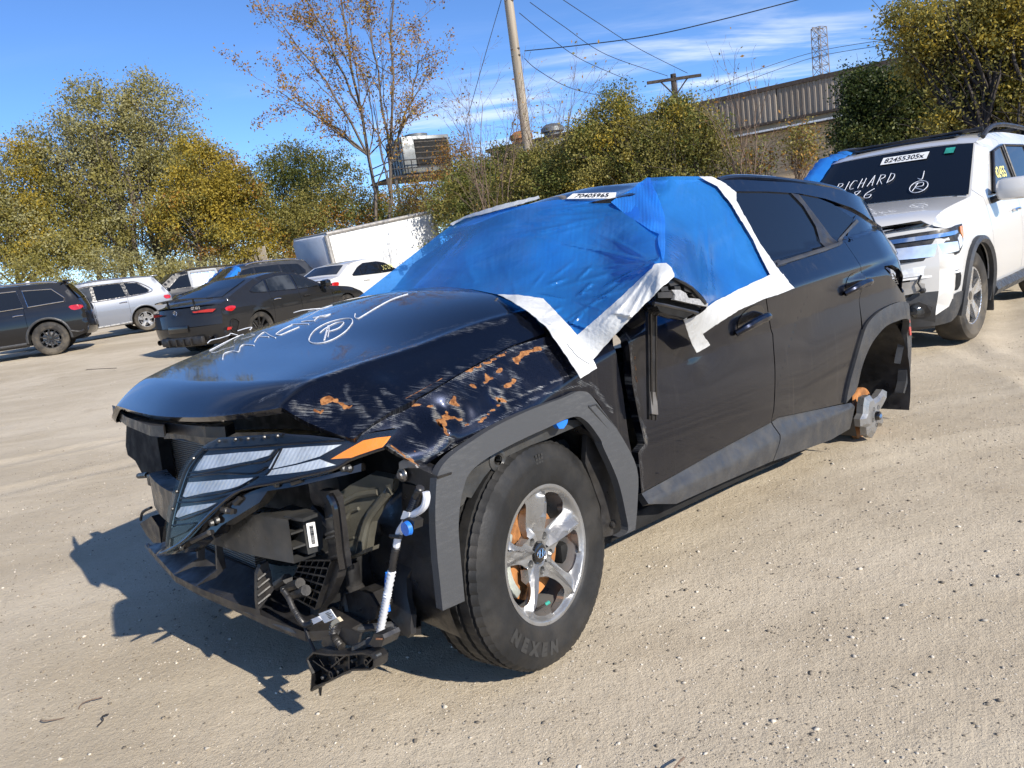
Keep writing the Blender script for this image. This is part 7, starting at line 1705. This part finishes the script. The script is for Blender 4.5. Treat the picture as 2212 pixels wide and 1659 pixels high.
# ------------------------------------------------------------------ trees and bushes
def leaf_mesh(name, C, size, tint, mat, parent, seed, droop=.2):
    r = np.random.default_rng(seed); n = len(C)
    u = r.normal(size=(n, 3)); u[:, 2] -= droop; u /= np.linalg.norm(u, axis=1)[:, None]
    w = r.normal(size=(n, 3)); w = np.cross(u, w); w /= np.linalg.norm(w, axis=1)[:, None] + 1e-9
    s = (size * r.uniform(.6, 1.35, n))[:, None]
    V = np.stack([C - u * s, C + w * s * .55, C + u * s, C - w * s * .55], 1).reshape(-1, 3)
    F = np.arange(4 * n).reshape(n, 4)
    return mesh(name, V, F, mat, parent, smooth=False, attrs=dict(tint=np.repeat(np.clip(tint, 0, 1), 4)))
def limb(g, a, b, r0, r1, r, sag=.12, n=6, m=6):
    a, b = np.asarray(a, float), np.asarray(b, float); L = np.linalg.norm(b - a); t = np.linspace(0, 1, n)[:, None]
    bow = r.normal(size=3) * sag * L; bow[2] = abs(bow[2]) * .5
    P = a + (b - a) * t + bow * np.sin(t * math.pi) + r.normal(size=(n, 3)) * .012 * L * np.sin(t * math.pi)
    g.tube(P, np.linspace(r0, r1, n), m, cap=False); return P
def tree(name, blobs, nclump, per, csig, lsize, mats, label, cat='tree', bases=None, trunk_r=.12, bark='bark', seed=1, limbs=40, group=None, shell=.62, twigs=0, fork=.35, tone=(.0, 1.0), cast=0):
    """blobs: (frame x, frame y, rx, ry, depth) describe the crown; trunks rise from bases to the clumps"""
    r = np.random.default_rng(seed); ctr, rad = [], []
    for x, y, rx, ry, d in blobs:
        k = d / FPX; ctr.append(at_depth([(x, y)], d)[0]); rad.append((rx * k, (rx + ry) * .5 * k * .8, ry * k))
    ctr, rad = np.array(ctr), np.array(rad); wgt = rad.prod(1) ** .75; wgt /= wgt.sum()
    idx = r.choice(len(ctr), nclump, p=wgt); dirs = r.normal(size=(nclump, 3)); dirs /= np.linalg.norm(dirs, axis=1)[:, None]
    q = r.random(nclump) ** (1 / 3) ; q = shell * (.55 + .45 * q) + (1 - shell) * q
    cl = ctr[idx] + dirs * q[:, None] * rad[idx] * (1 + .22 * vnoise(dirs * 2.2 + idx[:, None], 1.6, seed)[:, None] + .08 * r.normal(size=(nclump, 1)))
    cl[:, 2] = np.maximum(cl[:, 2], .15)
    base0 = ctr.mean(0).copy(); base0[2] = 0
    root = empty(name, loc=tuple(base0))
    tag(root, label, cat, group)
    off = base0
    g = MB(); bs = [np.array([*spot(b[0], b[1])[:2], -.05]) for b in (bases or [(blobs[0][0], blobs[0][4])])]
    forks = []
    for b in bs:
        near = cl[np.argsort(np.linalg.norm(cl[:, :2] - b[:2], axis=1))[:max(6, nclump // 3)]]; top = near[near[:, 2].argmax()]
        h = max(.6, top[2]); P = limb(g, b - off, b + (top - b) * .86 - off, trunk_r, trunk_r * .22, r, .05, 9, 8); forks.append((P, trunk_r, h))
    sel = r.permutation(nclump)[:limbs]
    for k in sel:
        c = cl[k] - off
        j = int(np.argmin([np.linalg.norm(P[0][:2] - c[:2]) for P, _, _ in forks])); P, tr, h = forks[j]
        zt = P[:, 2]; want = c[2] * (1 - fork) - .25 * np.linalg.norm(c[:2] - P[0][:2]) * .5
        i = int(np.argmin(np.abs(zt - np.clip(want, .12 * h, .92 * h)))); rr = tr * (1 - .8 * i / len(P)) * .5
        Q2 = limb(g, P[i], c, rr, rr * .12 + .004, r, .10, 6, 5)
        for _ in range(twigs):
            s_ = Q2[r.integers(2, 6)]; limb(g, s_, s_ + r.normal(size=3) * np.array([.5, .5, .5]) + np.array([0, 0, .35]), rr * .25 + .002, .003, r, .08, 4, 4)
    g.build('trunk', bark, root, angle=60, recalc=False)
    n = nclump * per; C = np.repeat(cl, per, 0) + r.normal(size=(n, 3)) * csig * np.repeat(r.uniform(.6, 1.4, nclump), per)[:, None] * np.array([1, 1, .75])
    ct = np.clip(.5 + .45 * vnoise(cl, .55, seed) + .12 * r.normal(size=nclump), 0, 1); tn = .82 * np.repeat(ct, per) + .18 * r.random(n); tn = tone[0] + (tone[1] - tone[0]) * tn
    vn = vnoise(cl, .38, seed + 3) + .35 * r.normal(size=nclump); rk = np.argsort(np.argsort(vn)) / nclump
    k_ = np.repeat(np.searchsorted(np.cumsum([m_[1] for m_ in mats])[:-1], rk), per)
    # clumps differ in kind of leaf: one crown mesh per leaf colour
    for i, (m_, _) in enumerate(mats):
        sl = k_ == i
        if sl.any(): leaf_mesh('crown', C[sl] - off, lsize * .88, tn[sl], m_, root, seed * 10 + i)
    return root
tree('poplar_tree', [(235, 300, 120, 120, 41), (340, 285, 95, 95, 41), (150, 385, 120, 115, 41), (250, 430, 185, 115, 41), (395, 390, 75, 105, 41), (120, 480, 120, 85, 41), (300, 510, 150, 85, 40), (300, 205, 55, 40, 41), (190, 205, 45, 45, 41)], 900, 110, .36, .075, [('leaf_olive', .46), ('leaf_pale', .54)],
     'large olive green tree with many stems behind the parked cars', bases=[(325, 41), (350, 40.6), (250, 41.3), (365, 41.5), (290, 40), (210, 41)], trunk_r=.17, limbs=230, seed=3, twigs=3)
tree('shade_tree', [(25, 400, 75, 95, 39), (60, 330, 40, 50, 39), (20, 500, 95, 80, 38), (110, 545, 80, 40, 37)], 300, 110, .32, .072, [('leaf_olive', .45), ('leaf_yellow', .35), ('leaf_pale', .2)], 'yellow green tree at the left edge above the black SUV', bases=[(40, 39), (-20, 39)], trunk_r=.14, limbs=60, seed=4)
tree('golden_tree', [(460, 400, 85, 85, 37), (510, 450, 70, 80, 37), (420, 470, 95, 85, 37), (520, 520, 75, 50, 36.5), (430, 335, 45, 35, 37)], 480, 110, .29, .066, [('leaf_yellow', .58), ('leaf_olive', .34), ('leaf_brown', .08)], 'golden yellow tree beside the large olive tree', bases=[(450, 37), (500, 37), (420, 37)], trunk_r=.10, limbs=120, seed=5, twigs=1)
tree('undergrowth_shrub', [(150, 580, 170, 30, 36), (330, 575, 100, 30, 35.5), (60, 650, 130, 45, 35), (240, 640, 120, 50, 35), (380, 620, 110, 50, 35), (520, 600, 110, 45, 35)], 300, 90, .26, .06, [('leaf_pale', .5), ('leaf_olive', .5)], 'pale low shrub growing under the large olive tree', 'shrub', bases=[(150, 36), (330, 35.5)], trunk_r=.03, limbs=50, seed=6)
tree('elm_tree', [(640, 365, 75, 45, 43), (700, 400, 80, 60, 42), (610, 440, 70, 80, 42), (600, 530, 60, 50, 41)], 330, 100, .36, .072, [('leaf_green', .7), ('leaf_olive', .3)], 'dull green tree left of the bare tall tree', bases=[(640, 42.5), (690, 42)], trunk_r=.10, limbs=70, seed=7)
tree('brown_shrub', [(690, 440, 75, 45, 38), (770, 445, 85, 45, 38), (650, 500, 80, 50, 38), (850, 450, 70, 40, 38), (740, 490, 110, 50, 37), (880, 480, 80, 40, 37), (760, 550, 160, 45, 37)], 500, 95, .28, .058, [('leaf_olive', .5), ('leaf_brown', .28), ('leaf_green', .22)], 'brownish green thicket above the white box truck', 'shrub', bases=[(690, 38), (770, 38), (840, 38)], trunk_r=.05, limbs=100, seed=8, twigs=2)
tree('twiggy_shrub', [(950, 425, 80, 50, 34), (915, 430, 60, 40, 34), (985, 350, 38, 55, 34), (1000, 410, 40, 50, 34)], 210, 60, .30, .055, [('leaf_brown', .5), ('leaf_olive', .5)], 'reddish brown twiggy shrub in front of the rooftop cooling unit', 'shrub', bases=[(930, 34), (985, 34), (905, 34)], trunk_r=.045, limbs=160, seed=9, twigs=4, bark='twig')
tree('hedge_bush', [(1040, 390, 75, 50, 29), (1100, 372, 70, 52, 29), (1010, 440, 80, 60, 29), (1110, 430, 100, 60, 28), (1060, 510, 120, 50, 28)], 490, 110, .22, .050, [('leaf_green', .55), ('leaf_olive', .45)], 'dense green bush left of the utility pole', 'bush', bases=[(1040, 29), (1100, 29)], trunk_r=.05, limbs=70, seed=10, twigs=1)
tree('hedge_bush', [(1200, 350, 75, 48, 24), (1160, 390, 80, 60, 24), (1230, 400, 90, 60, 23), (1200, 480, 110, 60, 23.5)], 450, 110, .20, .044, [('leaf_olive', .65), ('leaf_green', .35)], 'olive bush growing round the foot of the utility pole', 'bush', bases=[(1200, 24), (1160, 24)], trunk_r=.05, limbs=70, seed=11, twigs=1)
tree('tall_bush', [(1325, 275, 65, 65, 22), (1300, 340, 90, 70, 22), (1375, 330, 60, 60, 22), (1335, 212, 32, 32, 22), (1270, 300, 40, 40, 22), (1320, 440, 100, 60, 22)], 440, 110, .19, .041, [('leaf_olive', .70), ('leaf_green', .18), ('leaf_yellow', .12)], 'tall yellowish green bush just left of the crossarm pole', 'bush', bases=[(1325, 22), (1350, 22)], trunk_r=.05, limbs=110, seed=12, twigs=2)
tree('tall_bush', [(1455, 295, 80, 68, 21), (1510, 330, 70, 55, 21), (1430, 350, 90, 60, 21), (1470, 235, 42, 38, 21), (1530, 275, 30, 40, 21), (1460, 440, 120, 70, 21)], 470, 105, .19, .041, [('leaf_olive', .66), ('leaf_green', .24), ('leaf_yellow', .1)], 'tall bush with spreading twigs in front of the crossarm pole', 'bush', bases=[(1460, 21), (1500, 21), (1525, 21)], trunk_r=.05, limbs=140, seed=13, twigs=3)
tree('sapling_tree', [(1640, 345, 28, 35, 22), (1600, 372, 50, 18, 21), (1728, 320, 28, 45, 23)], 60, 55, .20, .048, [('leaf_olive', .5), ('leaf_brown', .3), ('leaf_green', .2)], 'thin sapling with sparse leaves against the block wall', 'tree', bases=[(1650, 22), (1728, 23)], trunk_r=.035, limbs=70, seed=14, twigs=2, bark='twig')
tree('dark_tree', [(1900, 215, 70, 65, 19.5), (1860, 270, 55, 55, 19.5), (1960, 230, 70, 80, 19), (1900, 320, 80, 40, 19), (1855, 185, 25, 35, 19.5), (2010, 290, 70, 55, 19), (1920, 420, 110, 60, 19)], 620, 110, .19, .045, [('leaf_dark', .82), ('leaf_green', .18)], 'dark green tree hiding part of the building', bases=[(1905, 19.5), (1960, 19.3)], trunk_r=.09, limbs=80, seed=15, bark='bark_dark', twigs=1)
tree('ash_tree', [(2060, 60, 115, 70, 15.5), (2150, 110, 115, 90, 15.5), (2000, 130, 45, 45, 16), (2090, 190, 75, 50, 15.5), (2200, 40, 110, 85, 15), (1960, 40, 42, 42, 16), (2225, 220, 70, 70, 15), (2050, 270, 60, 26, 15.5)], 560, 95, .17, .040, [('leaf_yellow', .40), ('leaf_olive', .60)], 'autumn yellow ash tree at the top right corner above the white SUV', bases=[(2158, 15.5), (2205, 15), (2175, 15.8)], trunk_r=.14, limbs=170, seed=16, bark='bark_dark', twigs=2)
# bare tall tree: fan of rising limbs, few brown leaves
def bare_tree(name, fans, d, label, leaves, seed, mats, lsize=.085, r0=.12, bark='bark'):
    r = np.random.default_rng(seed); b = spot(*fans[0]); b[2] = 0; root = empty(name, loc=tuple(b)); tag(root, label, 'tree')
    g = MB(); tips = []
    def grow(a, b_, rr, lvl):
        P = limb(g, a, b_, rr, rr * .35 + .003, r, .035, 8, 6 if lvl < 2 else 4)
        L = np.linalg.norm(b_ - a)
        if lvl >= 3 or L < .5: tips.append(P[-1]); tips.append(P[5]); return P
        for i in range(2, 8):
            for _ in range(1 if lvl else 2):
                if r.random() < .82:
                    dr = (P[i] - P[i - 1]); dr /= np.linalg.norm(dr); dv = dr + r.normal(size=3) * .42 + np.array([0, 0, .12]); dv /= np.linalg.norm(dv)
                    grow(P[i], P[i] + dv * L * r.uniform(.22, .42), rr * (1 - .08 * i) * .42, lvl + 1)
        tips.append(P[-1]); return P
    mains = []
    for x, y, rr, x0, y0 in fans[1]:
        e = at_depth([(x, y)], d + r.uniform(-1.5, 1.5))[0] - b
        if y0 > 380: a = at_depth([(x0, y0)], d)[0] - b; a[2] = min(a[2], .5); mains.append(grow(a, e, rr, 0)); continue
        else:       # forks off the nearest main stem
            w0 = at_depth([(x0, y0)], d)[0] - b; c = []
            for Pm in mains: c += list(Pm[1:])
            a = min(c, key=lambda p: np.linalg.norm(p - w0))
        grow(a, e, rr, 0)
    g.build('trunk', bark, root, angle=60, recalc=False)
    T = np.array(tips); k = r.choice(len(T), leaves); C = T[k] + r.normal(size=(leaves, 3)) * .16; tn = r.random(leaves); mk = r.choice(len(mats), leaves, p=[m[1] for m in mats])
    for i, (m_, _) in enumerate(mats):
        if (mk == i).any(): leaf_mesh('crown', C[mk == i], lsize, tn[mk == i], m_, root, seed + 5 + i)
    return root
bare_tree('bare_tree', ((785, 35), [(735, -10, .11, 790, 420), (850, 0, .10, 800, 400), (615, 60, .07, 765, 330), (905, 130, .06, 815, 330), (640, 210, .06, 755, 300), (790, 10, .07, 800, 300), (890, 240, .05, 812, 330), (660, -5, .06, 745, 250), (600, 195, .045, 745, 280), (690, 260, .045, 775, 350)]), 35, 'tall thin tree with sparse brown leaves against the sky', 13000, 31, [('leaf_brown', .85), ('leaf_olive', .15)], lsize=.058)
for i, (x, lab) in enumerate(((1060, 'bare twiggy stems left of the utility pole'), (1175, 'bare twiggy stems right of the utility pole'), (1600, 'bare spreading twigs in front of the corrugated wall'))):
    d_ = 23.5 if x < 1500 else 20
    rr_ = np.random.default_rng(50 + i); fn = [(x + rr_.uniform(-55, 60), (215 if x < 1500 else 225) + rr_.uniform(0, 90), .022, x + rr_.uniform(-15, 15), 400) for _ in range(7)]
    o = bare_tree('bare_shrub', ((x, d_), fn), d_, lab, 160 if x < 1500 else 150, 60 + i, [('leaf_brown', .7), ('leaf_olive', .3)], lsize=.045, bark='twig'); o['category'] = 'shrub'
# ------------------------------------------------------------------ building with corrugated band
zt = 7.0
LA, LB = at_depth([(1060, 335)], 50.0)[0], at_depth([(2330, 62)], 32.0)[0]
ux = (LB - LA); ux[2] = 0; BL = np.linalg.norm(ux); ux /= BL; un = np.array([ux[1], -ux[0], 0]);
if un @ (-LA) < 0: un = -un
BLD = empty('warehouse', Matrix(((ux[0], un[0], 0, LA[0]), (ux[1], un[1], 0, LA[1]), (0, 0, 1, 0), (0, 0, 0, 1))))
tag(BLD, 'long tan block warehouse with a corrugated metal band below its roof', 'building')
MB().box((BL / 2, -6, 3.3), (BL, 12, 6.6)).build('wall', 'block_wall', BLD, smooth=False)
pw = 3.05; npan = int(BL / pw); cm = []
Vc, Fc = [], []
for i in range(11):
    for j, (dx, dy) in enumerate(((0, 0), (.09, 0), (.12, .05), (.21, .05), (.24, 0))):
        x = i * .277 + dx
        if x <= pw: Vc.append((x, dy, 0)); Vc.append((x, dy, 1.52))
Fc = [(2 * k, 2 * k + 2, 2 * k + 3, 2 * k + 1) for k in range(len(Vc) // 2 - 1)]
pa = mesh('wall_sheet', Vc, Fc, 'corrugated', BLD, smooth=False); pb_me = pa.data.copy(); pb_me.materials[0] = MATS['corrugated_dark']
rp = random.Random(8)
for i in range(npan):
    o = pa if i == 0 else pa.copy()
    if i: COL.objects.link(o); o.parent = BLD
    o.location = (i * pw, .02 + .012 * (i % 2), 5.48)
    if i in (int(npan * .58), int(npan * .62), int(npan * .70), int(npan * .44)): o.data = pb_me
MB().box((BL / 2, -5.86, 7.10), (BL + .6, 12, .20)).build('roof', 'roof_edge', BLD, smooth=False)
MB().box((BL / 2, .12, 5.42), (BL, .16, .12)).build('band_trim', 'roof_edge', BLD, smooth=False)
MB().box((BL / 2, .35, 5.00), (BL, .70, .10)).build('canopy', 'roof_edge', BLD, smooth=False)
MB().box((BL / 2, .72, 5.03), (BL, .04, .09)).build('canopy_flashing', 'flashing', BLD, smooth=False)
bl = MB().box((0, 0, 0), (.39, .03, .185), None, .008).build('block', 'block_wall', BLD, smooth=False)
k = 0
for row in range(12):
    for c in range(25):
        o = bl if k == 0 else bl.copy()
        if k: COL.objects.link(o); o.parent = BLD
        o.location = (BL * .545 + c * .40 + (.20 if row % 2 else 0), .012 + .004 * ((row * 7 + c * 3) % 3), 4.78 - row * .20); k += 1
for dx_, m_ in ((1128, 'rust_disc'), (1195, 'galvanised')):
    k_ = np.linspace(0, .5, 400); P_l = np.array([LA + ux * BL * q_ for q_ in k_]); P_l[:, 2] = 7.2
    rel = P_l - un * 1.2 - CAM_O; sx_ = IMG_W / 2 + FPX * (rel @ RIGHT) / (rel @ FWD); x_ = BL * k_[np.argmin(np.abs(sx_ - dx_))]
    MB().lathe([(.55, 0), (.55, .3), (.75, .35), (.72, .6), (.45, .8), (0, .88)], (x_, -1.2, 7.2), 'z', 20).build('roof_vent', m_, BLD)
# cooling unit on a steel stand
cu = at_depth([(905, 340)], 46)[0]; CU = empty('cooling_unit', loc=(cu[0], cu[1], 0), rz=math.radians(28)); tag(CU, 'grey metal cooling unit with dark louvred side above the bushes', 'cooling unit')
zc0 = cu[2]
MB().box((0, 0, zc0), (3.0, 2.6, 2.1), None, .05).build('casing', 'galvanised', CU)
for i in range(6): MB().box((-1.52, -1.1 + i * .44, zc0), (.04, .10, 2.0)).build('casing_rib', 'galvanised', CU)
MB().box((.30, -1.31, zc0 + .1), (2.1, .06, 1.5)).build('louvre_opening', 'dark_void', CU)
for i in range(5): MB().box((.30, -1.36, zc0 - .5 + i * .3), (2.1, .04, .05), rot('x', .5)).build('louvre', 'steel', CU)
MB().lathe([(.7, 0), (.7, .25), (.62, .25), (.62, 0)], (0, 0, zc0 + 1.05), 'z', 24).build('fan_cowl', 'galvanised', CU)
MB().box((0, 0, zc0 - 1.2), (5.2, 3.6, .12)).build('platform', 'dark_wood', CU)
for x_ in (-2.3, 2.3):
    for y_ in (-1.6, 1.6): MB().tube([(x_, y_, 0), (x_, y_, zc0 - 1.2)], .08, 6).build('leg', 'steel', CU)
for z_ in (-.75, -.3): MB().tube([(2.5, -1.7, zc0 + z_), (-2.5, -1.7, zc0 + z_), (-2.5, 1.7, zc0 + z_)], .035, 6).build('handrail', 'wire', CU)
for x_ in (-2.5, -1.25, 0, 1.25, 2.5): MB().tube([(x_, -1.7, zc0 - 1.2), (x_, -1.7, zc0 - .3)], .03, 6).build('rail_post', 'wire', CU)
# ------------------------------------------------------------------ poles, wires, tower
pb = at_depth([(1118, 150)], 27)[0]; UP_ = empty('utility_pole', loc=(pb[0], pb[1], 0)); tag(UP_, 'tall weathered wooden utility pole rising out of the bushes', 'utility pole')
MB().tube([(0, 0, 0), (.02, 0, 5), (-.02, 0, 10), (0, 0, 15.5)], [.19, .17, .155, .13], 16).build('shaft', 'pole_wood', UP_)
zz = lambda x, y: at_depth([(x, y)], 27)[0][2]
for y_ in (8, 108, 122):
    MB().tube([(-.16, -.12, zz(1118, y_)), (.16, -.12, zz(1118, y_))], .03, 6).build('bolt', 'steel', UP_)
for s_ in (-1, 1): MB().lathe([(.0, .12), (.05, .10), (.03, .06), (.05, .03), (.03, 0)], (s_ * .22, -.1, zz(1118, 4)), 'z', 10).build('insulator', 'dark_wood', UP_)
tp = at_depth([(1455, 172)], 36)[0]; TP = empty('crossarm_pole', loc=(tp[0], tp[1], 0), rz=math.radians(-4)); tag(TP, 'dark wooden pole with a T crossarm behind the bushes', 'utility pole')
MB().tube([(0, 0, 0), (0, 0, tp[2] + .25)], [.17, .13], 12).build('shaft', 'dark_wood', TP)
MB().box((0, -.12, tp[2]), (2.5, .11, .13)).build('crossarm', 'dark_wood', TP, smooth=False)
for s_ in (-1, 1): MB().tube([(s_ * .62, -.12, tp[2] - .03), (0, -.1, tp[2] - .75)], .035, 6).build('brace', 'dark_wood', TP)
def cable(label, pts, r=.013):
    P = np.array([at_depth([(x, y)], d)[0] for x, y, d in pts]); b = P[0].copy(); o = empty('cable', loc=tuple(b)); MB().tube(spline(P - b, 8), r, 5).build('wire', 'wire', o); tag(o, label, 'cable', 'overhead cables'); return o
cable('thick cable running from the pole to the top edge of the sky', [(1133, 110, 27), (1250, 98, 26), (1400, 78, 25), (1560, 42, 24), (1760, -10, 23)], .017)
cable('cable from the pole top down to the bush beside the crossarm', [(1122, 28, 27), (1180, 75, 29), (1255, 128, 32), (1350, 170, 35)])
cable('cable from the pole top to the middle of the crossarm', [(1145, 5, 27), (1215, 55, 29), (1310, 118, 32), (1442, 164, 35.8)])
cable('cable from above the frame to the end of the crossarm', [(1205, -8, 27), (1290, 48, 29), (1380, 105, 33), (1485, 158, 36)])
cable('drooping cable from mid pole into the bushes', [(1133, 126, 27), (1160, 150, 28), (1220, 185, 30), (1280, 203, 32), (1340, 208, 35)])
cable('guy wire slanting left of the utility pole', [(1085, -8, 27), (1045, 130, 26.5), (1000, 290, 26)], .012)
cable('upper cable running right of the lattice tower', [(1520, 200, 150), (1640, 150, 150), (1770, 110, 150), (1920, 85, 140)], .05)
cable('lower cable running right of the lattice tower', [(1560, 195, 150), (1680, 150, 150), (1775, 120, 150), (1920, 96, 140)], .05)
tw = at_depth([(1772, 120)], 160)[0]; top_z = at_depth([(1770, 62)], 160)[0][2]
TW = empty('lattice_tower', loc=(tw[0], tw[1], 0), rz=.5); tag(TW, 'steel lattice transmission tower far beyond the warehouse roof', 'tower')
def half(z): return np.interp(z, [0, top_z * .5, top_z * .72, top_z], [2.6, 1.5, 1.15, 1.05])
zs = np.linspace(0, top_z, 20)
for sx, sy in ((-1, -1), (1, -1), (1, 1), (-1, 1)): MB().tube(np.array([(sx * half(z), sy * half(z), z) for z in zs]), .12, 4).build('leg', 'tower_steel', TW)
cs = [(-1, -1), (1, -1), (1, 1), (-1, 1)]
for i in range(len(zs) - 1):
    g = MB()
    for k in range(4):
        a, b = cs[k], cs[(k + 1) % 4]; p = lambda c, z: (c[0] * half(z), c[1] * half(z), z)
        g.tube([p(a, zs[i]), p(b, zs[i + 1])], .06, 4); g.tube([p(b, zs[i]), p(a, zs[i + 1])], .06, 4); g.tube([p(a, zs[i + 1]), p(b, zs[i + 1])], .06, 4)
    g.build('lattice_bay', 'tower_steel', TW)
MB().tube([(-2.0, 0, top_z), (1.4, 0, top_z - .2)], .12, 4).tube([(-2.0, 0, top_z), (-1.05, -1.05, top_z - 2)], .08, 4).build('cross_arm', 'tower_steel', TW)
# ------------------------------------------------------------------ box truck and picket fence
ta, tb = at_depth([(705, 505)], 27.0)[0], at_depth([(934, 456)], 30.0)[0]      # stands nose-down on the slope of the yard
tx = tb - ta; TL = np.linalg.norm(tx); tx /= TL; ty = np.cross((0, 0, 1.), tx); ty /= np.linalg.norm(ty); tz = np.cross(tx, ty); zt_ = 0.0
TR = empty('box_truck', Matrix(((tx[0], ty[0], tz[0], ta[0]), (tx[1], ty[1], tz[1], ta[1]), (tx[2], ty[2], tz[2], ta[2]), (0, 0, 0, 1)))); tag(TR, 'white box truck body standing beyond the parked cars', 'truck')
MB().box((TL / 2, 1.25, zt_ - 1.0), (TL, 2.5, 2.0), None, .03).build('box', 'truck_white', TR)
MB().box((.10, 1.25, zt_ - .98), (.5, 2.46, 1.96), None, .20).build('nose_panel', 'truck_shaded', TR)
MB().tube([(-.02, -.01, zt_ - 2.0), (-.02, -.01, zt_ - .05)], .09, 8).build('corner_post', 'truck_trim', TR)
MB().tube([(-.02, .0, zt_ - .02), (TL, .0, zt_ - .02)], .07, 6).build('roof_trim', 'truck_trim', TR)
MB().tube([(TL, .0, zt_ - 2.0), (TL, .0, zt_)], .06, 6).build('rear_post', 'truck_trim', TR)
MB().box((TL / 2, 1.25, zt_ + .025), (TL, 2.44, .03)).build('roof_skin', 'truck_trim', TR)
MB().box((TL / 2, 1.25, zt_ - 2.1), (TL, 1.0, .2)).build('chassis', 'dark_void', TR)
for x_ in (1.2, TL - 1.6):
    for y_ in (.3, 2.2): MB().lathe([(.15, -.13), (.45, -.13), (.48, -.08), (.48, .08), (.45, .13), (.15, .13)], (x_, y_, -2.35 + .40), 'y', 24).build('wheel', 'rubber', TR)
fa, fb = spot(405, 38), spot(590, 36); fd = fb - fa; fd[2] = 0; FLn = np.linalg.norm(fd); fd /= FLn
FE = empty('picket_fence', Matrix(((fd[0], -fd[1], 0, fa[0]), (fd[1], fd[0], 0, fa[1]), (0, 0, 1, 0), (0, 0, 0, 1)))); tag(FE, 'pale wooden picket fence showing under the golden tree', 'fence')
pk = MB().box((0, 0, 1.25), (.14, .03, 2.5)).build('picket', 'fence_wood', FE, smooth=False)
for i in range(int(FLn / .2)):
    o = pk if i == 0 else pk.copy()
    if i: COL.objects.link(o); o.parent = FE
    o.location = (i * .2, 0, .06 * math.sin(i * 2.3)); o.rotation_euler = (0, .02 * math.sin(i * 1.7), 0)
for z_ in (.6, 1.9): MB().box((FLn / 2, .05, z_), (FLn, .05, .10)).build('rail', 'fence_wood', FE, smooth=False)

# ------------------------------------------------------------------ litter on the ground
def litter(name, D0, D1, r, mat, label, kink=.03):
    a, b = on_ground([D0])[0], on_ground([D1])[0]; o = empty(name, loc=tuple(a)); q = rng.normal(size=(5, 3)) * kink * np.array([1, 1, .3]); q[0] = q[-1] = 0
    P = np.linspace(0, 1, 5)[:, None] * (b - a) + q + np.array([0, 0, r + .002]); MB().tube(spline(P, 4), r, 5).build('stem', mat, o); tag(o, label, 'twig', 'twigs lying on the dirt')
litter('twig', (88, 1558), (222, 1508), .0022, 'twig', 'long thin dry stalk lying on the dirt at the lower left')
litter('twig', (212, 1570), (236, 1545), .0022, 'bark_dark', 'short dark twig lying beside the long dry stalk', .01)
litter('twig', (186, 800), (252, 796), .006, 'bark_dark', 'dark twig lying between the black SUV and the hood', .06)
litter('twig', (1452, 1745), (1478, 1640), .003, 'twig', 'small dry stalk at the bottom edge')
